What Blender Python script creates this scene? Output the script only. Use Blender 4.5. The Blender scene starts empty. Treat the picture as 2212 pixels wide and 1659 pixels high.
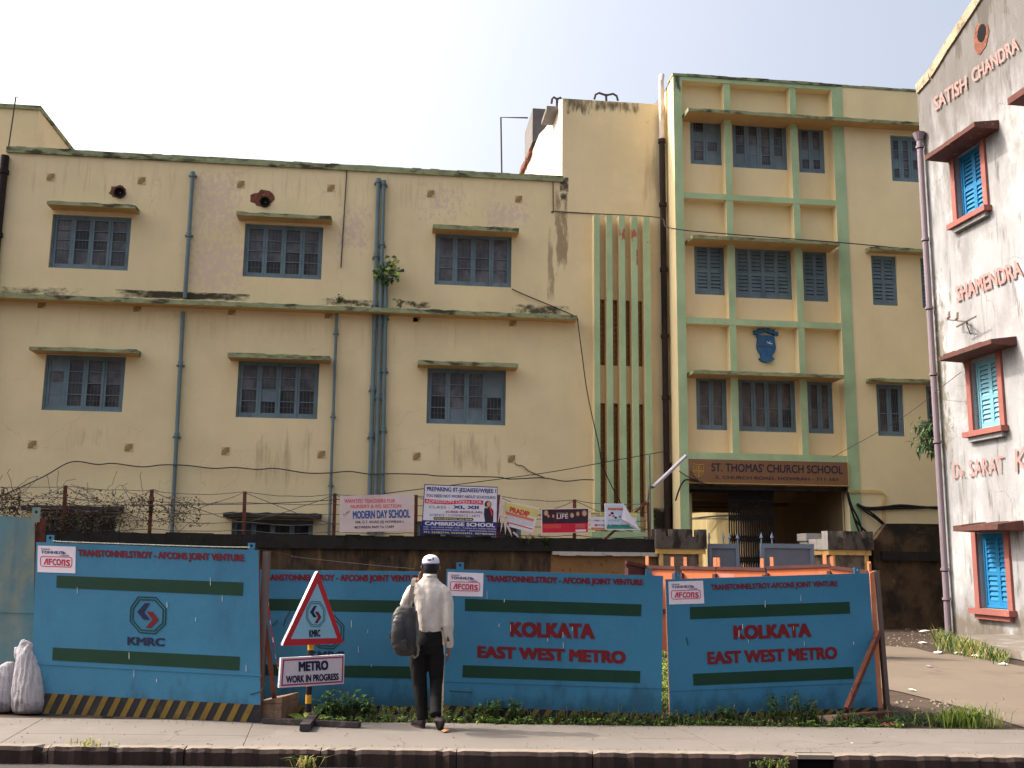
import bpy, bmesh, math, random
from mathutils import Vector as V
from mathutils.geometry import tessellate_polygon
random.seed(11)
sc = bpy.context.scene
COL = sc.collection
R = math.radians
sin, cos = math.sin, math.cos

# ------------------------------------------------------------------ camera
YAW, PITCH, ROLL = R(6.65), R(9.7), R(.64)
EYE = V((0, 0, 1.7))
fwd = V((sin(YAW)*cos(PITCH), cos(YAW)*cos(PITCH), sin(PITCH)))
rt0 = V((cos(YAW), -sin(YAW), 0)); up0 = rt0.cross(fwd)
rgt = rt0*cos(ROLL) + up0*sin(ROLL); upv = up0*cos(ROLL) - rt0*sin(ROLL)
cd = bpy.data.cameras.new('camera'); cam = bpy.data.objects.new('camera', cd); COL.objects.link(cam)
cd.sensor_width = 36; cd.lens = 36; cd.clip_start = .05; cd.clip_end = 3000
from mathutils import Matrix
M3 = Matrix((rgt, upv, -fwd)).transposed()
cam.matrix_world = Matrix.Translation(EYE) @ M3.to_4x4()
sc.camera = cam

# ------------------------------------------------------------------ light
SUN = V((-.94*cos(R(45)), .34*cos(R(45)), sin(R(45)))).normalized()
w = bpy.data.worlds.new('World'); sc.world = w; w.use_nodes = True
wn = w.node_tree; bg = wn.nodes['Background']
sky = wn.nodes.new('ShaderNodeTexSky'); sky.sky_type = 'NISHITA'; sky.sun_disc = False
sky.sun_elevation = R(45); sky.sun_rotation = math.atan2(SUN.x, SUN.y)
sky.air_density = 1.0; sky.dust_density = 10; sky.ozone_density = .35; sky.altitude = 0
hs = wn.nodes.new('ShaderNodeHueSaturation'); hs.inputs['Saturation'].default_value = .62      # thin milky haze
wn.links.new(sky.outputs[0], hs.inputs['Color']); wn.links.new(hs.outputs[0], bg.inputs[0]); bg.inputs[1].default_value = .15
sl = bpy.data.lights.new('sun', 'SUN'); sl.energy = 2.0; sl.angle = R(.5); sl.color = (1, .93, .82)
so = bpy.data.objects.new('sun', sl); COL.objects.link(so)
so.rotation_euler = SUN.to_track_quat('Z', 'Y').to_euler(); so.location = (-30, 20, 40)
sc.view_settings.view_transform = 'Standard'; sc.view_settings.look = 'None'
sc.view_settings.exposure = 1.2; sc.view_settings.gamma = 1

# ------------------------------------------------------------------ measuring helpers (a point of the photo on a known plane of the place)
def crop(ox, oy, k):
    return lambda *p: (ox/1.649 + p[0]*k/1.649, oy/1.649 + p[1]*k/1.649)
K = 1200/2212
A, B, Cc, D = crop(0, 300, K), crop(1000, 500, K), crop(1700, 200, K), crop(2448, 0, K)
E, F, G, H = crop(0, 1100, K), crop(1100, 1100, K), crop(2000, 1200, K), crop(2448, 700, K)
Z1, Z2, Z3 = crop(0, 1836, K), crop(900, 1836, K), crop(1900, 1836, K)
P4 = crop(2748, 1636, 900/1357)
MAN, SGN = crop(1340, 1940, 320/758), crop(940, 1960, 360/878)
PO1, PO2 = crop(1180, 1700, 620/2212), crop(1740, 1740, 580/2212)
GAT, CRS, STK = crop(2440, 1620, 600/2212), crop(2640, 1150, 180/1757), crop(1560, 2020, 220/2212)
WT, WM, SCK = crop(3280, 0, 368/1221), crop(3230, 900, 418/925), crop(0, 2200, 400/1238)
TUB, RF = crop(2250, 1560, 250/1037), crop(1780, 330, 700/2212)
CRP = crop(0, 1650, 700/2212)
XY = lambda x, y: (x, y)

def ray(p):
    return (fwd + rgt*((p[0]-1106)/2212) - upv*((p[1]-829.5)/2212))
def onZ(p, z=0.):
    d = ray(p); return EYE + d*((z-EYE.z)/d.z)
class Fr:
    """vertical plane: origin, horizontal direction U, outward normal N"""
    def __init__(s, O, U):
        s.O = V(O); s.U = V(U).normalized(); s.N = V((s.U.y, -s.U.x, 0))
    def pt(s, u, z, n=0.): return s.O + s.U*u + s.N*n + V((0, 0, z))
    def px(s, p, n=0.):
        d = ray(p); t = ((s.O + s.N*n) - EYE).dot(s.N)/d.dot(s.N)
        q = EYE + d*t - s.O
        return (q.dot(s.U), q.z)
    def at(s, p, n=0.):
        u, z = s.px(p, n); return s.pt(u, z, n)
def rect(fr, q, n=0.):
    """average rectangle u0,u1,z0,z1 of corner pixels tl,tr,br,bl (or tl,br)"""
    c = [fr.px(p, n) for p in q]
    if len(c) == 2: return c[0][0], c[1][0], c[1][1], c[0][1]
    return (c[0][0]+c[3][0])/2, (c[1][0]+c[2][0])/2, (c[2][1]+c[3][1])/2, (c[0][1]+c[1][1])/2
STREET_R = rt0.copy(); STREET_F = V((sin(YAW), cos(YAW), 0))
def street(d, turn=0.):
    a = R(turn); U = STREET_R*cos(a) + STREET_F*sin(a)
    return Fr(STREET_F*d, U)
def S(x, d, z=0.): return STREET_R*x + STREET_F*d + V((0, 0, z))

# ------------------------------------------------------------------ materials
def lin(r, g, b):
    f = lambda c: (c/255/12.92) if c <= 10.3 else ((c/255+.055)/1.055)**2.4
    return (f(r), f(g), f(b), 1)
class NT:
    def __init__(s, name):
        s.m = bpy.data.materials.new(name); s.m.use_nodes = True; s.t = s.m.node_tree
        s.b = s.t.nodes['Principled BSDF']; s.P = None
    def nd(s, t, ins={}, **at):
        n = s.t.nodes.new(t)
        for k, v in at.items(): setattr(n, k, v)
        for k, v in ins.items():
            if isinstance(v, bpy.types.NodeSocket): s.t.links.new(v, n.inputs[k])
            else: n.inputs[k].default_value = v
        return n
    def pos(s):
        if s.P is None: s.P = s.nd('ShaderNodeNewGeometry').outputs['Position']
        return s.P
    def m_(s, op, a, b=0., clamp=False): return s.nd('ShaderNodeMath', {0: a, 1: b}, operation=op, use_clamp=clamp).outputs[0]
    def noise(s, scale, detail=4, rough=.6, off=(0, 0, 0)):
        v = s.pos()
        if isinstance(scale, tuple):
            v = s.nd('ShaderNodeMapping', {0: v, 1: off, 3: scale}).outputs[0]; scale = 1
        elif off != (0, 0, 0): v = s.nd('ShaderNodeMapping', {0: v, 1: off}).outputs[0]
        return s.nd('ShaderNodeTexNoise', {'Vector': v, 'Scale': scale, 'Detail': detail, 'Roughness': rough}).outputs[0]
    def ramp(s, v, lo, hi, a=0., b=1.):
        return s.nd('ShaderNodeMapRange', {0: v, 1: lo, 2: hi, 3: a, 4: b}, interpolation_type='SMOOTHSTEP').outputs[0]
    def mix(s, f, a, b):
        return s.nd('ShaderNodeMix', {0: f, 6: a, 7: b}, data_type='RGBA').outputs[2]
    def patch(s, c, thr=.5, scale=(3., 3., 3.), k=.08, amt=1., ax='X', power=.35):
        """irregular stain inside a rectangle u0,u1,z0,z1 of the wall"""
        u0, u1, z0, z1 = c
        if not hasattr(s, 'xyz'): s.xyz = s.nd('ShaderNodeSeparateXYZ', {0: s.pos()}).outputs
        du = s.m_('ABSOLUTE', s.m_('DIVIDE', s.m_('SUBTRACT', s.xyz[ax], (u0+u1)/2), abs(u1-u0)/2))
        dz = s.m_('ABSOLUTE', s.m_('DIVIDE', s.m_('SUBTRACT', s.xyz['Z'], (z0+z1)/2), abs(z1-z0)/2))
        e = s.m_('SUBTRACT', 1., s.m_('MAXIMUM', du, dz), clamp=True)
        e = s.m_('MULTIPLY', s.m_('POWER', e, .6), power)
        n = s.m_('ADD', s.noise(scale, 5, .65, (random.random()*9, 3, 1)), e)
        inside = s.m_('GREATER_THAN', e, 0.)
        return s.m_('MULTIPLY', s.m_('MULTIPLY', s.ramp(n, thr+power*.4, thr+power*.4+k), amt), inside)
def surf(name, col, var=.10, vs=1.2, rough=.85, bump=.15, bs=35., layers=(), metal=0., spec=.3, grain=.05):
    n = NT(name); c = lin(*col)
    f = n.ramp(n.noise(vs, 5, .6), .3, .7, 1-var, 1+var)
    g = n.ramp(n.noise(60., 2), .25, .75, 1-grain, 1+grain)
    f = n.m_('MULTIPLY', f, g)
    out = n.nd('ShaderNodeVectorMath', {0: c[:3], 3: f}, operation='SCALE').outputs[0]
    for (lc, fn) in layers: out = n.mix(fn(n), out, lin(*lc))
    n.t.links.new(out, n.b.inputs['Base Color'])
    n.b.inputs['Roughness'].default_value = rough; n.b.inputs['Metallic'].default_value = metal
    n.b.inputs['Specular IOR Level'].default_value = spec
    if bump:
        bn = n.nd('ShaderNodeBump', {'Strength': bump, 'Distance': .02, 'Height': n.noise(bs, 4)})
        n.t.links.new(bn.outputs[0], n.b.inputs['Normal'])
    return n.m
def Ln(scale, lo, hi, amt=1., off=(0, 0, 0)):
    return lambda n: n.m_('MULTIPLY', n.ramp(n.noise(scale, 6, .65, off), lo, hi), amt)
def Lcrack(scale, wd=.012, amt=.8):
    def fn(n):
        v = n.nd('ShaderNodeVectorMath', {0: n.pos(), 1: n.nd('ShaderNodeVectorMath', {0: n.nd('ShaderNodeTexNoise', {'Vector': n.pos(), 'Scale': scale*3., 'Detail': 4.}).outputs['Color'], 3: .35/scale}, operation='SCALE').outputs[0]}, operation='ADD').outputs[0]
        d = n.nd('ShaderNodeTexVoronoi', {'Vector': v, 'Scale': scale}, feature='DISTANCE_TO_EDGE').outputs['Distance']
        gate = n.ramp(n.noise(scale*.7, 3), .48, .56)
        return n.m_('MULTIPLY', n.m_('MULTIPLY', n.ramp(d, 0., wd, 1., 0.), gate), amt)
    return fn
def Lp(c, **k): return lambda n: n.patch(c, **k)
def Lh(z0, z1, scale, thr=.45, k=.1, amt=1.):
    """stain that grows from z0 (full) to z1 (none)"""
    def fn(n):
        if not hasattr(n, 'xyz'): n.xyz = n.nd('ShaderNodeSeparateXYZ', {0: n.pos()}).outputs
        h = n.nd('ShaderNodeMapRange', {0: n.xyz['Z'], 1: z0, 2: z1, 3: .5, 4: -.2}).outputs[0]
        return n.m_('MULTIPLY', n.ramp(n.m_('ADD', n.noise(scale, 5, .65), h), thr+.2, thr+.2+k), amt)
    return fn
def flat(name, col, rough=.7, var=.06, spec=.3, metal=0.): return surf(name, col, var, 3., rough, 0, layers=(), metal=metal, spec=spec, grain=.03)

# ------------------------------------------------------------------ mesh builder
ORG = {}
def org(o): return ORG.get(o, V((0, 0, 0)))
class MB:
    def __init__(s): s.v = []; s.f = []; s.mi = []; s.mats = []
    def _m(s, m):
        if m not in s.mats: s.mats.append(m)
        return s.mats.index(m)
    def add(s, vs, fs, m):
        b = len(s.v); s.v += [V(x) for x in vs]; i = s._m(m)
        for f in fs: s.f.append([b+k for k in f]); s.mi.append(i)
    def hexa(s, p, m, front=None):
        F6 = [(0, 1, 2, 3), (7, 6, 5, 4), (0, 4, 5, 1), (1, 5, 6, 2), (2, 6, 7, 3), (3, 7, 4, 0)]
        s.add(p, F6, m)
        if front: s.mi[-6] = s._m(front)
    def box(s, fr, u0, u1, z0, z1, n0, n1, m, front=None):
        """n1 is the outward face"""
        q = lambda n: [fr.pt(u0, z0, n), fr.pt(u1, z0, n), fr.pt(u1, z1, n), fr.pt(u0, z1, n)]
        s.hexa(q(n1)+q(n0), m, front)
    def abox(s, x0, x1, y0, y1, z0, z1, m):
        s.box(Fr((0, 0, 0), (1, 0, 0)), x0, x1, z0, z1, -y1, -y0, m)
    def poly(s, pts, m):
        pts = [V(p) for p in pts]
        t = tessellate_polygon([pts]); s.add(pts, [tuple(x) for x in t], m)
    def prism(s, fr, uz, n0, n1, m, front=None):
        a = [fr.pt(u, z, n1) for u, z in uz]; b = [fr.pt(u, z, n0) for u, z in uz]; k = len(uz)
        t = tessellate_polygon([a])
        s.add(a, [tuple(x) for x in t], front or m); s.add(b, [tuple(x)[::-1] for x in t], m)
        s.add(a+b, [(i, (i+1) % k, k+(i+1) % k, k+i) for i in range(k)], m)
    def ring(s, fr, o, i, n0, n1, m):
        """flat ring between two outlines of the same length"""
        k = len(o)
        vs = [fr.pt(*p, n1) for p in o]+[fr.pt(*p, n1) for p in i]+[fr.pt(*p, n0) for p in o]+[fr.pt(*p, n0) for p in i]
        fs = []
        for a in range(k):
            b = (a+1) % k
            fs += [(a, b, k+b, k+a), (2*k+a, 3*k+a, 3*k+b, 2*k+b), (a, 2*k+a, 2*k+b, b), (k+a, k+b, 3*k+b, 3*k+a)]
        s.add(vs, fs, m)
    def tube(s, pts, r, m, seg=8, cap=True, flatten=None):
        pts = [V(p) for p in pts]; rs = r if isinstance(r, (list, tuple)) else [r]*len(pts)
        n = len(pts); vs = []; pa = None
        for i, p in enumerate(pts):
            t = (pts[min(i+1, n-1)]-pts[max(i-1, 0)]).normalized()
            if pa is None:
                h = V((0, 0, 1)) if abs(t.z) < .9 else V((1, 0, 0)); a = t.cross(h).normalized()
            else: a = (pa - t*pa.dot(t)).normalized()
            pa = a; b = t.cross(a)
            for k in range(seg):
                q = 2*math.pi*k/seg; vs.append(p+(a*cos(q)+b*sin(q)*(flatten or 1))*rs[i])
        fs = [(i*seg+k, i*seg+(k+1) % seg, (i+1)*seg+(k+1) % seg, (i+1)*seg+k) for i in range(n-1) for k in range(seg)]
        if cap: fs += [tuple(range(seg))[::-1], tuple((n-1)*seg+k for k in range(seg))]
        s.add(vs, fs, m)
    def loft(s, rings, m, seg=20, pw=2., ax=None):
        """rings: (centre, rx, ry) with rx along ax[0], ry along ax[1]; superellipse power pw"""
        X, Y = ax or (STREET_R, STREET_F); vs = []
        for c, rx, ry in rings:
            for k in range(seg):
                q = 2*math.pi*k/seg; e = 2/pw
                vs.append(V(c)+X*(rx*math.copysign(abs(cos(q))**e, cos(q)))+Y*(ry*math.copysign(abs(sin(q))**e, sin(q))))
        n = len(rings)
        fs = [(i*seg+k, i*seg+(k+1) % seg, (i+1)*seg+(k+1) % seg, (i+1)*seg+k) for i in range(n-1) for k in range(seg)]
        fs += [tuple(range(seg))[::-1], tuple((n-1)*seg+k for k in range(seg))]
        s.add(vs, fs, m)
    def beam(s, p, q, w, h, m, side=None):
        """square bar from p to q"""
        p, q = V(p), V(q); t = (q-p).normalized(); a = (V(side) if side else (t.cross(V((0, 0, 1))) if abs(t.z) < .95 else t.cross(V((0, 1, 0))))).normalized()
        b = t.cross(a).normalized(); a = b.cross(t)
        c = lambda o: [o-a*w/2-b*h/2, o+a*w/2-b*h/2, o+a*w/2+b*h/2, o-a*w/2+b*h/2]
        s.hexa(c(p)+c(q), m)
    def build(s, name, parent=None, smooth=False, recalc=True, remesh=None, iters=6, post=None):
        if not s.v: return None
        if parent: o0 = org(parent)
        else:
            xs = [v.x for v in s.v]; ys = [v.y for v in s.v]; zs = [v.z for v in s.v]
            o0 = V(((min(xs)+max(xs))/2, (min(ys)+max(ys))/2, min(zs)))
        me = bpy.data.meshes.new(name)
        me.from_pydata([tuple(v-o0) for v in s.v], [], s.f)
        for m in s.mats: me.materials.append(m)
        for p, i in zip(me.polygons, s.mi): p.material_index = i
        if recalc:
            bm = bmesh.new(); bm.from_mesh(me); bmesh.ops.recalc_face_normals(bm, faces=bm.faces); bm.to_mesh(me); bm.free()
        if remesh:
            t = bpy.data.objects.new('t', me); COL.objects.link(t)
            r = t.modifiers.new('r', 'REMESH'); r.mode = 'VOXEL'; r.voxel_size = remesh
            sm = t.modifiers.new('s', 'SMOOTH'); sm.factor = .5; sm.iterations = iters
            dg = bpy.context.evaluated_depsgraph_get()
            me2 = bpy.data.meshes.new_from_object(t.evaluated_get(dg)); bpy.data.objects.remove(t)
            me2.name = name; me = me2; smooth = True
            me.materials.clear()
            for m in s.mats: me.materials.append(m)
            if post:
                for v in me.vertices: v.co = post(v.co+o0)-o0
        if smooth:
            for p in me.polygons: p.use_smooth = True
        ob = bpy.data.objects.new(name, me); COL.objects.link(ob)
        if parent: ob.parent = parent; ORG[ob] = o0
        else: ob.location = o0; ORG[ob] = o0
        return ob
def tag(o, label=None, cat=None, group=None, kind=None):
    if label: o['label'] = label
    if cat: o['category'] = cat
    if group: o['group'] = group
    if kind: o['kind'] = kind
    return o
def thing(name, label, cat, loc, group=None):
    o = bpy.data.objects.new(name, None); COL.objects.link(o); o.location = V(loc); o.empty_display_size = .2
    ORG[o] = V(loc); return tag(o, label, cat, group)
def text(body, fr, q, n, m, parent, name='lettering', bold=0., ext=0., shear=0.):
    """lettering fitted into the box whose corner pixels are tl,br or tl,tr,br,bl"""
    c = bpy.data.curves.new('t', 'FONT'); c.body = body; c.offset = 0; c.resolution_u = 3; c.shear = shear
    t = bpy.data.objects.new('t', c); COL.objects.link(t)
    dg = bpy.context.evaluated_depsgraph_get(); me = bpy.data.meshes.new_from_object(t.evaluated_get(dg))
    bpy.data.objects.remove(t); bpy.data.curves.remove(c)
    if len(q) == 2:
        a, b = fr.px(q[0], n), fr.px(q[1], n); c4 = [(a[0], a[1]), (b[0], a[1]), (b[0], b[1]), (a[0], b[1])]
    else: c4 = [fr.px(p, n) for p in q]
    xs = [v.co.x for v in me.vertices]; ys = [v.co.y for v in me.vertices]
    x0, x1, y0, y1 = min(xs), max(xs), min(ys), max(ys)
    def mp(v, nn):
        s_ = (v.co.x-x0)/(x1-x0); t_ = (v.co.y-y0)/(y1-y0)
        l = [c4[3][i]*(1-t_)+c4[0][i]*t_ for i in (0, 1)]; r = [c4[2][i]*(1-t_)+c4[1][i]*t_ for i in (0, 1)]
        return fr.pt(l[0]*(1-s_)+r[0]*s_, l[1]*(1-s_)+r[1]*s_, nn)
    mb = MB(); fs = [tuple(p.vertices) for p in me.polygons]
    if bold > .006:
        # brush stroke weight: the same glyph laid again a little to each side
        b = bold*1.35; x0 -= b; x1 += b; y0 -= b*.7; y1 += b*.7
        for i, (sx_, sy_) in enumerate(((-1, -.7), (1, -.7), (1, .7), (-1, .7), (0, 0), (-1, 0), (1, 0))):
            class W: pass
            def q_(v):
                w_ = W(); w_.co = V((v.co.x+sx_*b, v.co.y+sy_*b, 0)); return w_
            mb.add([mp(q_(v), n+ext+i*.00025) for v in me.vertices], fs, m)
    else: mb.add([mp(v, n+ext) for v in me.vertices], fs, m)
    if ext:
        k = len(me.vertices); cnt = {}
        for f in fs:
            for a, b in zip(f, f[1:]+f[:1]): cnt[tuple(sorted((a, b)))] = cnt.get(tuple(sorted((a, b))), 0)+1
        mb.add([mp(v, n+ext) for v in me.vertices]+[mp(v, n-.01) for v in me.vertices], [(a, b, k+b, k+a) for (a, b), c_ in cnt.items() if c_ == 1], m)
    bpy.data.meshes.remove(me)
    return mb.build(name, parent, recalc=False)

# ================================================================== frames of the place
YF, YT = 30., 29.
FA = Fr((0, YF, 0), (1, 0, 0))          # front of the left wing and stair block
FT = Fr((0, YT, 0), (1, 0, 0))          # front of the gate tower's frame
FBW = Fr((0, 26.5, 0), (1, 0, 0))       # boundary wall
r_ = ray((2017, 800)); CORN = EYE + r_*(24/r_.y); CORN.z = 0
FW = Fr(CORN, (sin(R(2)), -cos(R(2)), 0))   # white building, u grows towards the street
rc = lambda fr, q, n=0.: rect(fr, q, n)

# ================================================================== materials
CREAM = (226, 206, 163)
pk = (206, 178, 172); mossc = (38, 36, 28); stain = (120, 98, 72)
def fpatch(c, a, b, fr=FA): return rc(fr, [c(*a), c(*b)])
m_cream = surf('cream plaster', CREAM, .06, .5, .92, .12, 30, layers=[
    ((208, 182, 138), Ln((.5, .5, .16), .45, .8, .35)), ((238, 218, 178), Ln((.33, .33, .5), .5, .72, .5)), ((196, 176, 142), Ln((1.1, 1.1, .5), .55, .8, .4)), ((120, 100, 72), Lcrack(.45, .005, .22)),
    ((150, 122, 86), Lp((-14., 6., FA.px(B(1940, 1150), .45)[1]-1.1, FA.px(B(1940, 1150), .45)[1]-.12), thr=.52, scale=(7., 7., .45), k=.3, amt=.28, power=.1)),
    ((140, 112, 78), Lp((-14., 5., FA.px(A(450, 480))[1]-1.3, FA.px(A(450, 480))[1]), thr=.52, scale=(7., 7., .5), k=.3, amt=.35, power=.12)),
    ((204, 178, 138), Ln((5., 5., .35), .58, .85, .35)),
    (pk, Lp(fpatch(A, (1270, 560), (1580, 1010)), thr=.46, scale=(7., 7., 4.5), k=.1, amt=.5, power=.15)),
    (pk, Lp(fpatch(A, (1230, 1010), (1600, 1370)), thr=.46, scale=(7., 7., 4.5), k=.1, amt=.5, power=.15)),
    (pk, Lp(fpatch(B, (1330, 400), (1640, 580)), thr=.47, scale=(7., 7., 4.5), k=.1, amt=.6, power=.16)),
    (pk, Lp(fpatch(B, (360, 400), (600, 760)), thr=.5, scale=(7., 7., 4.5), k=.1, amt=.6, power=.16)),
    (pk, Lp(fpatch(B, (880, 260), (1250, 560)), thr=.53, scale=(7., 7., 4.5), k=.1, amt=.6, power=.16)),
    (stain, Lp(fpatch(B, (1800, 300), (1890, 900)), thr=.42, scale=(5., 5., 1.4), k=.2, amt=.7)),
    (stain, Lp(fpatch(B, (1750, 560), (1800, 1090)), thr=.45, scale=(5., 5., 1.2), k=.2, amt=.6)),
    (mossc, Lp(fpatch(B, (1830, 240), (1890, 340)), thr=.3, scale=(6., 6., 4.), k=.3, amt=.9)),
    (mossc, Lp(fpatch(B, (1835, 340), (1880, 400)), thr=.36, scale=(6., 6., 4.), k=.3, amt=.9)),
    (mossc, Lp(fpatch(A, (-120, 1310), (600, 1420)), thr=.47, scale=(3., 3., 5.), k=.3, amt=.85)),
    (mossc, Lp(fpatch(A, (760, 1345), (1640, 1430)), thr=.3, scale=(2., 2., 5.), k=.3, amt=.95)),
    (mossc, Lp(fpatch(B, (250, 1030), (640, 1100)), thr=.42, scale=(4., 4., 6.), k=.3, amt=.9)),
    (mossc, Lp(fpatch(B, (800, 1050), (1000, 1110)), thr=.44, scale=(4., 4., 6.), k=.3, amt=.9)),
    (mossc, Lp(fpatch(B, (1510, 1070), (1900, 1160)), thr=.4, scale=(4., 4., 6.), k=.3, amt=.9)),
    ((64, 56, 42), Lp(fpatch(Cc, (555, 225), (1230, 420)), thr=.56, scale=(3.2, 3.2, .8), k=.22, amt=.85)),
    ((64, 56, 42), Lp(fpatch(Cc, (545, 235), (790, 420)), thr=.5, scale=(5., 5., 1.2), k=.2, amt=.8)),
    (stain, Lp(fpatch(Cc, (1050, 360), (1250, 1100)), thr=.55, scale=(3., 3., .35), k=.2, amt=.4)),
    (stain, Lp(fpatch(E, (330, 690), (830, 1000)), thr=.6, scale=(4., 4., .8), k=.25, amt=.35)),
    (stain, Lp(fpatch(E, (1560, 740), (2100, 1250)), thr=.55, scale=(5., 5., .5), k=.25, amt=.4)),
    (stain, Lp(fpatch(F, (780, 780), (1320, 1120)), thr=.55, scale=(4., 4., .6), k=.25, amt=.4)),
    (mossc, Lp(fpatch(G, (590, 1120), (780, 1330)), thr=.25, scale=(3., 3., 3.), k=.3, amt=.97)),
    (stain, Lp(fpatch(D, (1000, 570), (1600, 760)), thr=.5, scale=(4., 4., .5), k=.2, amt=.5)),
    (stain, Lp(fpatch(H, (1180, 1130), (1700, 1210)), thr=.42, scale=(3., 3., 3.), k=.2, amt=.6)),
])
m_cream_t = surf('cream plaster of the tower', (231, 211, 166), .05, .6, .92, .1, 30, layers=[
    ((210, 182, 140), Ln((.6, .6, .2), .45, .8, .3)), ((204, 178, 138), Ln((5., 5., .4), .58, .85, .3)),
    (mossc, Lp(fpatch(Cc, (1225, 60), (1320, 1700), FT), thr=.56, scale=(5., 5., 1.), k=.3, amt=.85))])
m_green = surf('pale green trim paint', (166, 188, 146), .1, 1.2, .85, .1, 30, layers=[
    ((140, 150, 112), Ln((3., 3., .8), .5, .8, .5)),
    ((70, 66, 50), Ln((6., 6., 3.), .66, .76, .7)),
    ((148, 186, 116), Ln(.9, .6, .75, .3)),
    (mossc, Lp(fpatch(Cc, (1280, 80), (1345, 260), FT), thr=.45, scale=(5., 5., 2.), k=.3, amt=.85)),
    (mossc, Lp(fpatch(Cc, (1340, 90), (2300, 200), FT), thr=.56, scale=(3., 3., 5.), k=.3, amt=.7)),
    ((150, 64, 50), Lp(fpatch(Cc, (1028, 1290), (1055, 1390)), thr=.3, scale=(5., 5., 4.), k=.05)),
    ((170, 96, 76), Lp(fpatch(Cc, (850, 1120), (1140, 1260)), thr=.6, scale=(9., 9., 4.), k=.05))])
m_chajja = surf('green painted canopy with moss', (146, 152, 116), .12, 2., .9, .25, 25, layers=[
    ((110, 108, 76), Ln((3., 3., 6.), .45, .7, .7)), ((46, 44, 34), Ln((1.6, 1.6, 5.), .48, .64, .9)),
    ((30, 32, 24), Ln((.7, .7, 3.), .6, .68, .9))])
m_blackcop = surf('black mouldy canopy', (54, 50, 48), .2, 2., .95, .3, 14, layers=[((96, 88, 84), Ln(8., .6, .72, .6))])
m_soffit = surf('canopy underside', (196, 160, 108), .08, 2., .95, .1)
m_frame = surf('slate blue window paint', (102, 121, 130), .12, 3., .6, .05, layers=[((70, 86, 94), Ln((3., 3., 1.), .5, .75, .6))])
m_board = surf('blue grey boarding', (104, 118, 126), .1, 3., .6, .05, layers=[((70, 90, 104), Ln((4., 4., 1.5), .5, .75, .5))])
m_bars = flat('dull window bars', (96, 96, 100))
def glassmat(name, col, dust):
    n = NT(name)
    d = n.ramp(n.noise((1.5, 1.5, 1.1), 4, .6), .4, .7)
    n.t.links.new(n.mix(d, lin(*col), lin(*dust)), n.b.inputs['Base Color'])
    n.t.links.new(n.m_('ADD', n.m_('MULTIPLY', d, .35), .12), n.b.inputs['Roughness'])
    n.b.inputs['Specular IOR Level'].default_value = .25
    return n.m
m_glass = glassmat('dusty window glass', (68, 68, 74), (116, 114, 118))
m_glass_d = glassmat('dark window glass', (36, 36, 40), (76, 74, 76))
m_glass_c = glassmat('window glass with curtains behind', (72, 64, 62), (118, 108, 100))
m_black = flat('dark opening', (10, 9, 9), 1.)
m_pipe = surf('blue grey drainpipe paint', (102, 120, 124), .1, 2., .6, .05, layers=[((70, 84, 92), Ln((2., 2., .6), .5, .8, .6))])
m_oldpipe = surf('black mouldy iron pipe', (44, 34, 30), .2, 3., .85, .2, layers=[((86, 66, 56), Ln((4., 4., 1.), .55, .7, .7)), ((16, 14, 12), Ln((2., 2., .5), .5, .6, .8))])
m_litpipe = surf('weathered pipe in sunlit tone', (206, 196, 188), .1, 3., .7, .1, layers=[((140, 120, 108), Ln((5., 5., 1.), .55, .7, .7))])
m_vent = surf('vent plate', (206, 178, 130), .05, 3., .9, .05)
m_slit = flat('vent slits', (112, 88, 58), 1.)
m_brick = surf('broken brick round the hole', (120, 74, 58), .3, 9., .95, .5, 14, layers=[((60, 44, 38), Ln(7., .5, .65, .8)), ((176, 150, 130), Ln(9., .62, .7, .7))])
m_cement = surf('grey cement', (112, 108, 106), .1, 1.5, .95, .15, layers=[((86, 82, 80), Ln((4., 4., .5), .5, .8, .5))])
m_sidewhite = surf('lime streaked side wall', (214, 204, 190), .1, 1.5, .95, .25, 14, layers=[((120, 100, 84), Ln((3., 3., .3), .6, .74, .6)), ((90, 74, 62), Ln((6., 6., .25), .62, .7, .6))])
m_lattice = surf('brown cement lattice', (164, 126, 82), .1, 3., .95, .1)
m_roof = flat('roof', (120, 112, 104))
m_wire = flat('black cable', (26, 24, 26), .6)
m_wire2 = flat('dusty cable', (74, 66, 64), .8)
m_rust = surf('rusty iron', (104, 58, 44), .2, 5., .85, .2, layers=[((62, 36, 32), Ln(6., .5, .65, .8))])
m_concrete_p = surf('pavement concrete', (112, 105, 98), .08, .7, .9, .12, 30, layers=[((70, 62, 54), Lcrack(.55, .008, .8)),
    ((96, 88, 79), Ln(1.1, .5, .75, .5)), ((132, 124, 114), Ln(2.3, .55, .7, .4)), ((88, 78, 68), Ln((9., 9., 9.), .64, .74, .5))])
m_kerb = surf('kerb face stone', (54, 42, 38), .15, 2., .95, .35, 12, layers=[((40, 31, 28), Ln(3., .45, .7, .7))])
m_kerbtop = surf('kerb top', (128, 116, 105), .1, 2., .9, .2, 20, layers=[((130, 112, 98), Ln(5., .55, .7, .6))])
m_soil = surf('trodden soil', (66, 53, 43), .15, 1., .97, .4, 10, layers=[((52, 42, 33), Ln(1.6, .45, .65, .7)), ((84, 69, 56), Ln(3., .6, .7, .5))])
m_lane = surf('lane concrete', (106, 94, 82), .07, .5, .93, .12, 25, layers=[((80, 68, 58), Lcrack(.4, .012, .8)),((90, 79, 69), Ln(.8, .5, .75, .6)), ((122, 110, 98), Ln(1.7, .58, .72, .4))])
m_road = surf('asphalt', (62, 58, 56), .15, 2., .95, .3, 60)

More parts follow.
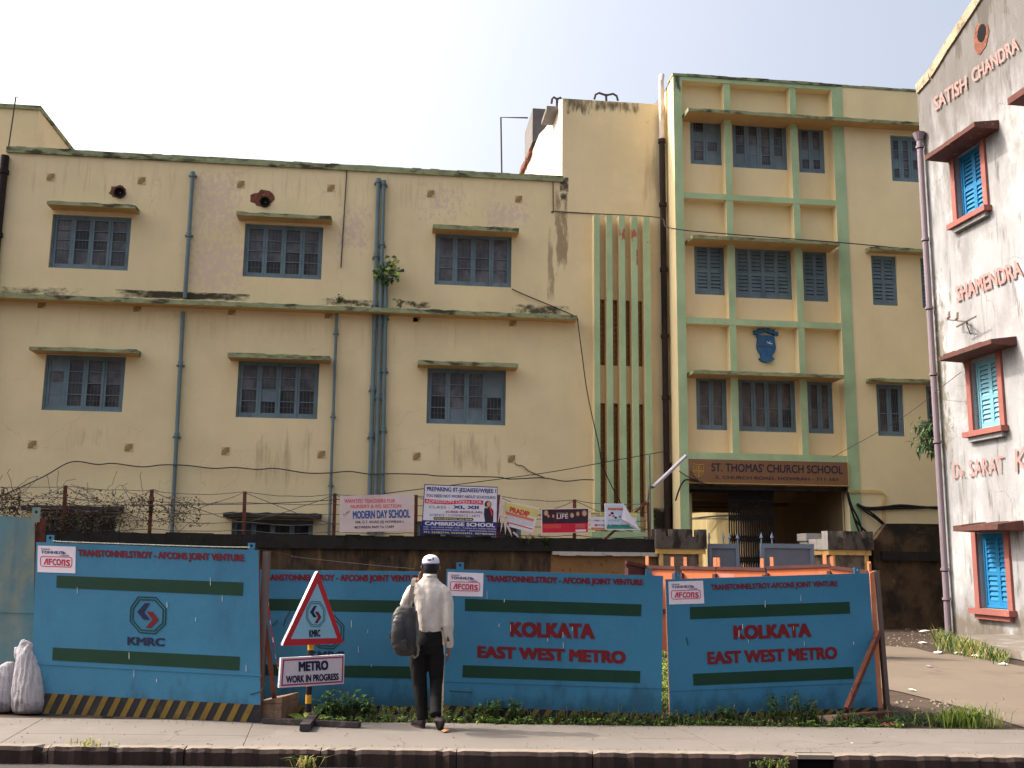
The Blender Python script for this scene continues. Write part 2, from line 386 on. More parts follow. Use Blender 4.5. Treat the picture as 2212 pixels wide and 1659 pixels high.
# ================================================================== ground
mb = MB(); q = 400
mb.add([S(-q, 9.7, -.02), S(q, 9.7, -.02), S(q, 600, -.02), S(-q, 600, -.02)], [(0, 1, 2, 3)], m_soil)
tag(mb.build('ground'), 'bare brown soil of the site and yard', 'ground', kind='structure')
mb = MB(); mb.add([S(-q, -300, -.15), S(q, -300, -.15), S(q, 9.8, -.15), S(-q, 9.8, -.15)], [(0, 1, 2, 3)], m_road)
tag(mb.build('road'), 'dark asphalt road in front of the kerb', 'road', kind='structure')
# pavement slabs: cracked joints are real gaps between slabs
mb = MB(); x = -14.
rnd = random.Random(4)
cuts = [-60, -14, -9.2, -6.7, -4.6, -2.4, .1, 1.35, 2.0, 2.75, 4.3, 6.8, 9.5, 14, 60]
d_in, d_out = 9.7, 11.16
skew = .18
fz = Fr((0, 0, 0), (1, 0, 0))
for i in range(len(cuts)-1):
    a, b = cuts[i]+.0025, cuts[i+1]-.0025; z = rnd.uniform(-.006, .006)
    if i in (0, len(cuts)-2): z = 0
    mid = 10.3+rnd.uniform(-.1, .1)
    for (d0, d1) in ((d_in, mid-.004), (mid+.004, d_out)) if i % 3 == 1 else ((d_in, d_out),):
        k = lambda d: skew*(d-d_in)
        top = [S(a-k(d0), d0, z), S(b-k(d0), d0, z), S(b-k(d1), d1, z), S(a-k(d1), d1, z)]
        mb.hexa([v-V((0, 0, .13)) for v in top]+top, m_concrete_p)
mb.add([S(-60, d_in, -.012), S(60, d_in, -.012), S(60, d_out, -.012), S(-60, d_out, -.012)], [(0, 1, 2, 3)], m_soil)
tag(mb.build('pavement'), 'sunlit concrete pavement slabs along the road', 'pavement', kind='structure')
# kerb stones with chipped top edge, a gap for the drain inlet
mb = MB(); x = -60.; gap0, gap1 = (onZ((1716, 1640), -.06).dot(STREET_R)), (onZ((1792, 1640), -.06).dot(STREET_R))
xs = [-60, -9]+[-9+i*1.22 for i in range(1, 9)]
xs = [v for v in xs if v < gap0-.5]+[gap0]
def kerbstone(a, b):
    N = max(2, int((b-a)/.06)) if b-a < 4 else 2
    rows = []
    for i in range(N+1):
        xx = a+(b-a)*i/N; j = abs(rnd.gauss(0, .014)); e = .012 if i in (0, N) else 0
        rows.append([S(xx, 9.58+j+e, -.15), S(xx, 9.575+j+e, -.03-j*.6), S(xx, 9.60+j, .002-e-j*.5), S(xx, 9.69, .006), S(xx, 9.69, -.15)])
    vs = [p for r in rows for p in r]
    for i in range(N):
        for k in range(4):
            mb.add([rows[i][k], rows[i+1][k], rows[i+1][k+1], rows[i][k+1]], [(0, 1, 2, 3)], m_kerb if k < 2 else m_kerbtop)
    mb.add(rows[0], [(0, 1, 2, 3, 4)], m_kerb); mb.add(rows[-1], [(0, 1, 2, 3, 4)], m_kerb)
for a, b in zip(xs[:-1], xs[1:]): kerbstone(a+.004, b-.004)
xs = [gap1]+[gap1+i*1.3 for i in range(1, 6)]+[60]
for a, b in zip(xs[:-1], xs[1:]): kerbstone(a+.004, b-.004)
c0 = [S(gap0, 9.66, -.15), S(gap1, 9.66, -.15), S(gap1, 9.66, -.03), S(gap0, 9.66, -.03)]
mb.add(c0, [(0, 1, 2, 3)], m_black)
tp = [S(gap0, 9.59, -.035), S(gap1, 9.59, -.035), S(gap1, 9.69, -.035), S(gap0, 9.69, -.035)]
mb.hexa(tp+[v+V((0, 0, .035)) for v in tp], m_kerbtop)
tag(mb.build('kerb', recalc=False), 'chipped brown kerb stones with a drain inlet', 'kerb', kind='structure')
# lane on the right
lanepx = [P4(565, 1013), P4(610, 1003), P4(760, 1012), P4(870, 1040), P4(1000, 1050), P4(1357, 1113), XY(2600, 1500), XY(2600, 1556), P4(1357, 1440), P4(1200, 1390), P4(1100, 1350), P4(900, 1300), P4(700, 1250), P4(640, 1238), P4(590, 1230)]
mb = MB(); pts = [onZ(p, -.008) for p in lanepx]
back = [onZ(P4(595, 1000), -.008)]
mb.poly([p for p in pts], m_lane)
tag(mb.build('lane', recalc=False), 'sunlit concrete lane leading past the white building', 'lane', kind='structure')

# ================================================================== school building
SB = thing('school_building', 'long cream school building with green trim and a taller gate tower', 'building', (0, YF, 0))
holes = []          # openings in the left wing
def wall_holes(mb, fr, u0, u1, z0, z1, hs, m, depth=.25, n=0., rev=None):
    us = sorted(set([u0, u1]+[h[0] for h in hs]+[h[1] for h in hs])); zs = sorted(set([z0, z1]+[h[2] for h in hs]+[h[3] for h in hs]))
    us = [u for u in us if u0 <= u <= u1]; zs = [z for z in zs if z0 <= z <= z1]
    for a, b in zip(us[:-1], us[1:]):
        for c, d in zip(zs[:-1], zs[1:]):
            mu, mz = (a+b)/2, (c+d)/2
            if any(h[0] < mu < h[1] and h[2] < mz < h[3] for h in hs): continue
            mb.add([fr.pt(a, c, n), fr.pt(b, c, n), fr.pt(b, d, n), fr.pt(a, d, n)], [(0, 1, 2, 3)], m)
    for h in hs:
        a, b, c, d = h; o = [fr.pt(a, c, n), fr.pt(b, c, n), fr.pt(b, d, n), fr.pt(a, d, n)]; i = [fr.pt(a, c, n-depth), fr.pt(b, c, n-depth), fr.pt(b, d, n-depth), fr.pt(a, d, n-depth)]
        mb.add(o+i, [(k, (k+1) % 4, 4+(k+1) % 4, 4+k) for k in range(4)], rev or m)

def win_cells(mb, fr, u0, u1, z0, z1, n, leaves, rows, fwid=.06, lw=.068, mull=.024):
    """frame, leaves and glazing bars; returns the pane rectangles"""
    mb.box(fr, u0, u0+fwid, z0, z1, n-.09, n+.03, m_frame); mb.box(fr, u1-fwid, u1, z0, z1, n-.09, n+.03, m_frame)
    mb.box(fr, u0+fwid, u1-fwid, z1-fwid, z1, n-.09, n+.027, m_frame); mb.box(fr, u0+fwid, u1-fwid, z0, z0+fwid, n-.09, n+.027, m_frame)
    cells = []; a, b = u0+fwid, u1-fwid; wl = (b-a)/leaves; c, d = z0+fwid, z1-fwid
    for i in range(leaves):
        p, q = a+i*wl+.003, a+(i+1)*wl-.003; o = .006*((i*7) % 3)
        mb.box(fr, p, p+lw, c, d, n-.06, n+.006+o, m_frame); mb.box(fr, q-lw, q, c, d, n-.06, n+.006+o, m_frame)
        mb.box(fr, p+lw, q-lw, d-lw, d, n-.06, n+.003+o, m_frame); mb.box(fr, p+lw, q-lw, c, c+lw*1.4, n-.06, n+.003+o, m_frame)
        zz = [c+lw*1.4, *[c+lw*1.4+(d-lw-c-lw*1.4)*r for r in rows], d-lw]
        for z in zz[1:-1]: mb.box(fr, p+lw, q-lw, z-mull/2, z+mull/2, n-.055, n-.004+o, m_frame)
        for k in range(len(zz)-1):
            cells.append((i, k, p+lw, q-lw, zz[k]+(mull/2 if k else 0), zz[k+1]-(mull/2 if k < len(zz)-2 else 0)))
    return cells
def window(fr, r, n, leaves, rows, parent, boards=(), dark=(), glass=None, bars=True, label=None, hinge=True):
    u0, u1, z0, z1 = r; mb = MB(); cells = win_cells(mb, fr, u0, u1, z0, z1, n, leaves, rows)
    if hinge:
        for u in (u0+.02, u1-.02): mb.box(fr, u-.012, u+.012, z0+(z1-z0)*.5-.05, z0+(z1-z0)*.5+.05, n+.031, n+.05, m_frame)
    wd = mb.build('window', parent); tag(wd, label)
    g, bb, br, gd = MB(), [], MB(), MB()
    for (i, k, a, b, c, d) in cells:
        if (i, k) in boards:
            bb.append((a-.01, b+.01, c-.01, d+.01)); continue
        if (i, k) in dark:
            md = MB(); md.add([fr.pt(a-.01, c-.01, n-.03), fr.pt(b+.01, c-.01, n-.03), fr.pt(b+.01, d+.01, n-.03), fr.pt(a-.01, d+.01, n-.03)], [(0, 1, 2, 3)], m_glass_d); md.build('dark_pane', wd)
        if bars:
            for t in (.25, .5, .75):
                u = a+(b-a)*t; br.box(fr, u-.005, u+.005, c-.01, d+.01, n-.03, n-.026, m_bars)
    g.add([fr.pt(u0+.05, z0+.05, n-.033), fr.pt(u1-.05, z0+.05, n-.033), fr.pt(u1-.05, z1-.05, n-.033), fr.pt(u0+.05, z1-.05, n-.033)], [(0, 1, 2, 3)], glass or m_glass); g.build('pane', wd)
    if bars:
        for t in (.2, .84): br.box(fr, u0+.04, u1-.04, z0+(z1-z0)*t-.005, z0+(z1-z0)*t+.005, n-.0295, n-.0265, m_bars)
    
    for q in bb: mb = MB(); mb.box(fr, *q, n-.05, n-.012, m_board); mb.build('pane_board', wd)
    br.build('window_bars', wd)
    return wd
def louvre(fr, r, n, leaves, parent, split=.46, label=None, fm=None, slats=11):
    fm = fm or m_frame; u0, u1, z0, z1 = r; mb = MB(); f = .05
    mb.box(fr, u0, u0+f, z0, z1, n-.09, n+.03, fm); mb.box(fr, u1-f, u1, z0, z1, n-.09, n+.03, fm)
    mb.box(fr, u0+f, u1-f, z1-f, z1, n-.09, n+.027, fm); mb.box(fr, u0+f, u1-f, z0, z0+f, n-.09, n+.027, fm)
    wd = mb.build('window', parent); tag(wd, label)
    a, b, c, d = u0+f, u1-f, z0+f, z1-f; wl = (b-a)/leaves
    for i in range(leaves):
        mb = MB(); p, q = a+i*wl+.003, a+(i+1)*wl-.003; s_ = wl*.13; zm = c+(d-c)*split
        mb.box(fr, p, p+s_, c, d, n-.05, n+.008, fm); mb.box(fr, q-s_, q, c, d, n-.05, n+.008, fm)
        for z, h in ((c, s_*1.6), (d-s_*1.2, s_*1.2), (zm-s_*.6, s_*1.2)): mb.box(fr, p+s_, q-s_, z, z+h, n-.05, n+.005, fm)
        for lo, hi, k in ((c+s_*1.6, zm-s_*.6, int(slats*split*2)//2), (zm+s_*.6, d-s_*1.2, slats//2+1)):
            for j in range(k):
                z = lo+(hi-lo)*(j+.5)/k; h = (hi-lo)/k*.62
                pt = fr.pt
                mb.hexa([pt(p+s_, z-h*.75, n-.004), pt(q-s_, z-h*.75, n-.004), pt(q-s_, z-h*.55, n), pt(p+s_, z-h*.55, n),
                         pt(p+s_, z+h*.55, n-.045), pt(q-s_, z+h*.55, n-.045), pt(q-s_, z+h*.75, n-.041), pt(p+s_, z+h*.75, n-.041)], fm)
        mb.box(fr, p+s_*.5, q-s_*.5, c, d, n-.07, n-.06, m_black)
        mb.build('shutter', wd)
    return wd
def chajja(fr, u0, u1, z0, z1, proj, parent, n=0., name='canopy', seed=0, mt=None, ms=None):
    mt = mt or m_chajja; ms = ms or m_soffit
    rr = random.Random(seed); mb = MB(); N = max(4, int((u1-u0)/.18)); top = []
    for i in range(N+1): top.append(z1+rr.uniform(-.012, .02))
    for i in range(N):
        a, b = u0+(u1-u0)*i/N, u0+(u1-u0)*(i+1)/N; t0, t1 = top[i], top[i+1]; P = fr.pt; e = n+proj
        mb.add([P(a, z0, e), P(b, z0, e), P(b, t1, e), P(a, t0, e)], [(0, 1, 2, 3)], mt)
        mb.add([P(a, t0, e), P(b, t1, e), P(b, t1+.04, n-.05), P(a, t0+.04, n-.05)], [(0, 1, 2, 3)], mt)
        mb.add([P(a, z0, e), P(b, z0, e), P(b, z0, n-.05), P(a, z0, n-.05)], [(0, 1, 2, 3)], ms)
    for u, t in ((u0, top[0]), (u1, top[-1])):
        mb.add([fr.pt(u, z0, n+proj), fr.pt(u, t, n+proj), fr.pt(u, t+.04, n-.05), fr.pt(u, z0, n-.05)], [(0, 1, 2, 3)], mt)
    return mb.build(name, parent, recalc=False)
def chajja_px(fr, tl, tr, proj, parent, th=.11, n=0., seed=0, mt=None):
    a, b = fr.px(tl, n+proj), fr.px(tr, n+proj); z = (a[1]+b[1])/2
    return chajja(fr, a[0], b[0], z-th, z, proj, parent, n, seed=seed, mt=mt, ms=mt)

# ---- left wing: wall with window openings
ztop = (FA.px(A(450, 470))[1]+FA.px(B(1218, 215))[1]+FA.px(B(600, 188))[1])/3
W_UP = [rc(FA, [A(345, 855), A(865, 872), A(838, 1222), A(318, 1205)]),
        rc(FA, [A(1612, 912), A(2122, 938), A(2110, 1282), A(1590, 1262)]),
        rc(FA, [B(1018, 600), B(1518, 628), B(1512, 970), B(1008, 942)])]
W_LO = [rc(FA, [E(300, 302), E(825, 312), E(803, 682), E(273, 660)]),
        rc(FA, [E(1565, 342), E(2097, 352), E(2083, 728), E(1548, 708)]),
        rc(FA, [F(780, 385), F(1297, 405), F(1290, 768), F(772, 750)])]
W_GR = [rc(FA, [E(262, 1335), E(752, 1345), E(752, 1650), E(262, 1650)]),
        rc(FA, [E(1515, 1380), E(2052, 1392), E(2050, 1680), E(1515, 1680)]),
        rc(FA, [F(700, 1395), F(1395, 1405), F(1395, 1690), F(700, 1690)])]
uL = FA.px(A(40, 500))[0]; uS = FA.px(XY(1216, 300))[0]; uE = FA.px(XY(1445, 600))[0]
z_st = FA.px(XY(1320, 219))[1]
lat = []
for i in range(4):
    a = [(808, 852), (890, 935), (975, 1015), (1055, 1097)][i]
    u0, u1 = FA.px(Cc(a[0], 1500))[0], FA.px(Cc(a[1], 1500))[0]
    gx = [(253, 298), (340, 384), (426, 470), (512, 553)][i]
    v0, v1 = FA.px(G(gx[0], 800))[0], FA.px(G(gx[1], 800))[0]
    u0, u1 = (u0+v0)/2, (u1+v1)/2
    zt = FA.px(Cc(1000, 1605))[1]; zm1 = FA.px(F(2020, 374))[1]; zm0 = FA.px(F(2020, 622))[1]; zb = FA.px(G(400, 1180))[1]
    lat += [(u0, u1, zm1, zt), (u0, u1, zb, zm0)]
mb = MB()
wall_holes(mb, FA, uL, uS, -.1, ztop-.02, W_UP+W_LO+W_GR, m_cream)
mb.box(FA, uL, uS, ztop-.02, ztop-.01, -6, 0, m_roof)
mb.add([FA.pt(uL, -.1, 0), FA.pt(uL, -.1, -6), FA.pt(uL, ztop, -6), FA.pt(uL, ztop, 0)], [(0, 1, 2, 3)], m_cream)
mb.add([FA.pt(uL, -.1, -6), FA.pt(uS, -.1, -6), FA.pt(uS, ztop, -6), FA.pt(uL, ztop, -6)], [(0, 1, 2, 3)], m_cream)
mb.build('wing_wall', SB, recalc=False)
mb = MB(); N = 60
for i in range(N):
    a, b = uL+(uS-uL)*i/N, uL+(uS-uL)*(i+1)/N; j = rnd.uniform(-.012, .012)
    mb.box(FA, a, b, ztop-.08, ztop+.1+j, -.25, .07, m_chajja)
mb.build('parapet_coping', SB)
GL = dict(boards=())
window(FA, W_UP[0], -.1, 4, (.33, .55, .77), SB, boards=(), dark=((1, 2), (1, 1), (2, 1), (3, 2)))
window(FA, W_UP[1], -.1, 4, (.27, .5, .74), SB, dark=((2, 0), (3, 0), (2, 1), (3, 1), (0, 0), (1, 0)))
window(FA, W_UP[2], -.1, 4, (.3, .55), SB)
window(FA, W_LO[0], -.1, 4, (.25, .5, .75), SB, boards=((0, 0), (0, 1), (0, 3)), dark=((2, 1), (3, 1), (3, 0), (2, 0)), label='window with a boarded left leaf')
window(FA, W_LO[1], -.1, 4, (.25, .5, .75), SB, boards=((1, 1),), dark=((0, 0), (0, 1), (1, 0), (2, 0), (2, 1), (3, 0), (3, 1)))
window(FA, W_LO[2], -.1, 4, (.25, .5, .75), SB, boards=((1, 0), (2, 0), (3, 3), (3, 2)), dark=((0, 0), (3, 0), (0, 1), (3, 1)), label='window with boarded lower middle panes')
for r in W_GR: window(FA, r, -.12, 4, (.33, .66), SB, glass=m_glass_d, bars=False)
chajja_px(FA, A(308, 768), A(890, 790), .5, SB, .1, seed=1); chajja_px(FA, A(1553, 840), A(2175, 864), .5, SB, .1, seed=2); chajja_px(FA, B(1000, 545), B(1565, 582), .5, SB, .13, seed=3)
chajja_px(FA, E(192, 243), E(895, 272), .55, SB, .1, seed=4); chajja_px(FA, E(1495, 285), E(2165, 315), .55, SB, .12, seed=5); chajja_px(FA, F(718, 337), F(1375, 360), .55, SB, .12, seed=6)
chajja_px(FA, E(140, 1278), E(782, 1312), .55, SB, .12, seed=7, mt=m_blackcop); chajja_px(FA, E(1465, 1328), E(2105, 1358), .55, SB, .12, seed=8, mt=m_blackcop)
zl = (FA.px(B(1940, 1150), .45)[1]+FA.px(A(0, 1385), .45)[1]+FA.px(B(300, 1070), .45)[1])/3
chajja(FA, uL, FA.px(B(1948, 1150), .45)[0], zl-.13, zl, .45, SB, name='ledge', seed=9)
# vents
for c, q in ((A, [(333, 610), (930, 633), (1581, 657), (2173, 682), (275, 1447), (902, 1470), (1523, 1492), (2157, 1514)]), (B, [(985, 350), (1562, 386)]),
             (F, [(708, 65), (1340, 92), (708, 968), (1330, 985)]), (E, [(211, 890), (845, 910), (1480, 933), (2110, 956)])):
    for p in q:
        u, z = FA.px(c(*p)); h = .115; mb = MB(); mb.box(FA, u-h, u+h, z-h, z+h, -.02, .012, m_vent); vt = mb.build('vent', SB); mb = MB()
        for k in range(8):
            a = R(92+k*12.5); r0, r1 = .06, .215
            o = (u+h-.02, z-h+.02); w0, w1 = .004, .0125; dx, dz = cos(a), sin(a); 
            lim = min(r1, (2*h-.03)/max(abs(dx), 1e-3), (2*h-.03)/max(abs(dz), 1e-3))
            mb.prism(FA, [(o[0]+dx*r0-dz*w0, o[1]+dz*r0+dx*w0), (o[0]+dx*r0+dz*w0, o[1]+dz*r0-dx*w0), (o[0]+dx*lim+dz*w1, o[1]+dz*lim-dx*w1), (o[0]+dx*lim-dz*w1, o[1]+dz*lim+dx*w1)], .011, .015, m_slit)
        if c is F and p == (708, 65): mb.prism(FA, [(u-.1, z-.1), (u+.05, z-.08), (u+.02, z+.0), (u-.03, z+.03), (u-.1, z+.02)], .012, .018, m_black); tag(vt, 'broken vent')
        mb.build('vent_slits', vt)
# exhaust holes
for (c, p, rw, rh, pp, pr, sd) in ((A, (775, 703), 57, 48, (787, 714), 39, 3), (A, (1725, 754), 80, 62, (1740, 775), 37, 5)):
    rr = random.Random(sd); u, z = FA.px(c(*p)); s_ = FA.px(c(p[0]+100, p[1]))[0]-u; s_ /= 100
    o = [(u+cos(a)*rw*s_*j, z+sin(a)*rh*s_*j) for a, j in [(2*math.pi*k/18, rr.uniform(.78, 1.12)) for k in range(18)]]
    mb = MB(); mb.prism(FA, o, -.02, .006, m_brick); h = mb.build('exhaust_hole', SB)
    pu, pz = FA.px(c(*pp)); mb = MB(); r0 = pr*s_
    ci = lambda r: [(pu+cos(2*math.pi*k/20)*r, pz+sin(2*math.pi*k/20)*r) for k in range(20)]
    mb.ring(FA, ci(r0), ci(r0*.8), .0, .07, m_oldpipe); mb.prism(FA, ci(r0*.82), .004, .02, m_black); mb.prism(FA, [(pu+.02+cos(k)*.018, pz-.01+sin(k)*.018) for k in range(6)], .02, .03, m_cement)
    mb.build('exhaust_pipe', h)
# drain pipes
def pipe(px, r, n=.09, m=m_pipe, collars=(), parent=SB, fr=FA, name='drainpipe'):
    P = [fr.at(p, n) for p in px]; u = sum(fr.px(p, n)[0] for p in px)/len(px)
    P = [fr.pt(fr.px(p, n)[0], fr.px(p, n)[1], n) for p in px]
    mb = MB(); mb.tube(P, r, m, 12)
    for t in collars:
        c = P[0].lerp(P[-1], t); d = (P[-1]-P[0]).normalized()
        mb.tube([c-d*.05, c+d*.05], r*1.28, m, 12); mb.tube([c+d*.05, c+d*.08], r*1.5, m, 12)
    for t in collars:
        c = P[0].lerp(P[-1], min(1, t+.01)); mb.box(fr, *[x for x in ()] or (fr_u(fr, c)-r*1.9, fr_u(fr, c)+r*1.9), c.z-.02, c.z+.02, .0, n, m)
    return mb.build(name, parent, smooth=False)
def fr_u(fr, p): return (p-fr.O).dot(fr.U)
pipe([A(1266, 575), A(1214, 1402)], .06, collars=(.02, .5)); pipe([E(1202, 20), E(1120, 1600)], .058, collars=(.22, .52))
pipe([F(184, 15), F(130, 1560)], .042, collars=(.09, .45, .74))
pipe([B(641, 262), F(392, 1480)], .062, collars=(.0, .22, .36, .6, .73)); pipe([B(676, 275), F(432, 1480)], .06, n=.1, collars=(.0, .18, .41, .62))
pipe([B(693, 815), F(478, 1480)], .062, n=.09, collars=(.0, .2, .4, .62, .85))
pipe([B(435, 180), B(395, 835)], .016, n=.03, m=m_wire2)
u_, z_ = FA.px(A(33, 470), .1); mb = MB(); mb.tube([FA.pt(u_, .2, .1), FA.pt(u_, z_, .1)], .12, m_oldpipe, 12)
for z in (z_-.5, z_-2.4, z_-4.6): mb.tube([FA.pt(u_, z-.06, .1), FA.pt(u_, z+.06, .1)], .155, m_oldpipe, 12)
mb.build('mouldy_drainpipe', SB)
# ---- stair block with fins and lattices
mb = MB(); y1 = 9.9
wall_holes(mb, FA, uS, uE+.6, -.1, z_st, lat, m_cream, depth=.16)
mb.add([FA.pt(uE+.6, -.1, 0), FA.pt(uE+.6, -.1, -y1), FA.pt(uE+.6, z_st, -y1), FA.pt(uE+.6, z_st, 0)], [(0, 1, 2, 3)], m_cream)
mb.add([FA.pt(uS, z_st, 0), FA.pt(uE+.6, z_st, 0), FA.pt(uE+.6, z_st, -y1), FA.pt(uS, z_st, -y1)], [(0, 1, 2, 3)], m_roof)
mb.build('stair_block_wall', SB, recalc=False)
mb = MB()
fs_ = Fr((uS, YF, 0), (0, -1, 0))          # side of the stair block, u from -depth to 0
side = []
for p in (RF(705, 50), RF(680, 100), RF(660, 160), RF(600, 265), RF(520, 400), RF(450, 470), RF(400, 600), RF(360, 700), RF(330, 800), RF(250, 900), RF(235, 960)):
    u, z = fs_.px(p); side.append((u, z))
side = [(min(u, -.012), z) for u, z in side]; side[0] = (-.012, z_st)
side += [(side[-1][0], 6), (-.012, 6)]
mb.prism(fs_, side, -.2, .02, m_sidewhite); mb.build('stair_block_side_wall', SB)
mb = MB(); p0 = fs_.px(RF(640, 250)); mb.box(fs_, p0[0]-.7, p0[0]+.5, p0[1]-.06, p0[1]+.06, .02, .4, m_cement); mb.build('side_canopy', SB)
mb = MB(); rr = random.Random(8)
for i in range(16):                          # broken brick toothing of the wall's rear end
    t = i/16; p = fs_.px((RF(360, 690)[0]*(1-t)+RF(240, 950)[0]*t, RF(360, 690)[1]*(1-t)+RF(240, 950)[1]*t))
    mb.box(fs_, p[0]-.3-rr.random()*.3, p[0]+.4, p[1]-.12, p[1]+.06, -.15, .04+rr.random()*.12, m_brick)
mb.build('broken_brick_edge', SB)
# fins
fins = []
for (c, g) in (((768, 808), (217, 252)), ((852, 890), (300, 340)), ((935, 975), (386, 424)), ((1015, 1055), (470, 510)), ((1097, 1140), (553, 596))):
    n = .32
    u0 = (FA.px(Cc(c[0], 1400), n)[0]+FA.px(G(g[0], 800), n)[0])/2; u1 = (FA.px(Cc(c[1], 1400), n)[0]+FA.px(G(g[1], 800), n)[0])/2
    zt = FA.px(Cc(950, 1048), n)[1]; mb = MB()
    mb.box(FA, u0, u1, 1.2, zt, -.02, n-.002, m_cream); mb.box(FA, u0, u1, 1.2, zt+.004, n-.002, n+.002, m_green); mb.build('fin', SB); fins.append((u0, u1, zt))
for (u0, u1, z0, z1) in lat:
    mb = MB(); n = -.09; k = int((z1-z0)/.17); st = (z1-z0)/k; um = (u0+u1)/2
    mb.box(FA, u0, u1, z0, z1, -.16, -.15, m_black)
    for i in range(k):
        z = z0+i*st
        for a, b in (((u0, z), (um, z+st/2)), ((um, z+st/2), (u1, z)), ((u0, z+st), (um, z+st/2)), ((um, z+st/2), (u1, z+st))):
            mb.beam(FA.pt(*a, n), FA.pt(*b, n), .07, .05, m_lattice, side=(0, 1, 0))
        mb.box(FA, u0, u1, z-.022, z+.022, n-.02, n+.026, m_lattice)
    mb.box(FA, u0, u0+.03, z0, z1, -.12, -.06, m_lattice); mb.box(FA, u1-.03, u1, z0, z1, -.12, -.06, m_lattice)
    mb.build('lattice_screen', SB)
mb = MB(); a, b = FA.px(F(1860, 1462), .4), FA.px(G(535, 1265), .4)
mb.box(FA, a[0], fins[4][1]+.15, a[1]-.4, a[1], .0, .42, m_green); mb.build('fin_base', SB)
# ---- rear raised block, roof tank, pipes on the roof
FR_ = Fr((0, 33, 0), (1, 0, 0)); ur, zr = FR_.px(XY(86, 231)); ur2, zr2 = FR_.px(XY(0, 229))
fside = Fr((ur, 33, 0), (0, 1, 0))
mb = MB(); a = FR_.pt(ur-14, 6, 0); 
mb.box(FR_, ur-14, ur, 6, zr-.12, -9, 0, m_cream); mb.box(FR_, ur-14.1, ur+.05, zr-.12, zr+.02, -9.05, .06, m_chajja); mb.build('rear_block', SB)
FK = Fr((0, 41, 0), (1, 0, 0)); k0, kz1 = FK.px(RF(372, 175)); k1 = FK.px(RF(650, 175))[0]; kz0 = FK.px(RF(360, 545))[1]
mb = MB(); mb.box(FK, k0, k1+2, kz0, kz1, -2.6, 0, m_cement); mb.box(FK, k0+.3, k1+2, 8, kz0, -2.3, -.3, m_brick); mb.build('roof_tank', SB)
mb = MB(); mb.tube([FK.at(Cc(174, 800), 0)-V((0, 0, 3)), FK.at(Cc(155, 402), 0), FK.at(Cc(332, 405), 0)], .035, m_wire2); mb.build('tank_pipe', SB)
for (p, q, wd) in ((Cc(848, 288), Cc(846, 250), 28), (Cc(522, 335), Cc(524, 276), 13)):
    Fv = Fr((0, 31.5, 0), (1, 0, 0)); mb = MB(); a, b = Fv.at(p)-V((0, 0, .6)), Fv.at(q); s_ = .4*wd/28
    mb.tube([a, b], .04, m_wire2); 
    for sg in (-1, 1): mb.tube([b-V((0, 0, .04)), b+V((sg*s_*.6, 0, .03)), b+V((sg*s_*.9, 0, -.04)), b+V((sg*s_, 0, -.2))], .038, m_wire2)
    mb.build('roof_vent_pipe', SB)
mb = MB(); mb.tube([FA.at(A(52, 440), -.5), FA.at(A(104, 84), -.5), FA.at(A(122, 84), -.5)], .022, m_wire2); mb.build('roof_pole', SB)

# ---- gate tower
nR = -.35; nWg = -.02
uT0 = FT.px(XY(1462, 650))[0]; uT1 = FT.px(XY(1481, 650))[0]; uT2 = FT.px(XY(1811.5, 560))[0]; uT3 = FT.px(XY(1836, 560))[0]
zT = (FT.px(Cc(1262, 97))[1]+FT.px(D(500, 530))[1]+FT.px(D(1015, 577))[1])/3
hz = lambda a, b: (FT.px(a)[1]+FT.px(b)[1])/2
zb0 = hz(D(0, 510), D(945, 600))-.02
b1 = (hz(D(0, 1290), D(985, 1356)), hz(D(0, 1255), D(985, 1320))); b2 = (hz(H(0, 825), H(1025, 877)), hz(H(0, 785), H(1025, 836))); b3 = (hz(G(850, 800), G(1870, 824)), hz(G(845, 758), G(1870, 778)))
rN = lambda q: rect(FT, q, nR if q[0][0] < 1850 else nWg)
T_TOP = [rN([Cc(1395, 397), Cc(1600, 415), Cc(1608, 718), Cc(1402, 706)]), rN([Cc(1672, 420), Cc(2030, 448), Cc(2037, 750), Cc(1680, 728)]), rN([D(725, 827), D(890, 837), D(910, 1140), D(737, 1130)]), rN([D(1332, 884), D(1540, 902), D(1560, 1200), D(1347, 1187)])]
T_MID = [rN([H(45, 305), H(242, 318), H(247, 650), H(50, 640)]), rN([H(312, 322), H(680, 345), H(690, 678), H(320, 662)]), rN([H(757, 352), H(918, 360), H(924, 692), H(765, 685)]), rN([H(1207, 382), H(1375, 395), H(1387, 718), H(1220, 712)]), rN([H(1530, 402), H(1700, 412), H(1712, 738), H(1545, 730)])]
T_LOW = [rN([H(57, 1178), H(258, 1184), H(262, 1535), H(62, 1530)]), rN([H(335, 1185), H(710, 1205), H(714, 1550), H(340, 1540)]), rN([H(788, 1205), H(950, 1210), H(965, 1560), H(795, 1552)]), rN([H(1243, 1228), H(1422, 1237), H(1428, 1577), H(1252, 1570)]), rN([H(1570, 1240), H(1745, 1248), H(1755, 1590), H(1580, 1582)])]
z_open = b3[0]+.0
zc = hz(G(850, 975), G(1865, 985))
op = (uT1, uT2, -.1, zc)
uW = 26.
mb = MB(); wall_holes(mb, FT, uT0+.02, uT2+.1, -.1, zT-.15, T_TOP[:3]+T_MID[:3]+T_LOW[:3]+[op], m_cream_t, depth=.15, n=nR)
wall_holes(mb, FT, uT3, uW, -.1, zT-.04, T_TOP[3:]+T_MID[3:]+T_LOW[3:], m_cream_t, depth=.2, n=nWg)
mb.add([FT.pt(uT0+.01, -.1, -.39), FT.pt(uT0+.01, -.1, -10), FT.pt(uT0+.01, zT-.06, -10), FT.pt(uT0+.01, zT-.06, -.39)], [(0, 1, 2, 3)], m_cream_t)
mb.box(FT, uT0, uW, zT-.12, zT-.06, -10, -.3, m_roof)
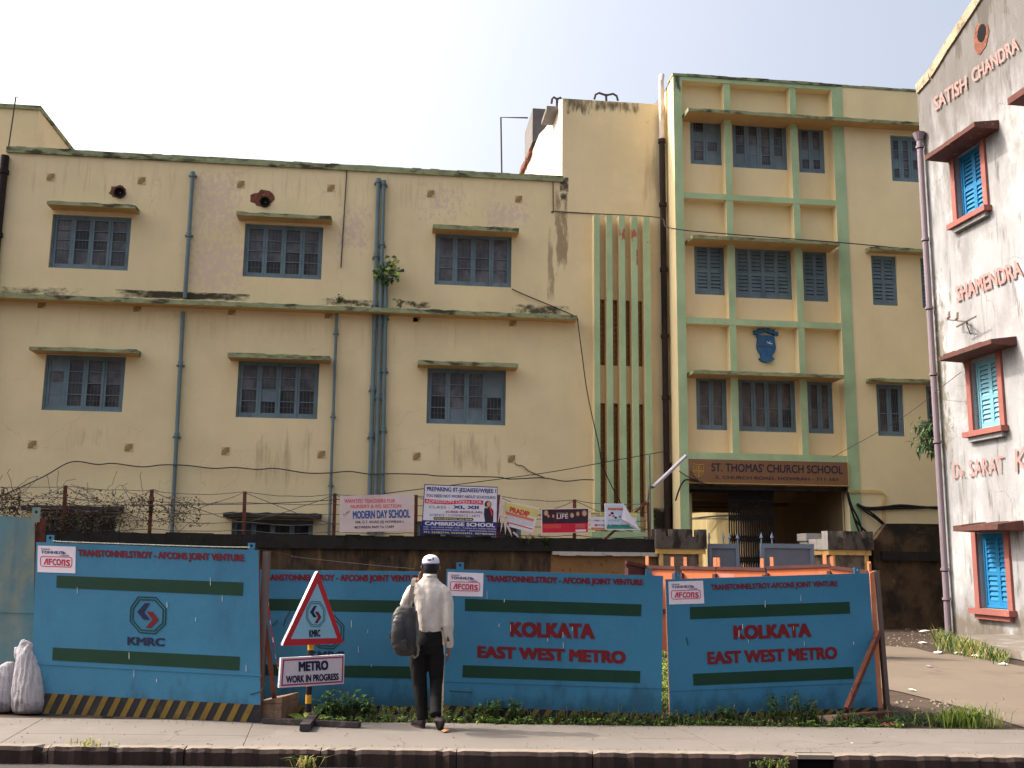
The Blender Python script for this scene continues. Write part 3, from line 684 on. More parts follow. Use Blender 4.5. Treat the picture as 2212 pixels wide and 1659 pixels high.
mb.add([FT.pt(uT0, 4.3, -10), FT.pt(uW, 4.3, -10), FT.pt(uW, zT, -10), FT.pt(uT0, zT, -10)], [(0, 1, 2, 3)], m_cream_t)
mb.build('tower_wall', SB, recalc=False)
mb = MB(); mb.box(FT, uT0-.03, uT0+.17, z_st-.6, zT, -10, -1.1, m_cement); mb.build('side_parapet', SB)
def greenbar(name, u0, u1, z0, z1, n0, n1):
    mb = MB(); mb.box(FT, u0, u1, z0, z1, n0, n1, m_cream_t, front=m_green); return mb.build(name, SB)
mb = MB(); mb.box(FT, uT0, uT1, -.1, zT, -.4, 0, m_cream_t, front=m_green); mb.build('pilaster', SB)
mb = MB(); mb.box(FT, uT2, uT3, -.1, zT, -.4, 0, m_cream_t, front=m_green); mb.build('pilaster', SB)
mb = MB(); N = 40
for i in range(N):
    a, b = uT1+(uT2-uT1)*i/N, uT1+(uT2-uT1)*(i+1)/N
    mb.box(FT, a, b, zb0, zT-.004, -.4, -.004, m_cream_t, front=m_green)
mb.build('top_beam', SB)
mb = MB(); N = 40
for i in range(N):
    a, b = uT0-.02+(uW-uT0)*i/N, uT0-.02+(uW-uT0)*(i+1)/N; mb.box(FT, a, b, zT-.05, zT+.03+rnd.uniform(-.01, .012), -.6, .03 if b < uT3+.1 else .0, m_chajja)
mb.build('tower_coping', SB)
mul = []
for (a, b) in (((1630, 1672, 700), (1117, 1162, 500)), ((685, 730, 1000), (1573, 1612, 500))):
    c = Cc if a[0] > 1000 else D
    u0 = (FT.px(c(a[0], a[2]), -.03)[0]+FT.px(G(b[0], b[2]), -.03)[0])/2; u1 = (FT.px(c(a[1], a[2]), -.03)[0]+FT.px(G(b[1], b[2]), -.03)[0])/2
    mul.append((u0, u1))
segs = [(b3[1], b2[0]), (b2[1], b1[0]), (b1[1], zb0)]
for (u0, u1) in mul:
    for (z0, z1) in segs: greenbar('mullion', u0, u1, z0, z1, -.4, -.03)
for b in (b1, b2, b3):
    greenbar('beam', uT1, uT2, b[0], b[1], -.4, -.02)
PJ = .42
for (tl, tr, u1_) in ((Cc(1385, 322), D(1030, 790), uW), (Cc(1412, 1160), H(1005, 312), None), (H(40, 1134), H(1030, 1176), None)):
    a, b = FT.px(tl, PJ), FT.px(tr, PJ); z = (a[1]+b[1])/2
    chajja(FT, a[0], u1_ or b[0], z-.1, z, PJ+.34, SB, n=-.34, seed=int(z*10))
for (tl, tr) in ((H(1200, 328), H(1590, 348)), (H(1205, 1190), H(1640, 1208))):
    a, b = FT.px(tl, PJ-.1), FT.px(tr, PJ-.1); z = (a[1]+b[1])/2; chajja(FT, a[0], uW, z-.1, z, PJ-.1-nWg, SB, n=nWg, seed=int(z*10)+1)
nw = nR-.06
for i, r in enumerate(T_TOP):
    bd = [((0, 2), (1, 2), (1, 3), (1, 0)), ((0, 0), (1, 0), (1, 1), (3, 0)), ((0, 1), (1, 1)), ((0, 1), (2, 0), (2, 2))][i]
    window(FT, r, nw if i < 3 else nWg-.1, 4 if i == 1 else (3 if i == 3 else 2), (.25, .5, .74), SB, boards=bd, dark=((1, 0),) if i == 2 else ((0, 3),), hinge=False)
for i, r in enumerate(T_MID): louvre(FT, r, nw if i < 3 else nWg-.1, 4 if i == 1 else 2, SB)
for i, r in enumerate(T_LOW): window(FT, r, nw if i < 3 else nWg-.1, 4 if i == 1 else 2, (.42,), SB, glass=m_glass_c, dark=((3, 0),) if i == 1 else (((1, 0), (1, 1)) if i == 3 else ()))
# passage behind the gateway
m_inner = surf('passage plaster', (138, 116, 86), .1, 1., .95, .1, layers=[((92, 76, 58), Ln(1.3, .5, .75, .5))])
m_court = surf('pale courtyard plaster', (132, 118, 80), .06, .8, .95, .1, layers=[((164, 152, 116), Ln((4., 4., .4), .55, .7, .6)), ((150, 130, 90), Lh(0, 2.5, (2., 2., 1.), .5, .3, .8))])
mb = MB(); yb = 39.; X0, X1 = uT1, uT2
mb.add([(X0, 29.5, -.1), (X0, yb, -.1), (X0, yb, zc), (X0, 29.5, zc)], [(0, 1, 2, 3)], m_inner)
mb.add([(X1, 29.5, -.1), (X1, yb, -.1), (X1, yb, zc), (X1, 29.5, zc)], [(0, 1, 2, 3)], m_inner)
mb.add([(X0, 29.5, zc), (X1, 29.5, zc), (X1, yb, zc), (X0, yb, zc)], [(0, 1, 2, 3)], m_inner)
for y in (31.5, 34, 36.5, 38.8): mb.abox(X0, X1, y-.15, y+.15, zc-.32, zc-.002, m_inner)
mb.build('passage', SB, recalc=False)
mb = MB(); mb.add([(X1, yb, -.1), (X1, 70, -.1), (X1, 70, 8), (X1, yb, 8)], [(0, 1, 2, 3)], m_court); mb.build('courtyard_wall', SB, recalc=False)
for y, h, wd in ((31.2, 2.1, 1.0), (33.6, 2.05, 1.1), (36.4, 2.0, 1.2)):
    mb = MB(); mb.abox(X1-.05, X1-.004, y-wd/2, y+wd/2, 0, h, m_frame); mb.build('passage_door', SB)
mb = MB(); mb.box(FT, uT1, uT2, zc-.12, zc-.003, -.3, -.05, m_oldpipe); mb.build('gate_head_beam', SB)
# old pipe in the corner of tower and stair block
pp = [FA.px(XY(1431, 175), .16), FA.px(XY(1437, 700), .16), FA.px(XY(1450, 1150), .16)]; um = pp[1][0]-.02
mb = MB(); zj = FA.px(Cc(1238, 560), .16)[1]
mb.tube([FA.pt(um, zj, .16), FA.pt(um, pp[0][1], .16), FA.pt(um+.06, pp[0][1]+.25, .05)], .085, m_litpipe, 12); mb.build('upper_corner_pipe', SB)  # upper length coloured pale to stand for sunlight on it
mb = MB(); mb.tube([FA.pt(um, .3, .16), FA.pt(um, zj+.05, .16)], .095, m_oldpipe, 12)
for z in (zj, zj-2.1, zj-4.2, zj-6.3, zj-8.2): mb.tube([FA.pt(um, z-.06, .16), FA.pt(um, z+.06, .16)], .125, m_oldpipe, 12)
mb.tube([FA.pt(um+.17, .3, .1), FA.pt(um+.17, 4.6, .1)], .05, m_oldpipe); mb.build('corner_pipe', SB)
# collapsible gate
m_gate = flat('black gate iron', (26, 22, 20), .6)
CG = thing('folding_gate', 'black collapsible lattice gate half drawn across the school passage', 'gate', FT.pt((uT1+uT2)/2, 0, -.6))
ng = -.7; gu0, gz1 = FT.px(GAT(572, 500), ng); gu1 = FT.px(GAT(1150, 500), ng)[0]; NB = 19; st = (gu1-gu0)/NB
mb = MB()
for i in range(NB+1): mb.box(FT, gu0+i*st-.018, gu0+i*st+.018, .05, gz1, ng-.012, ng+.012, m_gate)
mb.build('gate_bars', CG)
for z0 in [.35+.62*k for k in range(6)]:
    mb = MB()
    for i in range(NB):
        a, b = gu0+i*st, gu0+(i+1)*st
        for (p, q, o) in (((a, z0), (b, z0+.3), .016), ((a, z0+.3), (b, z0), .028)): mb.beam(FT.pt(*p, ng+o), FT.pt(*q, ng+o), .012, .026, m_gate, side=(0, 1, 0))
    mb.build('scissor_row', CG)
mb = MB(); mb.box(FT, uT1, gu1+.03, gz1-.02, gz1+.1, ng-.05, ng+.05, m_gate); mb.build('gate_rail', CG)
# school sign
m_sign = surf('brown sign board', (128, 92, 64), .06, 2., .7, .03); m_navy = flat('navy lettering', (44, 38, 58)); m_gold = flat('gold line', (202, 160, 80))
r = rect(FT, [G(848, 799), G(1868, 826), G(1865, 975), G(850, 957)], .05); sg = thing('school_sign', 'long brown signboard reading ST. THOMAS\' CHURCH SCHOOL above the gateway', 'sign', FT.pt((r[0]+r[1])/2, r[2], .05))
r = (uT1+.01, uT2-.01, r[2], min(r[3], b3[0]-.005))
mb = MB(); mb.box(FT, r[0], r[1], r[2], r[3], -.02, .05, m_sign); mb.build('board', sg)
mb = MB(); e = .02
for (a, b, c, d) in ((r[0], r[1], r[2]-.02, r[2]), (r[1]-e, r[1], r[2], r[3])): mb.box(FT, a, b, c, d, .03, .062, m_gold)
mb.build('edge_trim', sg)
Fs = Fr((0, YT, 0), (1, 0, 0)); ns = .056
text("ST. THOMAS' CHURCH SCHOOL", FT, [GAT(345, 105), GAT(2070, 142), GAT(2072, 252), GAT(347, 218)], ns, m_navy, sg, bold=.012)
text("3, CHURCH ROAD, HOWRAH - 711 101", FT, [GAT(398, 272), GAT(2005, 305), GAT(2005, 350), GAT(398, 322)], ns, m_navy, sg, bold=.008)
mb = MB()
def shield(c, s=1.): return [FT.px(GAT(180+(x-180)*s, 215+(y-215)*s), ns) for x, y in ((108, 140), (140, 158), (180, 142), (215, 162), (248, 150), (250, 215), (236, 255), (210, 278), (180, 292), (150, 278), (124, 250), (110, 212))]
mb.ring(FT, shield(0), shield(0, .94), .05, ns, m_gold)
def sline(a, b, wd=.012):
    p, q = FT.px(GAT(*a), ns), FT.px(GAT(*b), ns); mb.beam(FT.pt(*p, ns), FT.pt(*q, ns), .004, wd, m_gold, side=(0, 1, 0))
for a, b in (((176, 145), (176, 288)), ((186, 145), (186, 288)), ((110, 203), (250, 208)), ((110, 214), (250, 219)), ((108, 112), (140, 125)), ((140, 125), (215, 130)), ((215, 130), (252, 120)), ((130, 180), (150, 190)), ((150, 190), (155, 170)), ((205, 190), (225, 180)), ((200, 240), (230, 238)), ((135, 238), (160, 240))): sline(a, b)
mb.build('emblem', sg)
# crest
m_crest = surf('blue crest paint', (52, 96, 134), .1, 4., .7, .05); m_white = flat('white paint', (216, 206, 206)); m_brownp = flat('brown paint', (104, 84, 62))
nc = nR
cp = lambda x, y, n=nc: FT.px(CRS(x, y), n)
u, z = cp(840, 1390); cr = thing('crest', 'blue plaster shield crest with a white bird on the tower front', 'crest', FT.pt(u, z, nc))
mb = MB(); o = [(500, 430), (1130, 470), (1125, 560), (1140, 690), (1170, 850), (1160, 970), (1115, 1070), (1040, 1150), (860, 1245), (700, 1160), (620, 1080), (550, 960), (520, 850), (530, 720), (550, 560)]
mb.prism(FT, [cp(*p) for p in o], nc-.01, nc+.1, m_crest); mb.build('shield', cr)
mb = MB(); o = [(400, 290), (545, 300), (560, 235), (720, 255), (725, 210), (935, 220), (945, 275), (1105, 272), (1110, 345), (1245, 340), (1235, 390), (1245, 465), (1100, 450), (1085, 400), (930, 390), (880, 340), (740, 325), (690, 370), (590, 365), (550, 425), (400, 415), (430, 350)]
mb.prism(FT, [cp(*p) for p in o], nc-.01, nc+.13, m_crest); mb.build('top_scroll', cr)
mb = MB(); o = [(655, 1130), (860, 1240), (1050, 1140), (1040, 1190), (1120, 1290), (1000, 1370), (870, 1395), (720, 1370), (590, 1270), (650, 1200)]
mb.prism(FT, [cp(*p) for p in o], nc-.01, nc+.12, m_crest); mb.build('base_scroll', cr)
mb = MB(); mb.prism(FT, [cp(530, 840), cp(1165, 868), cp(1165, 882), cp(530, 858)], nc+.09, nc+.106, m_navy); mb.prism(FT, [cp(815, 460), cp(850, 460), cp(858, 1230), cp(835, 1230)], nc+.09, nc+.112, m_crest); mb.build('cross_rib', cr)
mb = MB()
for o in ([(870, 610), (955, 690), (935, 715), (885, 655)], [(930, 720), (1005, 635), (1020, 650), (965, 730)], [(940, 690), (1085, 715), (1065, 750), (985, 725)], [(915, 745), (945, 700), (965, 715)]): mb.prism(FT, [cp(*p, nc+.1) for p in o], nc+.1, nc+.107, m_white)
mb.build('bird', cr)
mb = MB(); mb.prism(FT, [cp(*p, nc+.1) for p in ((610, 740), (715, 775), (740, 650), (770, 660), (745, 790), (690, 800))], nc+.1, nc+.107, m_brownp); mb.build('figure', cr)

# ================================================================== white building
m_wwall = surf('white lime wash, stained', (148, 148, 150), .05, .8, .93, .3, 10, layers=[
    ((112, 107, 103), Ln((1.4, 1.4, .4), .44, .72, .65)), ((190, 188, 188), Ln((.7, .7, .5), .5, .7, .6)), ((92, 86, 82), Ln((8., 8., .5), .58, .74, .6)), ((90, 82, 76), Lcrack(.7, .006, .7)), ((74, 67, 62), Ln((3., 3., .6), .57, .72, .75)),
    ((88, 82, 76), Lh(14.5, 8., (2., 2., .6), .3, .4, .75)),
    ((62, 56, 46), Lh(15.2, 12.2, (3., 3., .8), .55, .15, .6)),
    ((96, 84, 68), Lh(0., 1.8, (2., 2., 1.5), .45, .3, .8)),
    ((84, 74, 66), Lp((20.8, 23.3, 8.95, 10.4), thr=.5, scale=(2.5, 2.5, 1.4), k=.4, amt=.6, ax='Y', power=.25)),
    ((70, 60, 52), Lp((20.8, 23.6, 5.0, 5.7), thr=.5, scale=(4., 4., 3.), k=.4, amt=.7, ax='Y', power=.25)),
    ((96, 86, 60), Lp((23.35, 24.1, 3.6, 9.6), thr=.5, scale=(6., 6., 3.), k=.14, amt=.7, ax='Y'))])
m_wcop = surf('mouldy coping', (156, 140, 118), .12, 2., .95, .3, 12, layers=[((90, 80, 60), Ln(3., .5, .68, .8)), ((210, 200, 188), Ln(4., .6, .7, .6))])
m_red = surf('faded red trim paint', (142, 88, 80), .08, 2., .85, .1, layers=[((170, 124, 114), Ln((4., 4., 2.), .6, .72, .6))])
m_wch = surf('stained red brown canopy', (96, 60, 54), .2, 3., .95, .25, layers=[((70, 54, 46), Ln((3., 3., 3.), .45, .65, .9)), ((150, 120, 104), Ln(6., .6, .7, .6))])
m_blue = surf('bright blue shutter paint', (34, 116, 164), .06, 3., .6, .03)
m_blue2 = surf('pale weathered blue shutter paint', (120, 170, 188), .08, 3., .6, .03)
m_lav = surf('lavender drainpipe', (128, 114, 122), .06, 2., .6, .05, layers=[((120, 100, 104), Ln((3., 3., .5), .55, .75, .5))])
m_letter = surf('faded red raised letters', (172, 122, 116), .1, 6., .8, .1)
WB = thing('white_building', 'tall stained white building with blue shutters and red lettering', 'building', CORN)
pj = .1
def wr(c, q): return rect(FW, [c(*p) for p in q])
WW = [wr(D, [(1745, 1040), (1928, 930), (1960, 1372), (1800, 1448)]), wr(WM, [(500, 870), (722, 800), (745, 1372), (548, 1408)]), wr(P4, [(1118, 400), (1262, 392), (1275, 808), (1118, 800)])]
out = [FW.px(WT(*p)) for p in ((0, 980), (100, 850), (200, 690), (300, 520), (400, 370), (500, 215), (640, 0), (760, -200), (900, -460))]
out = [(0., out[0][1])]+out[1:]
uN = 9.; zc0 = out[0][1]
mb = MB(); wall_holes(mb, FW, 0, uN, -.1, zc0, WW, m_wwall, depth=.22)
top = out+[(uN, out[-1][1]+.6)]
mb.poly([FW.pt(u, z) for u, z in [(0, zc0)]+top[1:]+[(uN, zc0)]], m_wwall)
mb.add([FW.pt(0, -.1), FW.pt(0, -.1, -9), FW.pt(0, zc0, -9), FW.pt(0, zc0)], [(0, 1, 2, 3)], m_wwall)
mb.build('wall', WB, recalc=False)
mb = MB()
for (a, b) in zip(top[:-1], top[1:]):
    k = .06; d = V((b[0]-a[0], b[1]-a[1], 0)).normalized(); nx, nz = -d.y*.3, d.x*.3
    P = FW.pt
    mb.hexa([P(a[0]-nx*.8, a[1]-nz*.8, .05), P(b[0]-nx*.8, b[1]-nz*.8, .05), P(b[0]+nx*.15, b[1]+nz*.15, .04), P(a[0]+nx*.15, a[1]+nz*.15, .04), P(a[0]-nx*.8, a[1]-nz*.8, -.4), P(b[0]-nx*.8, b[1]-nz*.8, -.4), P(b[0]+nx*.15, b[1]+nz*.15, -.4), P(a[0]+nx*.15, a[1]+nz*.15, -.4)], m_wcop)
mb.build('gable_coping', WB)
for i, r in enumerate(WW):
    mb = MB(); f = .17
    u0, u1, z0, z1 = r
    mb.box(FW, u0-f, u0-.003, z0, z1+.1, -.1, .06, m_red); mb.build('jamb', WB); mb = MB(); mb.box(FW, u1+.003, u1+f, z0, z1+.1, -.1, .06, m_red); mb.build('jamb', WB)
    louvre(FW, (u0+.02, u1-.02, z0+.02, z1), -.13, 2, WB, split=.45, fm=m_blue2 if i == 1 else m_blue, slats=13, label='pale weathered shutters' if i == 1 else None)
    mb = MB(); mb.box(FW, u0-f-.07, u1+f+.07, z0-.13, z0-.004, -.1, .2, m_red); mb.box(FW, u0-f+.05, u1+f-.03, z0-.24, z0-.133, -.1, .12, m_wwall if i < 2 else m_red); mb.build('sill', WB)
    q = [(D, (1562, 1042), (1885, 815)), (WM, (250, 838), (665, 698)), (P4, (975, 375), (1215, 362))][i]; pr = .62
    a, b = FW.px(q[0](*q[1]), pr), FW.px(q[0](*q[2]), pr); z = (a[1]+b[1])/2 if i < 2 else a[1]
    rr = random.Random(i); mb = MB(); U1 = max(b[0], u1+f+.12) if i == 2 else b[0]; N = 10
    for k in range(N):
        c0, c1 = a[0]+(U1-a[0])*k/N, a[0]+(U1-a[0])*(k+1)/N; j = rr.uniform(0, .025)
        mb.hexa([FW.pt(c0, z-.05, pr), FW.pt(c1, z-.05, pr), FW.pt(c1, z+.05+j, pr), FW.pt(c0, z+.05+j, pr), FW.pt(c0, z-.07, 0), FW.pt(c1, z-.07, 0), FW.pt(c1, z+.14+j, 0), FW.pt(c0, z+.14+j, 0)], m_wch)
    mb.build('canopy', WB)
a = FW.px(WT(1025, 1215), .62); mb = MB(); mb.box(FW, a[0], a[0]+1.6, a[1]-.05, a[1]+.1, 0, .62, m_wch); mb.build('canopy', WB)
text('SATISH', FW, [WT(145, 1155), WT(535, 885), WT(545, 1055), WT(165, 1318)], .045, m_letter, WB, bold=.015, ext=.0)
text('CHANDRA', FW, [WT(592, 830), WT(1130, 425), WT(1165, 590), WT(612, 985)], .045, m_letter, WB, bold=.015)
text('SHAMENDRA', FW, [WM(380, 268), WM(885, 48), WM(915, 182), WM(393, 390)], .045, m_letter, WB, bold=.02)
text('D', FW, [P4(972, 22), P4(1005, 15), P4(1003, 100), P4(975, 104)], .045, m_letter, WB)
text('R.', FW, [P4(1010, 55), P4(1040, 50), P4(1042, 95), P4(1012, 99)], .045, m_letter, WB)
text('SARAT', FW, [P4(1058, 5), P4(1245, -22), P4(1246, 72), P4(1062, 95)], .045, m_letter, WB)
text('K', FW, [XY(2192, 970), XY(2218, 963), XY(2220, 1016), XY(2193, 1020)], .045, m_letter, WB)
u0, z0 = FW.px(XY(2002, 296), .14); u1, z1 = FW.px(XY(2053, 1350), .14); um = .2
mb = MB(); mb.tube([FW.pt(um, .0, .14), FW.pt(um, z0+.1, .14)], .075, m_lav, 12)
for z in [z0-.1, z0-2.6, z0-4.4, z0-6.1, z0-7.8, 1.6, .9]: mb.tube([FW.pt(um, z-.06, .14), FW.pt(um, z+.0, .14)], .1, m_lav, 12); mb.tube([FW.pt(um, z-.085, .14), FW.pt(um, z-.062, .14)], .082, m_black, 12)
mb.tube([FW.pt(um, z0+.05, .14), FW.pt(um, z0+.25, .14)], [.09, .16], m_lav, 12); mb.build('drainpipe', WB)
mb = MB(); c = FW.px(WT(715, 450)); rr = random.Random(2); 
mb.prism(FW, [(c[0]+cos(a)*.3*j, c[1]+sin(a)*.42*j) for a, j in [(2*math.pi*k/14, rr.uniform(.75, 1.1)) for k in range(14)]], -.05, .015, m_brick); h = mb.build('exhaust_hole', WB)
mb = MB(); mb.prism(FW, [(c[0]+.05+cos(2*math.pi*k/14)*.17, c[1]+.1+sin(2*math.pi*k/14)*.22) for k in range(14)], .0, .022, m_black); mb.build('hole_opening', h)
# low brick apron at its foot
mb = MB(); ap = [onZ(P4(*p), 0) for p in ((1000, 985), (1100, 1010), (1200, 1048), (1290, 1068), (1400, 1090))]; ap = [p for p in ap]
for a, b in zip(ap[:-1], ap[1:]):
    A2 = lambda p: V((CORN.x+.4, p.y, 0))
    mb.hexa([a, b, b+V((0, 0, .16)), a+V((0, 0, .16)), A2(a), A2(b), A2(b)+V((0, 0, .2)), A2(a)+V((0, 0, .2))], m_wwall)
mb.build('apron', WB)
# bracket with two insulators
m_porc = flat('porcelain', (180, 164, 150), .4); m_iron = flat('dull iron', (92, 78, 74))
ib = thing('insulator_bracket', 'iron wire bracket with two white insulators on white wall', 'bracket', FW.pt(*FW.px(WM(460, 545), .3), .3)); mb = MB(); nb = .3
p = lambda x, y, n=nb: FW.at(WM(x, y), n)
mb.beam(p(320, 528), p(470, 545), .03, .03, m_iron); mb.beam(p(465, 543), p(545, 503), .03, .03, m_iron); mb.beam(p(392, 586), p(468, 546), .03, .03, m_iron)
mb.tube([p(465, 545), FW.at(WM(500, 640), 0)], .012, m_wire2); mb.tube([p(480, 548), FW.at(WM(478, 560), 0)], .012, m_wire2); mb.build('arm', ib)
for x, y in ((328, 522), (393, 530)):
    b = p(x, y); mb = MB(); mb.tube([b, b+V((0, 0, .05)), b+V((0, 0, .07)), b+V((0, 0, .1)), b+V((0, 0, .12)), b+V((0, 0, .17)), b+V((0, 0, .19))], [.03, .06, .04, .06, .045, .06, .03], m_porc, 12); mb.build('insulator', ib, smooth=True)

# ================================================================== boundary wall, pillars, gates
m_bwall = surf('mould blackened boundary wall', (76, 61, 46), .2, 1.2, .97, .4, 12, layers=[
    ((128, 100, 60), Ln((3.2, 3.2, .5), .54, .7, .8)), ((34, 30, 27), Ln((2., 2., .8), .45, .62, .85)), ((176, 150, 130), Ln((2.2, 2.2, 1.), .66, .76, .5))])
m_bwall_r = surf('speckled brown wall', (128, 96, 62), .15, 1., .97, .5, 16, layers=[((54, 42, 34), Ln(11., .6, .68, .9)), ((60, 52, 46), Lh(.2, 1.7, (2., 2., 2.), .5, .15, .9)), ((176, 140, 122), Ln((3., 3., 2.), .66, .74, .6))])
m_bcop = surf('black mossy coping', (40, 38, 36), .25, 2., .97, .4, 14, layers=[((92, 82, 72), Ln(8., .62, .75, .6)), ((24, 23, 20), Ln((2., 2., 2.), .5, .65, .8))])
m_pil = surf('weathered pillar plaster', (112, 98, 86), .12, 3., .97, .4, 20, layers=[((64, 54, 48), Ln((4., 4., 2.), .45, .65, .8)), ((176, 166, 158), Ln(14., .66, .72, .8))])
m_batt = surf('black speckled merlon cement', (88, 80, 74), .15, 3., .97, .5, 18, layers=[((36, 32, 28), Ln((4., 4., 1.5), .45, .62, .9)), ((170, 162, 156), Ln(15., .64, .72, .8))])
m_trim = surf('cream pillar trim', (206, 166, 100), .08, 3., .9, .1, layers=[((110, 90, 70), Ln((4., 4., 2.), .55, .7, .6))])
m_wlit = surf('pale plaster and sunlit pillar side', (176, 170, 164), .06, 3., .95, .2, layers=[((120, 110, 100), Ln((5., 5., .5), .55, .7, .6))])
zcop = (FBW.px(E(750, 1450))[1]+FBW.px(F(790, 1490))[1]+FBW.px(G(300, 1345))[1])/3
uP0, uP1 = FBW.px(G(645, 1500), .3)[0], FBW.px(G(925, 1500), .3)[0]
uB = FBW.px(F(1590, 1600))[0]
BW = thing('boundary_wall', 'mould blackened boundary wall with a dark coping in front of the school', 'wall', (0, 26.5, 0))
mb = MB(); mb.box(FBW, -26, uB, -.1, zcop-.3, -.3, 0, m_bwall); mb.box(FBW, uB, uP0, -.1, zcop-.3, -.3, .003, m_bwall_r); mb.build('wall', BW)
mb = MB(); rr = random.Random(5)
for i in range(90):
    a, b = -26+(uP0+26)*i/90, -26+(uP0+26)*(i+1)/90; j = rr.uniform(-.02, .02)
    mb.box(FBW, a, b, zcop-.34, zcop+j, -.36, .1+rr.uniform(-.01, .01), m_bcop)
mb.build('coping', BW)
mb = MB(); a0 = FBW.px(F(1600, 1580), .1)[0]
for i in range(14): a, b = a0+(uP0-a0)*i/14, a0+(uP0-a0)*(i+1)/14; mb.box(FBW, a, b, zcop-.42-rr.random()*.03, zcop-.34, -.02, .13, m_wlit)
mb.build('ledge', BW)
def pillar(x0, x1, tr0, tr1, label, cx0, cx1, yt, yb, nf, litface=False):
    n = nf; u0, u1 = FBW.px(G(x0, 1350), n)[0], FBW.px(G(x1, 1350), n)[0]; zt, zb = FBW.px(G((x0+x1)/2, yt), n)[1], FBW.px(G((x0+x1)/2, yb), n)[1]
    c0, c1 = FBW.px(G(cx0, 1450), n-.1)[0], FBW.px(G(cx1, 1450), n-.1)[0]
    t = thing('gate_pillar', label, 'pillar', FBW.pt((c0+c1)/2, 0, n-.3)); dep = u1-u0
    mb = MB(); mb.box(FBW, c0, c1, -.05, zb-.14, n-.1-(c1-c0), n-.1, m_pil); mb.build('shaft', t)
    mb = MB()
    for a, b in ((c0, c0+.1), (c1-.1, c1)): mb.box(FBW, a, b, -.05, zb-.14, n-.1, n-.07, m_trim)
    mb.box(FBW, c0-.08, c1+.08, zb-.14, zb-.003, n-.2-(c1-c0), n-.05, m_trim); mb.build('trim', t)
    mb = MB(); w_ = u1-u0; h = zt-zb
    mb.box(FBW, u0, u1, zb, zb+h*.62, n-w_, n, m_batt); 
    for (a, b) in ((0, .19), (.33, .72), (.85, 1.)):
        P = FBW.pt; c, d = u0+w_*a, u0+w_*b; e = .03
        for (m0, m1) in ((-.35*w_, 0),):
            mb.hexa([P(c, zb+h*.622, n+m1), P(d, zb+h*.622, n+m1), P(d, zb+h, n+m1-.01), P(c, zb+h, n+m1-.01), P(c, zb+h*.622, n+m0), P(d, zb+h*.622, n+m0), P(d, zb+h, n+m0), P(c, zb+h, n+m0)], m_batt)
    if litface: mb.box(FBW, u0-.012, u0-.002, zb, zb+h, n-w_*.3, n-.01, m_wlit); mb.box(FBW, u0-.012, u0-.002, zb, zb+h*.6, n-w_, n-w_*.3, m_wlit)  # thin pale sheets paint the left side as sunlit
    mb.build('battlement', t); return t
pillar(622, 955, 0, 0, 'left battlemented gate pillar at the end of the dark boundary wall', 642, 925, 1262, 1390, .3)
pillar(1752, 2050, 0, 0, 'right battlemented gate pillar with one side painted sunlit by the mossy wall', 1770, 2012, 1276, 1398, .3, True)
m_steel = surf('grey blue gate sheet', (104, 108, 122), .08, 1.5, .55, .05, layers=[((84, 84, 94), Ln((3., 3., .5), .5, .75, .5))])
m_steelf = surf('grey blue gate frame', (112, 124, 140), .06, 2., .55, .03)
for (tl, tr, lab, dn) in ((GAT(300, 1160), GAT(705, 1178), 'narrower grey blue gate leaf beside the left battlemented pillar', .0), (GAT(990, 1165), GAT(1685, 1172), 'wider grey blue gate leaf in front of the right gate pillar', .05)):
    n = -.25+dn; a, b = FBW.px(tl, n), FBW.px(tr, n); z = (a[1]+b[1])/2; g = thing('metal_gate', lab, 'gate', FBW.pt((a[0]+b[0])/2, 0, n), group='grey gate leaves of the school entrance')
    mb = MB(); mb.box(FBW, a[0]+.1, b[0]-.1, .08, z-.12, n-.02, n, m_steel); mb.build('sheet', g)
    mb = MB()
    for (p, q, c, d) in ((a[0], a[0]+.1, .03, z), (b[0]-.1, b[0], .03, z), (a[0]+.1, b[0]-.1, z-.12, z-.0), (a[0]+.1, b[0]-.1, .03, .12)): mb.box(FBW, p, q, c, d, n-.05, n+.04, m_steelf)
    mb.build('gate_frame', g)
    for t in ((.04, .5, .7, .97) if dn == 0 else (.02, .22)):
        mb = MB(); u = a[0]+(b[0]-a[0])*t; mb.tube([FBW.pt(u, z, n), FBW.pt(u, z+.14, n), FBW.pt(u, z+.15, n), FBW.pt(u, z+.3, n)], [.02, .02, .05, .003], m_steelf, 6); mb.build('spike', g)
MW = thing('mossy_wall', 'black mossy plastered wall at the end of the lane', 'wall', FBW.pt(17, 0))
mb = MB(); o = [FBW.px(P4(*p)) for p in ((545, 440), (560, 430), (590, 385), (625, 345), (760, 345), (915, 348))]
uR = FBW.px(P4(545, 440))[0]
mb.prism(FBW, [(uR, -.1)]+o+[(o[-1][0]+6, o[-1][1]), (o[-1][0]+6, -.1)], -.3, -.02, surf('black moss wall', (84, 66, 48), .2, 1.3, .97, .5, 12, layers=[
    ((38, 32, 26), Ln((1.5, 1.5, 1.2), .4, .62, .9)), ((140, 112, 70), Ln((2.4, 2.4, 2.), .62, .75, .7)), ((30, 28, 24), Lh(3., 1.9, (1.5, 1.5, 2.), .4, .2, .9))])); mb.build('wall', MW)
mb = MB(); zz = FBW.px(P4(700, 520))[1]; mb.box(FBW, uR+.2, o[-1][0]+6, zz-.12, zz+.12, -.1, .09, m_bcop); mb.build('string_course', MW)
m_grey = surf('rough grey pilaster', (150, 140, 130), .1, 3., .95, .3, layers=[((90, 80, 70), Ln((4., 4., 1.), .5, .7, .7))])
u, z = FBW.px(G(1640, 1290), -1.); pp_ = thing('concrete_post', 'short pale square post standing behind the right gate pillar', 'post', FBW.pt(u, 0, -1.2)); mb = MB()
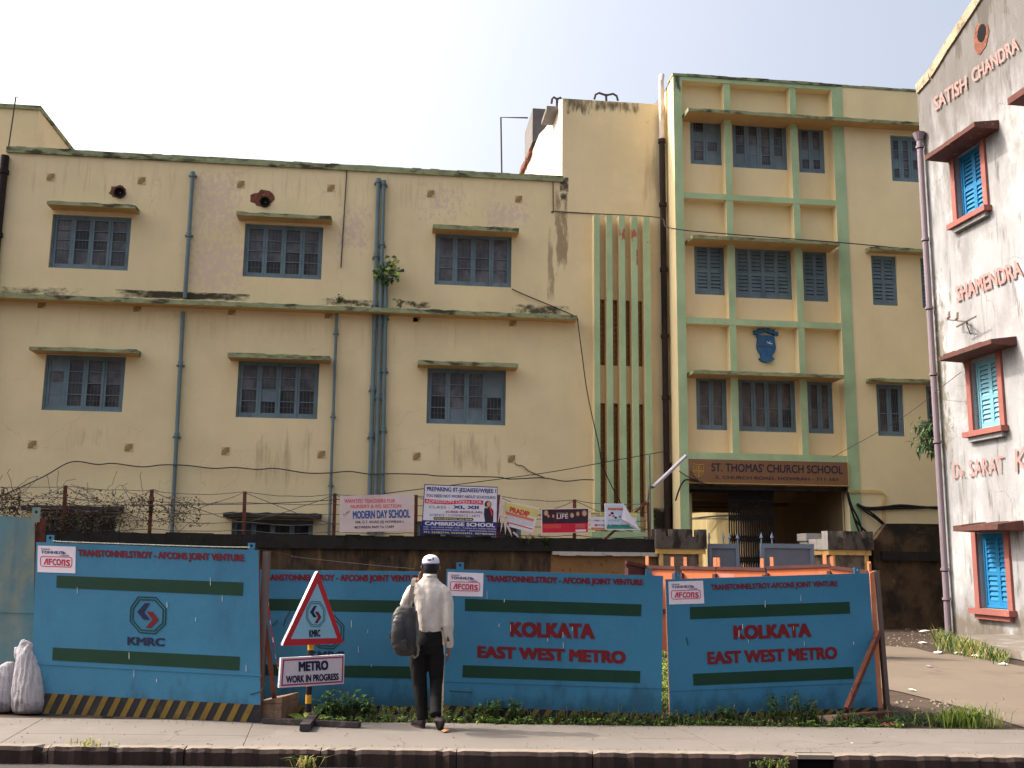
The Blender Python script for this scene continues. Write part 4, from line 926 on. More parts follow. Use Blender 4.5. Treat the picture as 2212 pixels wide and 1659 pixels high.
c0, c1 = FBW.px(G(1618, 1300), -1.)[0], FBW.px(G(1720, 1300), -1.)[0]; mb.box(FBW, c0, c1, -.05, z-.2, -1.6, -1.05, m_wlit); mb.build('shaft', pp_); mb = MB(); mb.box(FBW, c0-.05, c1, z-.2, z, -1.65, -1., m_wlit); mb.build('cap', pp_)

# ================================================================== cables and lamp
def cable(pts, r, label, m=None, name='cable', group=None, cat='cable'):
    # smooth through the given points
    P = []; k = len(pts)
    for i in range(k-1):
        a, b, c, d = pts[max(i-1, 0)], pts[i], pts[i+1], pts[min(i+2, k-1)]
        for s_ in range(5):
            t = s_/5; P.append(.5*((2*b)+(c-a)*t+(2*a-5*b+4*c-d)*t*t+(3*b-3*c+d-a)*t**3))
    P.append(pts[-1]); mb = MB(); mb.tube(P, r, m or m_wire, 5); return tag(mb.build(name), label, cat, group)
fa = lambda c, q, n=.07: [FA.at(c(*p), n) for p in q]
cable(fa(E, [(-60, 1260), (150, 1165), (300, 1095), (470, 1005), (640, 1022), (745, 1015), (930, 1038), (1070, 1025)], .16)+fa(E, [(1220, 1028), (1400, 1048), (1540, 1042), (1690, 1055), (1810, 1048), (2010, 1078)], .16)+fa(F, [(130, 1078), (265, 1068), (400, 1085), (560, 1083), (760, 1088), (860, 1098), (1230, 1105), (1320, 1118), (1530, 1110), (1680, 1132), (1800, 1122), (1895, 1125)], .2), .018, 'long sagging dusty cable strung along the cream wing wall', m_wire2)
cable(fa(B, [(1518, 975), (1580, 1005), (1640, 1030), (1760, 1080), (1900, 1140), (1945, 1165)], .06)+fa(B, [(1950, 1185)], .5)+fa(F, [(1765, 75), (1790, 270), (1830, 560), (1900, 880), (1935, 1050), (2050, 1280)], .5), .016, 'black cable hanging from the upper right wing window past the ledge')
cable([FA.at(B(1788, 268), .04), FA.at(B(1790, 460), .04), FA.at(B(1800, 466), .04), FA.at(Cc(770, 1035), .04), FA.at(Cc(1190, 1060), .38), FT.at(Cc(1265, 1128), .2), FT.at(Cc(1700, 1172), .5), FT.at(D(1000, 1592), .5), FT.at(D(1500, 1640), .0)], .017, 'thin grey conduit running from the parapet across the tower front', m_wire2)
cable([FBW.at(E(560, 1290), .3), FBW.at(E(1600, 1282), .2), FBW.at(F(150, 1255), .1), FBW.at(F(560, 1205), 0), Fr((0, 27.5, 0), (1, 0, 0)).at(F(1500, 1085)), Fr((0, 28.5, 0), (1, 0, 0)).at(G(290, 822)), FA.at(G(700, 748), .25)], .011, 'thin straight wire rising from the fence to the black corner pipe')
cable(fa(F, [(1355, 1012), (1365, 1025), (1405, 1032), (1440, 1062), (1490, 1085), (1550, 1110)], .05), .014, 'short crooked cable below the low vent of the right wing', m_wire2)
for q, l in (([(460, 240), (480, 252), (520, 262), (600, 258), (690, 248), (800, 256), (905, 264)], 'upper thick black cable slung along the wall beside the lane'), ([(460, 243), (490, 262), (540, 268), (690, 262), (905, 258)], 'lower thick black cable slung along the wall beside the lane')):
    cable([FT.at(P4(*p), .05) for p in q], .04, l)
for q, l in (([(1872, 1010), (1890, 1090), (1912, 1160), (1935, 1230), (1962, 1300)], 'black cable hanging down the right tower pilaster, leftmost of the bundle'), ([(1880, 1020), (1905, 1110), (1950, 1200), (1975, 1285)], 'black cable hanging down the right tower pilaster, middle of the bundle'), ([(1920, 1190), (1960, 1240), (2000, 1280)], 'short black cable at the foot of the hanging bundle'),
             ([(1940, 1100), (1985, 1125), (2040, 1160), (2100, 1210), (2140, 1252)], 'black cable sloping down to the mossy wall top'), ([(1950, 1105), (2000, 1150), (2060, 1190), (2140, 1258)], 'second black cable sloping to the mossy wall, just below the other')):
    cable([FT.at(G(*p), .15) for p in q], .03, l)
cable([FT.at(TUB(*p), .1) for p in ((700, 490), (790, 550), (880, 600), (1000, 640), (1037, 660))], .014, 'thin black wire hooked across the left tower pilaster')
cable([FT.at(TUB(*p), .12) for p in ((1000, 650), (890, 625), (800, 620), (740, 680), (690, 800), (650, 930))], .026, 'thick black cable bending down beside the left tower pilaster')
cable([FT.at(G(845, 880), .1), FT.at(GAT(230, 370), .1), FT.at(GAT(700, 430), -.3), FT.at(GAT(1000, 405), -.4)], .012, 'thin wire drooping under the school sign')
for i, (y0, y1_, y2) in enumerate(((480, 660, 715), (500, 720, 765), (700, 790, 835), (760, 800, 850), (770, 840, 845))):
    Fc = [Fr((0, y, 0), (1, 0, 0)) for y in (29.4, 33, 40, 43)]
    cable([Fc[0].at(GAT(2130, y0)), Fc[1].at(GAT(1500, (y0+y1_)/2+35)), Fc[2].at(GAT(575, y1_)), Fc[3].at(GAT(60, y2))], .02, 'black wire strung along the passage wall into the courtyard', group='wires through the passage')
cable([FW.at(WM(430, 940), .05), FW.at(WM(300, 1040), .4), Fr((0, 27, 0), (1, 0, 0)).at(H(1400, 1460)), FT.at(G(1780, 790), .05)], .008, 'very thin wire from the white building to the tower', m_wire2)
for j in range(3):
    cable([FT.at(G(1880+j*2, 1008+j*9), .03), FT.at(G(2100+j*8, 1015+j*9), .02), FT.at(G(2105+j*8, 1100), .02), FT.at(G(2110+j*8, 1230), .02)], .009, 'thin cream conduit bent down the wall right of the gateway', m_trim, name='conduit', group='conduits beside the gateway', cat='conduit')
# tube lamp on its iron post
TL = thing('tube_lamp', 'tilted white tube lamp on a rusty post beside the left gate pillar', 'lamp', FBW.at(TUB(250, 1500), .05))
m_tube = surf('white lamp housing', (150, 146, 156), .05, 3., .4, .0); 
a, b = FBW.at(TUB(322, 722), .1), FBW.at(TUB(802, 262), .1); d = (b-a).normalized(); sd = d.cross(V((0, 1, 0))).normalized()
mb = MB(); mb.tube([a, b], .075, m_tube, 8, flatten=.6); mb.build('housing', TL)
mb = MB(); o = V((0, -.035, -.045)); mb.tube([a+d*.04+o, b-d*.04+o], .019, surf('glass tube', (190, 190, 198), .02, 3., .25, 0), 10); mb.build('glass_tube', TL)
mb = MB(); mb.beam(FBW.at(TUB(262, 1500), .05), FBW.at(TUB(240, 950), .05), .07, .07, m_rust); mb.tube([FBW.at(TUB(278, 1500), .12), FBW.at(TUB(265, 255), .12)], .02, m_iron); mb.tube([FBW.at(TUB(238, 960), .08), FBW.at(TUB(250, 780), .08), FBW.at(TUB(265, 690), .08)], .03, m_iron); mb.tube([FBW.at(TUB(262, 735), .1), a], .035, m_iron); mb.build('post', TL)
mb = MB(); mb.beam(FBW.at(TUB(225, 945), .03), FBW.at(G(275, 1338), .03), .06, .06, m_rust); mb.build('diagonal_stay', TL)

# ================================================================== hoarding panels
m_blue_p = surf('blue hoarding paint', (50, 110, 142), .06, 1.2, .6, .35, 2.2, layers=[
    ((38, 84, 108), Ln((2., 2., 1.), .5, .8, .5)), ((78, 124, 146), Ln((1.2, 1.2, 2.), .6, .8, .35)), ((52, 54, 60), Ln((14., 14., 2.2), .7, .76, .5)), ((200, 214, 220), Ln((30., 30., 3.), .76, .79, .6)), ((32, 60, 74), Lh(0., .75, (4., 4., 2.), .45, .3, .6))])
m_blue_o = surf('worn blue hoarding with rust', (84, 126, 138), .12, 1.5, .7, .1, layers=[((104, 120, 118), Ln((2., 2., .6), .48, .7, .7)),
    ((138, 138, 118), Ln((1.6, 1.6, .9), .46, .66, .8)), ((122, 84, 56), Ln((2.6, 2.6, 1.6), .58, .7, .8)), ((60, 96, 112), Ln((3., 3., .5), .55, .75, .6))])
m_dgreen = surf('dark green stripe paint', (5, 50, 34), .1, 3., .6, .02)
m_redp = surf('hand painted red letters', (104, 14, 26), .1, 6., .6, .0)
m_yel = surf('hazard yellow', (112, 90, 36), .15, 4., .8, .05, layers=[((70, 60, 36), Ln(5., .5, .7, .7))]); m_blk = surf('hazard black', (32, 32, 38), .15, 4., .8, .05, layers=[((60, 54, 46), Ln(5., .5, .7, .6))])
m_stk = surf('white sticker', (212, 200, 210), .04, 3., .6, .02); m_stkblue = flat('sticker blue', (64, 62, 106)); m_stkred = flat('sticker red', (184, 44, 70))
m_navyp = flat('navy paint', (26, 28, 62)); m_teal = flat('teal paint', (24, 100, 100)); m_edge = surf('rusty panel edge', (120, 72, 56), .15, 5., .85, .1)
m_wood = surf('rough grey brown timber', (120, 96, 80), .15, 4., .95, .3, 14, layers=[((66, 52, 44), Ln((6., 6., 6.), .5, .7, .7))])
HP = 'blue site hoarding panels along the pavement'
def panel(fr, q, label, base_n=-.03, m=m_blue_p):
    c = [fr.px(p) for p in q]; u = (c[2][0]+c[3][0])/2; t = thing('hoarding_panel', label, 'hoarding', fr.pt(u, min(c[2][1], c[3][1]), 0), HP)
    mb = MB(); mb.prism(fr, c, base_n, 0, m_edge, front=m)
    # folded lip at the top and sides
    mb.build('sheet', t); return t
def pq(fr, q, n=.003): return [fr.px(p, n) for p in q]
def paint(t, fr, q, m, name, n=.003):
    mb = MB(); mb.prism(fr, pq(fr, q, n), -.001, n, m); return mb.build(name, t)
def lug(t, fr, q, m=m_blue_p):
    u0, u1, z0, z1 = rect(fr, q); cx, cz = (u0+u1)/2, z0+(z1-z0)*.58; k = 16; h = (u1-u0)/2
    sq = []; ci = []
    for i in range(k):
        a = 2*math.pi*i/k; s_ = 1/max(abs(cos(a)), abs(sin(a))); sq.append((cx+h*cos(a)*s_, cz+(z1-cz)*sin(a)*s_)); ci.append((cx+cos(a)*h*.42, cz+sin(a)*h*.42))
    mb = MB(); mb.ring(fr, sq, ci, -.012, .0, m); mb.box(fr, u0, u1, z0-.04, cz-(z1-cz)+.001, -.012, -.0005, m); mb.build('lug', t)
def hazard(t, fr, q, k, skew=.6):
    """black band with slanting yellow bars; q tl,tr,br,bl pixels"""
    c = pq(fr, q, .002); mb = MB(); mb.prism(fr, c, -.001, .002, m_blk)
    L = lambda a, b, s_: (a[0]+(b[0]-a[0])*s_, a[1]+(b[1]-a[1])*s_)
    for i in range(k):
        s0, s1 = (i+.1)/k, (i+.55)/k; sh = skew/k
        mb.prism(fr, [L(c[3], c[2], max(0, s0-sh)), L(c[3], c[2], max(0, s1-sh)), L(c[0], c[1], s1), L(c[0], c[1], s0)], .002, .0045, m_yel)
    mb.build('hazard_band', t)
def sticker(t, fr, q, cr, faded=False):
    tl, tr, br, bl = q; mb = MB(); mb.prism(fr, pq(fr, q, .003), 0, .003, m_stk); s_ = mb.build('sticker', t)
    def P(x, y):    # STK crop coordinates of panel 3's sticker mapped to this one
        a, b = (x-350)/(1630-350), (y-175)/(1030-175)
        top = [tl[i]+(tr[i]-tl[i])*a for i in (0, 1)]; bot = [bl[i]+(br[i]-bl[i])*a for i in (0, 1)]
        return tuple(top[i]+(bot[i]-top[i])*b for i in (0, 1))
    def tx(b, x0, y0, x1, y1, m, bold, sh=0): text(b, fr, [P(x0, y0), P(x1, y0), P(x1, y1), P(x0, y1)], .005, m, s_, bold=bold, shear=sh)
    tx('ТРАНС', 455, 258, 770, 305, m_stkblue, .01); tx('ТОННЕЛЬ', 460, 330, 1295, 425, m_stkblue, .03); tx('СТРОЙ', 1100, 440, 1390, 490, m_stkblue, .01)
    mb = MB(); o = []; i_ = []
    for (cx, cy, a0) in ((1440, 580, 270), (1440, 770, 0), (510, 770, 90), (510, 580, 180)):
        for a in (0, 30, 60, 90):
            an = R(a0+a); o.append(fr.px(P(cx+cos(an)*75, cy+sin(an)*75), .005)); i_.append(fr.px(P(cx+cos(an)*52, cy+sin(an)*52), .005))
    mb.ring(fr, o, i_, .003, .005, m_stkred)
    # the slanting A without a bar and the squared N of the logo
    for o in ([(540, 780), (635, 580), (700, 580), (700, 780), (655, 780), (652, 650), (598, 780)],): mb.poly([fr.pt(*fr.px(P(*p), .005), .005) for p in o], m_stkred)
    for o in ([(1155, 795), (1155, 595), (1285, 595), (1285, 800), (1235, 800), (1235, 645), (1200, 645), (1200, 795)],): mb.poly([fr.pt(*fr.px(P(*p), .005), .005) for p in o], m_stkred)
    mb.build('logo', s_, recalc=False)
    tx('F', 722, 580, 835, 785, m_stkred, .03); tx('CO', 850, 582, 1140, 795, m_stkred, .03); tx('S', 1308, 600, 1445, 805, m_stkred, .03)
def octlogo(t, fr, P, n=.004, mo=m_dgreen, name='metro_logo', w=1.):
    """octagon mark with two hooked arrows; P maps logo coords (Z1 pixels) to photo pixels"""
    O = [(905, 532), (1025, 535), (1092, 610), (1088, 715), (1020, 780), (915, 772), (850, 695), (855, 602)]
    cx, cy = 970, 656; mb = MB()
    sc_ = lambda k: [fr.px(P(cx+(x-cx)*k, cy+(y-cy)*k), n) for x, y in O]
    mb.ring(fr, sc_(1), sc_(.94), 0, n, mo); mb.ring(fr, sc_(.86), sc_(.8), 0, n, mo)
    g = mb.build(name, t)
    mb = MB(); mb.poly([fr.pt(*fr.px(P(*p), n), n) for p in ((950, 577), (985, 575), (945, 635), (985, 685), (940, 683), (900, 632))], m_navyp); mb.build('navy_arrow', g, recalc=False)
    mb = MB(); mb.poly([fr.pt(*fr.px(P(*p), n), n) for p in ((960, 630), (1003, 632), (1042, 685), (992, 740), (955, 738), (1000, 684))], m_redp); mb.build('red_arrow', g, recalc=False)
# far left worn panel
f0 = street(11.8); q0 = [XY(-60, 1110), XY(75, 1119), XY(72, 1545), XY(-60, 1540)]
p0 = panel(f0, q0, 'worn rust-stained pale blue hoarding panel at the far left edge', m=m_blue_o); lug(p0, f0, [CRP(365, 495), CRP(445, 625)], m_blue_o)
c = pq(f0, [Z1(-40, 632), Z1(232, 640)], .0); mb = MB(); mb.beam(f0.pt(*c[0], .003), f0.pt(*c[1], .003), .012, .012, m_blue_o); mb.build('seam', p0)
mb = MB(); a, b = f0.px(CRP(420, 640)), f0.px(Z1(215, 950)); mb.box(f0, a[0]-.02, a[0]+.05, .0, a[1]+.02, -.12, -.034, m_rust); mb.build('post', p0)
# KMRC panel
g1, g2 = onZ((89, 1541)), onZ((559, 1562.5)); f1 = Fr(g1, g2-g1)
p1 = panel(f1, [Z1(238, 175), Z1(1697, 228), Z1(1712, 1362), Z1(200, 1300)], 'blue hoarding panel with large octagon metro mark and black yellow foot')
sticker(p1, f1, [Z1(248, 198), Z1(497, 205), Z1(494, 380), Z1(246, 372)], None)
text('TRANSTONNELSTROY - AFCONS JOINT VENTURE', f1, [Z1(510, 222), Z1(1603, 255), Z1(1605, 315), Z1(512, 280)], .004, m_redp, p1, bold=.042)
paint(p1, f1, [Z1(372, 395), Z1(1597, 440), Z1(1592, 527), Z1(370, 474)], m_dgreen, 'green_stripe'); paint(p1, f1, [Z1(347, 867), Z1(1574, 928), Z1(1570, 1018), Z1(342, 950)], m_dgreen, 'green_stripe')
octlogo(p1, f1, lambda x, y: Z1(x, y)); text('KMRC', f1, [Z1(836, 796), Z1(1083, 806), Z1(1080, 860), Z1(836, 850)], .004, m_navyp, p1, bold=.03)
mb = MB(); mb.hexa([f1.pt(*p, n) for n in (.006, .0) for p in pq(f1, [Z1(222, 968), Z1(1718, 1048), Z1(1718, 1056), Z1(222, 976)], 0)], m_blue_p); mb.build('fold_line', p1)
hazard(p1, f1, [Z1(255, 1165), Z1(1712, 1245), Z1(1710, 1360), Z1(240, 1298)], 17)
lug(p1, f1, [CRP(525, 808), CRP(602, 885)]); lug(p1, f1, [Z1(1628, 180), Z1(1672, 226)])
mb = MB(); a, b = f1.px(Z1(1722, 235)), f1.px(Z1(1722, 1360)); mb.box(f1, a[0]-.01, a[0]+.055, b[1], a[1], -.1, -.034, m_iron)
mb.build('post', p1)
mb = MB(); mb.beam(f1.at(Z1(1742, 715), -.1), f1.at(Z1(1806, 1240), -.12), .045, .045, m_rust); mb.build('brace', p1)
mb = MB(); ft = onZ(Z1(1722, 1345)); a = f1.px(Z1(1722, 1300)); u0 = (ft-f1.O).dot(f1.U); mb.box(f1, u0-.02, u0+.27, 0, .2, -.5, -.06, m_wood); mb.hexa([f1.pt(u0-.02, .2, -.06), f1.pt(u0+.27, .26, -.06), f1.pt(u0+.27, .26, -.5), f1.pt(u0-.02, .2, -.5), f1.pt(u0-.02, .18, -.06), f1.pt(u0+.27, .19, -.06), f1.pt(u0+.27, .19, -.5), f1.pt(u0-.02, .18, -.5)], m_wood); mb.build('base_block', p1)
# rope on its top edge
m_rope = surf('white rope', (150, 150, 138), .25, 30., .9, .2)
cable([f1.at(CRP(610, 868), .03), f1.at(Z1(400, 172), .035), f1.at(Z1(900, 190), .035), f1.at(Z1(1400, 206), .035), f1.at(Z1(1640, 210), .035)], .006, 'pale rope tied along the top edge of the octagon mark panel', m_rope, 'rope', cat='rope')
cable([f1.at(Z1(1660, 215), .03), street(11.4).at(Z1(1900, 258)), street(11.4).at(Z2(300, 275)), street(11.3).at(Z2(800, 328)), street(11.2).at(Z2(1062, 350))], .0025, 'thin pale string from the panel lug towards the man', m_wire2, 'string', cat='string')
# second panel, set back
f2 = street(11.85)
p2 = panel(f2, [Z2(30, 356), Z2(1200, 369), Z2(1190, 1330), Z2(20, 1310)], 'blue hoarding panel set back behind the triangular sign and the man')
text('TRANSTONNELSTROY - AFCONS JOINT VENTURE', f2, [Z2(60, 385), Z2(1110, 392), Z2(1110, 448), Z2(60, 438)], .004, m_redp, p2, bold=.042)
paint(p2, f2, [Z2(60, 547), Z2(1075, 560), Z2(1075, 640), Z2(60, 622)], m_dgreen, 'green_stripe'); paint(p2, f2, [Z2(60, 978), Z2(1060, 992), Z2(1060, 1072), Z2(60, 1050)], m_dgreen, 'green_stripe')
octlogo(p2, f2, lambda x, y: Z2(485+(x-970)*.96, 765+(y-656)*.92)); text('KMRC', f2, [Z2(370, 890), Z2(602, 893), Z2(602, 948), Z2(370, 945)], .004, m_navyp, p2, bold=.03)
hazard(p2, f2, [Z2(30, 1240), Z2(1190, 1255), Z2(1190, 1325), Z2(20, 1308)], 17)
# third panel
f3 = street(11.45)
p3 = panel(f3, [Z2(1272, 352), Z3(852, 397), Z3(840, 1375), Z2(1250, 1340)], 'blue KOLKATA EAST WEST METRO hoarding panel directly right of the man')
sticker(p3, f3, [STK(350, 175), STK(1632, 222), STK(1605, 1060), STK(340, 1025)], None)
text('TRANSTONNELSTROY - AFCONS JOINT VENTURE', f3, [Z2(1530, 392), Z3(720, 420), Z3(718, 470), Z2(1532, 446)], .004, m_redp, p3, bold=.042)
paint(p3, f3, [Z2(1393, 547), Z3(709, 584), Z3(707, 662), Z2(1394, 626)], m_dgreen, 'green_stripe'); paint(p3, f3, [Z2(1380, 983), Z3(702, 1022), Z3(699, 1100), Z2(1377, 1063)], m_dgreen, 'green_stripe')
v2 = lambda x, y: (x, y)
text('KOLKATA', f3, [Z2(1688, 697), Z3(400, 710), Z3(403, 813), Z2(1690, 797)], .004, m_redp, p3, bold=.046); text('EAST WEST METRO', f3, [Z2(1475, 855), Z3(606, 890), Z3(606, 975), Z2(1475, 935)], .004, m_redp, p3, bold=.046)
mb = MB(); mb.hexa([f3.pt(*p, n) for n in (.006, .0) for p in pq(f3, [Z2(1255, 1084), Z3(838, 1130), Z3(838, 1137), Z2(1255, 1091)], 0)], m_blue_p); mb.build('fold_line', p3)
hazard(p3, f3, [Z2(1252, 1246), Z3(840, 1308), Z3(839, 1374), Z2(1250, 1338)], 17)
lug(p3, f3, [Z2(1338, 308), Z2(1386, 352)]); lug(p3, f3, [Z3(736, 350), Z3(778, 394)])
# fourth panel
a4, b4 = S(1.55, 11.45), S(4.2, 11.8); f4 = Fr(a4, b4-a4)
p4 = panel(f4, [Z3(868, 420), Z3(2205, 378), P4(574, 1352), Z3(898, 1390)], 'blue KOLKATA EAST WEST METRO hoarding panel beside the lane, rusty brace at its end')
sticker(p4, f4, [Z3(886, 435), Z3(1114, 428), Z3(1122, 578), Z3(892, 585)], None)
text('TRANSTONNELSTROY-AFCONS JOINT VENTURE', f4, [Z3(1164, 453), Z3(1995, 428), Z3(1998, 476), Z3(1170, 502)], .004, m_redp, p4, bold=.03)
paint(p4, f4, [Z3(1027, 602), Z3(2076, 567), Z3(2080, 644), Z3(1030, 682)], m_dgreen, 'green_stripe'); paint(p4, f4, [Z3(1048, 1040), Z3(2100, 994), Z3(2105, 1072), Z3(1051, 1117)], m_dgreen, 'green_stripe')
text('KOLKATA', f4, [Z3(1310, 722), Z3(1820, 706), Z3(1827, 800), Z3(1315, 817)], .004, m_redp, p4, bold=.045); text('EAST WEST METRO', f4, [Z3(1140, 895), Z3(1993, 860), Z3(1996, 943), Z3(1145, 980)], .004, m_redp, p4, bold=.04)
mb = MB(); mb.hexa([f4.pt(*p, n) for n in (.006, .0) for p in pq(f4, [Z3(893, 1148), Z3(2210, 1088), Z3(2210, 1095), Z3(893, 1155)], 0)], m_blue_p); mb.build('fold_line', p4)
hazard(p4, f4, [Z3(897, 1312), P4(570, 1332), P4(574, 1350), Z3(898, 1388)], 17)
lug(p4, f4, [Z3(925, 370), Z3(963, 414)]); lug(p4, f4, [Z3(2106, 338), Z3(2143, 380)])
m_lit = surf('panel edge in sunlit orange', (190, 120, 84), .12, 4., .85, .1, layers=[((120, 70, 52), Ln((3., 3., 1.), .55, .7, .7))])  # lighter copy of the rusty edge, sunlight put into its colour
mb = MB(); c = pq(f4, [P4(536, 612), P4(560, 600), P4(606, 1338), P4(576, 1338)], 0); mb.prism(f4, c, -.07, -.035, m_lit); mb.build('edge_board', p4)
mb = MB(); mb.beam(f4.at(P4(562, 598), -.06), f4.at(P4(622, 1345), -.06), .045, .07, m_iron); mb.build('post', p4)
mb = MB(); mb.box(f4, *[f4.px(P4(531, 562))[0], f4.px(P4(544, 562))[0]], f4.px(P4(540, 605))[1], f4.px(P4(540, 560))[1], -.05, -.035, m_lit); mb.build('lug', p4)
mb = MB(); mb.beam(f4.at(P4(577, 925), -.0), f4.at(P4(404, 1340), .3), .05, .05, m_rust); mb.build('brace', p4)
mb = MB(); b = f4.px(P4(390, 1350), .3); e = f4.px(P4(634, 1350), .1); mb.beam(f4.pt(b[0], .03, .3), f4.pt(e[0]+.03, .03, .05), .09, .12, m_rust); mb.build('base_beam', p4)
mb = MB(); sU = V((b4.x, b4.y, 0)).normalized(); e0 = f4.at(P4(572, 1352), -.05); e0.z = 0; mb.prism(Fr(e0, sU), [(0, 0), (0, .95), (1.5, .06), (1.5, 0)], -.012, .012, m_rust); mb.build('shadow_sheet', p4)  # triangular sheet added to throw a shadow across the soil
# barrier tape
m_tape = surf('red tape', (190, 40, 66), .1, 3., .5, 0); m_tapew = surf('white tape', (214, 200, 204), .05, 3., .5, 0)
mb = MB(); pts = [(22, 222), (30, 300), (38, 400), (36, 480), (52, 600), (64, 690), (82, 800), (98, 900), (112, 985), (124, 1030)]; ft_ = street(11.3); k = 24
for i in range(k):
    t = i/k*(len(pts)-1); j = int(t); f = t-j; a = [pts[j][q]+(pts[min(j+1, 9)][q]-pts[j][q])*f for q in (0, 1)]
    t = (i+1)/k*(len(pts)-1); j = min(int(t), 8); f = t-j; b = [pts[j][q]+(pts[j+1][q]-pts[j][q])*f for q in (0, 1)]
    w0 = 22-i*.7; n = .02*sin(i*1.3); w_ = [w0*(.7+.3*sin(i*.9)), w0*(.7+.3*sin((i+1)*.9))]
    m = m_tapew if (i % 4 == 3) else m_tape
    mb.prism(ft_, [ft_.px(SGN(a[0]-w_[0]/2, a[1]), n), ft_.px(SGN(a[0]+w_[0]/2, a[1]), n), ft_.px(SGN(b[0]+w_[1]/2, b[1]), n), ft_.px(SGN(b[0]-w_[1]/2, b[1]), n)], n-.002, n+.002, m)
tag(mb.build('barrier_tape'), 'twisted red and white barrier tape hanging beside the left panel post', 'tape')
# rusty panels behind
m_orng = surf('rusty orange panel back', (196, 112, 74), .1, 2., .85, .1, layers=[((150, 80, 56), Ln((3., 3., .6), .5, .75, .7)), ((214, 160, 130), Ln((4., 4., 1.), .62, .75, .5))]); m_drust = surf('dark rusty panel', (84, 52, 50), .15, 3., .85, .1); m_pinkp = flat('pink primer', (196, 134, 122))
fr5 = street(19.5)
for (q, m, lab, lugs) in (([(610, 297), (735, 326)], m_drust, 'dark rusty hoarding panel turned sideways, leftmost of the row behind', ()), ([(738, 326), (930, 334)], m_orng, 'rusty orange panel back between the two metro panel lugs', (742, 908)), ([(976, 332), (1193, 337)], m_orng, 'rusty orange panel back under the left gate leaf', (992, 1188)),
                       ([(1197, 336), (1520, 343)], m_orng, 'rusty orange panel back with a pink primer patch', (1210, 1497)), ([(1536, 334), (1942, 318)], m_orng, 'widest rusty orange panel back in front of the right gate leaf', (1562, 1910)), ([(1948, 328), (2225, 366)], m_orng, 'rusty orange panel back at the right end of the row behind', (1957, 2200))):
    mx, my = (q[0][0]+q[1][0])/2, (q[0][1]+q[1][1])/2; c0 = street(19.5).at(Z3(mx, my)); c0.z = 0; an = R(50 if m is m_drust else -40); fr5 = Fr(c0, STREET_R*cos(an)+STREET_F*sin(an))
    a, b = fr5.px(Z3(*q[0])), fr5.px(Z3(*q[1])); t = thing('rusty_panel', lab, 'hoarding', fr5.pt((a[0]+b[0])/2, 0), 'rusty backs of the hoarding panels behind')
    mb = MB(); mb.prism(fr5, [(a[0], 0), (b[0], 0), (b[0], b[1]-.03), (a[0], a[1]-.03)], -.02, 0, m)
    mb.build('sheet', t); mb = MB(); mb.prism(fr5, [(a[0]-.02, a[1]-.06), (b[0]+.02, b[1]-.06), (b[0]+.02, b[1]), (a[0]-.02, a[1])], -.02, .03, m_drust)
    for u, z in ((a[0], a[1]), (b[0], b[1])): mb.box(fr5, u-.03, u+.03, 0, z-.13, -.018, .06, m_drust)
    mb.box(fr5, a[0], b[0], .75, .82, -.01, .05, m_drust)
    mb.build('frame', t)
    if 'pink' in lab: mb = MB(); c0, c1 = fr5.px(Z3(1205, 360))[0], fr5.px(Z3(1320, 360))[0]; mb.box(fr5, c0, c1, 1., a[1]-.13, -.01, .003, m_pinkp); mb.build('primer_patch', t)
    for x in lugs:
        u = fr5.px(Z3(x, 330))[0]; z = a[1]+(b[1]-a[1])*(u-a[0])/(b[0]-a[0]); mb = MB(); mb.box(fr5, u-.035, u+.035, z-.1, z+.17, -.04, -.021, m_lit); mb.build('lug', t)

# ================================================================== metro sign
a = R(33); base = onZ(SGN(392, 1492)); fs2 = Fr(base, STREET_R*cos(a)+STREET_F*sin(a)); nS = .035
MS = thing('road_sign', 'red triangular metro work sign on a striped black and yellow post', 'sign', base)
m_sred = surf('sign red', (168, 34, 46), .06, 3., .45, .02); m_sgrey = surf('reflective sign face', (130, 172, 196), .03, 2., .4, 0); m_sback = flat('sign side', (206, 204, 206)); m_swhite = surf('white sign face', (196, 186, 196), .03, 3., .5, 0); m_smag = flat('sign border', (150, 36, 84))
def sp(q, n=nS): return [fs2.px(SGN(*p), n) for p in q]
def rounded(c, r):
    o = []; k = len(c)
    for i in range(k):
        p, q, s_ = V((*c[i-1], 0)), V((*c[i], 0)), V((*c[(i+1) % k], 0))
        e, f = q+(p-q).normalized()*r, q+(s_-q).normalized()*r
        for t in (0, .5, 1): w_ = e*(1-t)**2+q*2*t*(1-t)+f*t*t; o.append((w_.x, w_.y))
    return o
tri = sp([(158, 834), (692, 808), (470, 172)]); inn = sp([(232, 772), (636, 762), (465, 288)])
mb = MB(); mb.prism(fs2, rounded(tri, .03), -.03, nS-.004, m_sback); tb = mb.build('triangle_board', MS)
mb = MB(); mb.ring(fs2, rounded(tri, .03), rounded(inn, .01), nS-.003, nS+.002, m_sred); mb.build('red_border', tb)
mb = MB(); mb.prism(fs2, rounded(inn, .01), nS-.003, nS+.0005, m_sgrey); mb.build('face', tb)
octlogo(tb, fs2, lambda x, y: SGN(450+(x-970)*.695, 557+(y-656)*.925-(x-970)*.02), n=nS+.003, mo=m_teal)
text('KMRC', fs2, [SGN(394, 692), SGN(490, 688), SGN(490, 750), SGN(394, 757)], nS+.003, m_blk, tb, bold=.035)
bd = [(150, 936), (702, 906), (695, 1160), (132, 1196)]
mb = MB(); mb.prism(fs2, sp(bd), -.01, nS-.002, m_sback, front=m_swhite); nb_ = mb.build('name_board', MS)
mb = MB(); mb.ring(fs2, sp([(166, 950), (692, 922), (686, 1148), (150, 1180)], nS+.001), sp([(178, 962), (682, 934), (676, 1136), (163, 1167)], nS+.001), nS-.002, nS+.001, m_smag); mb.build('border', nb_)
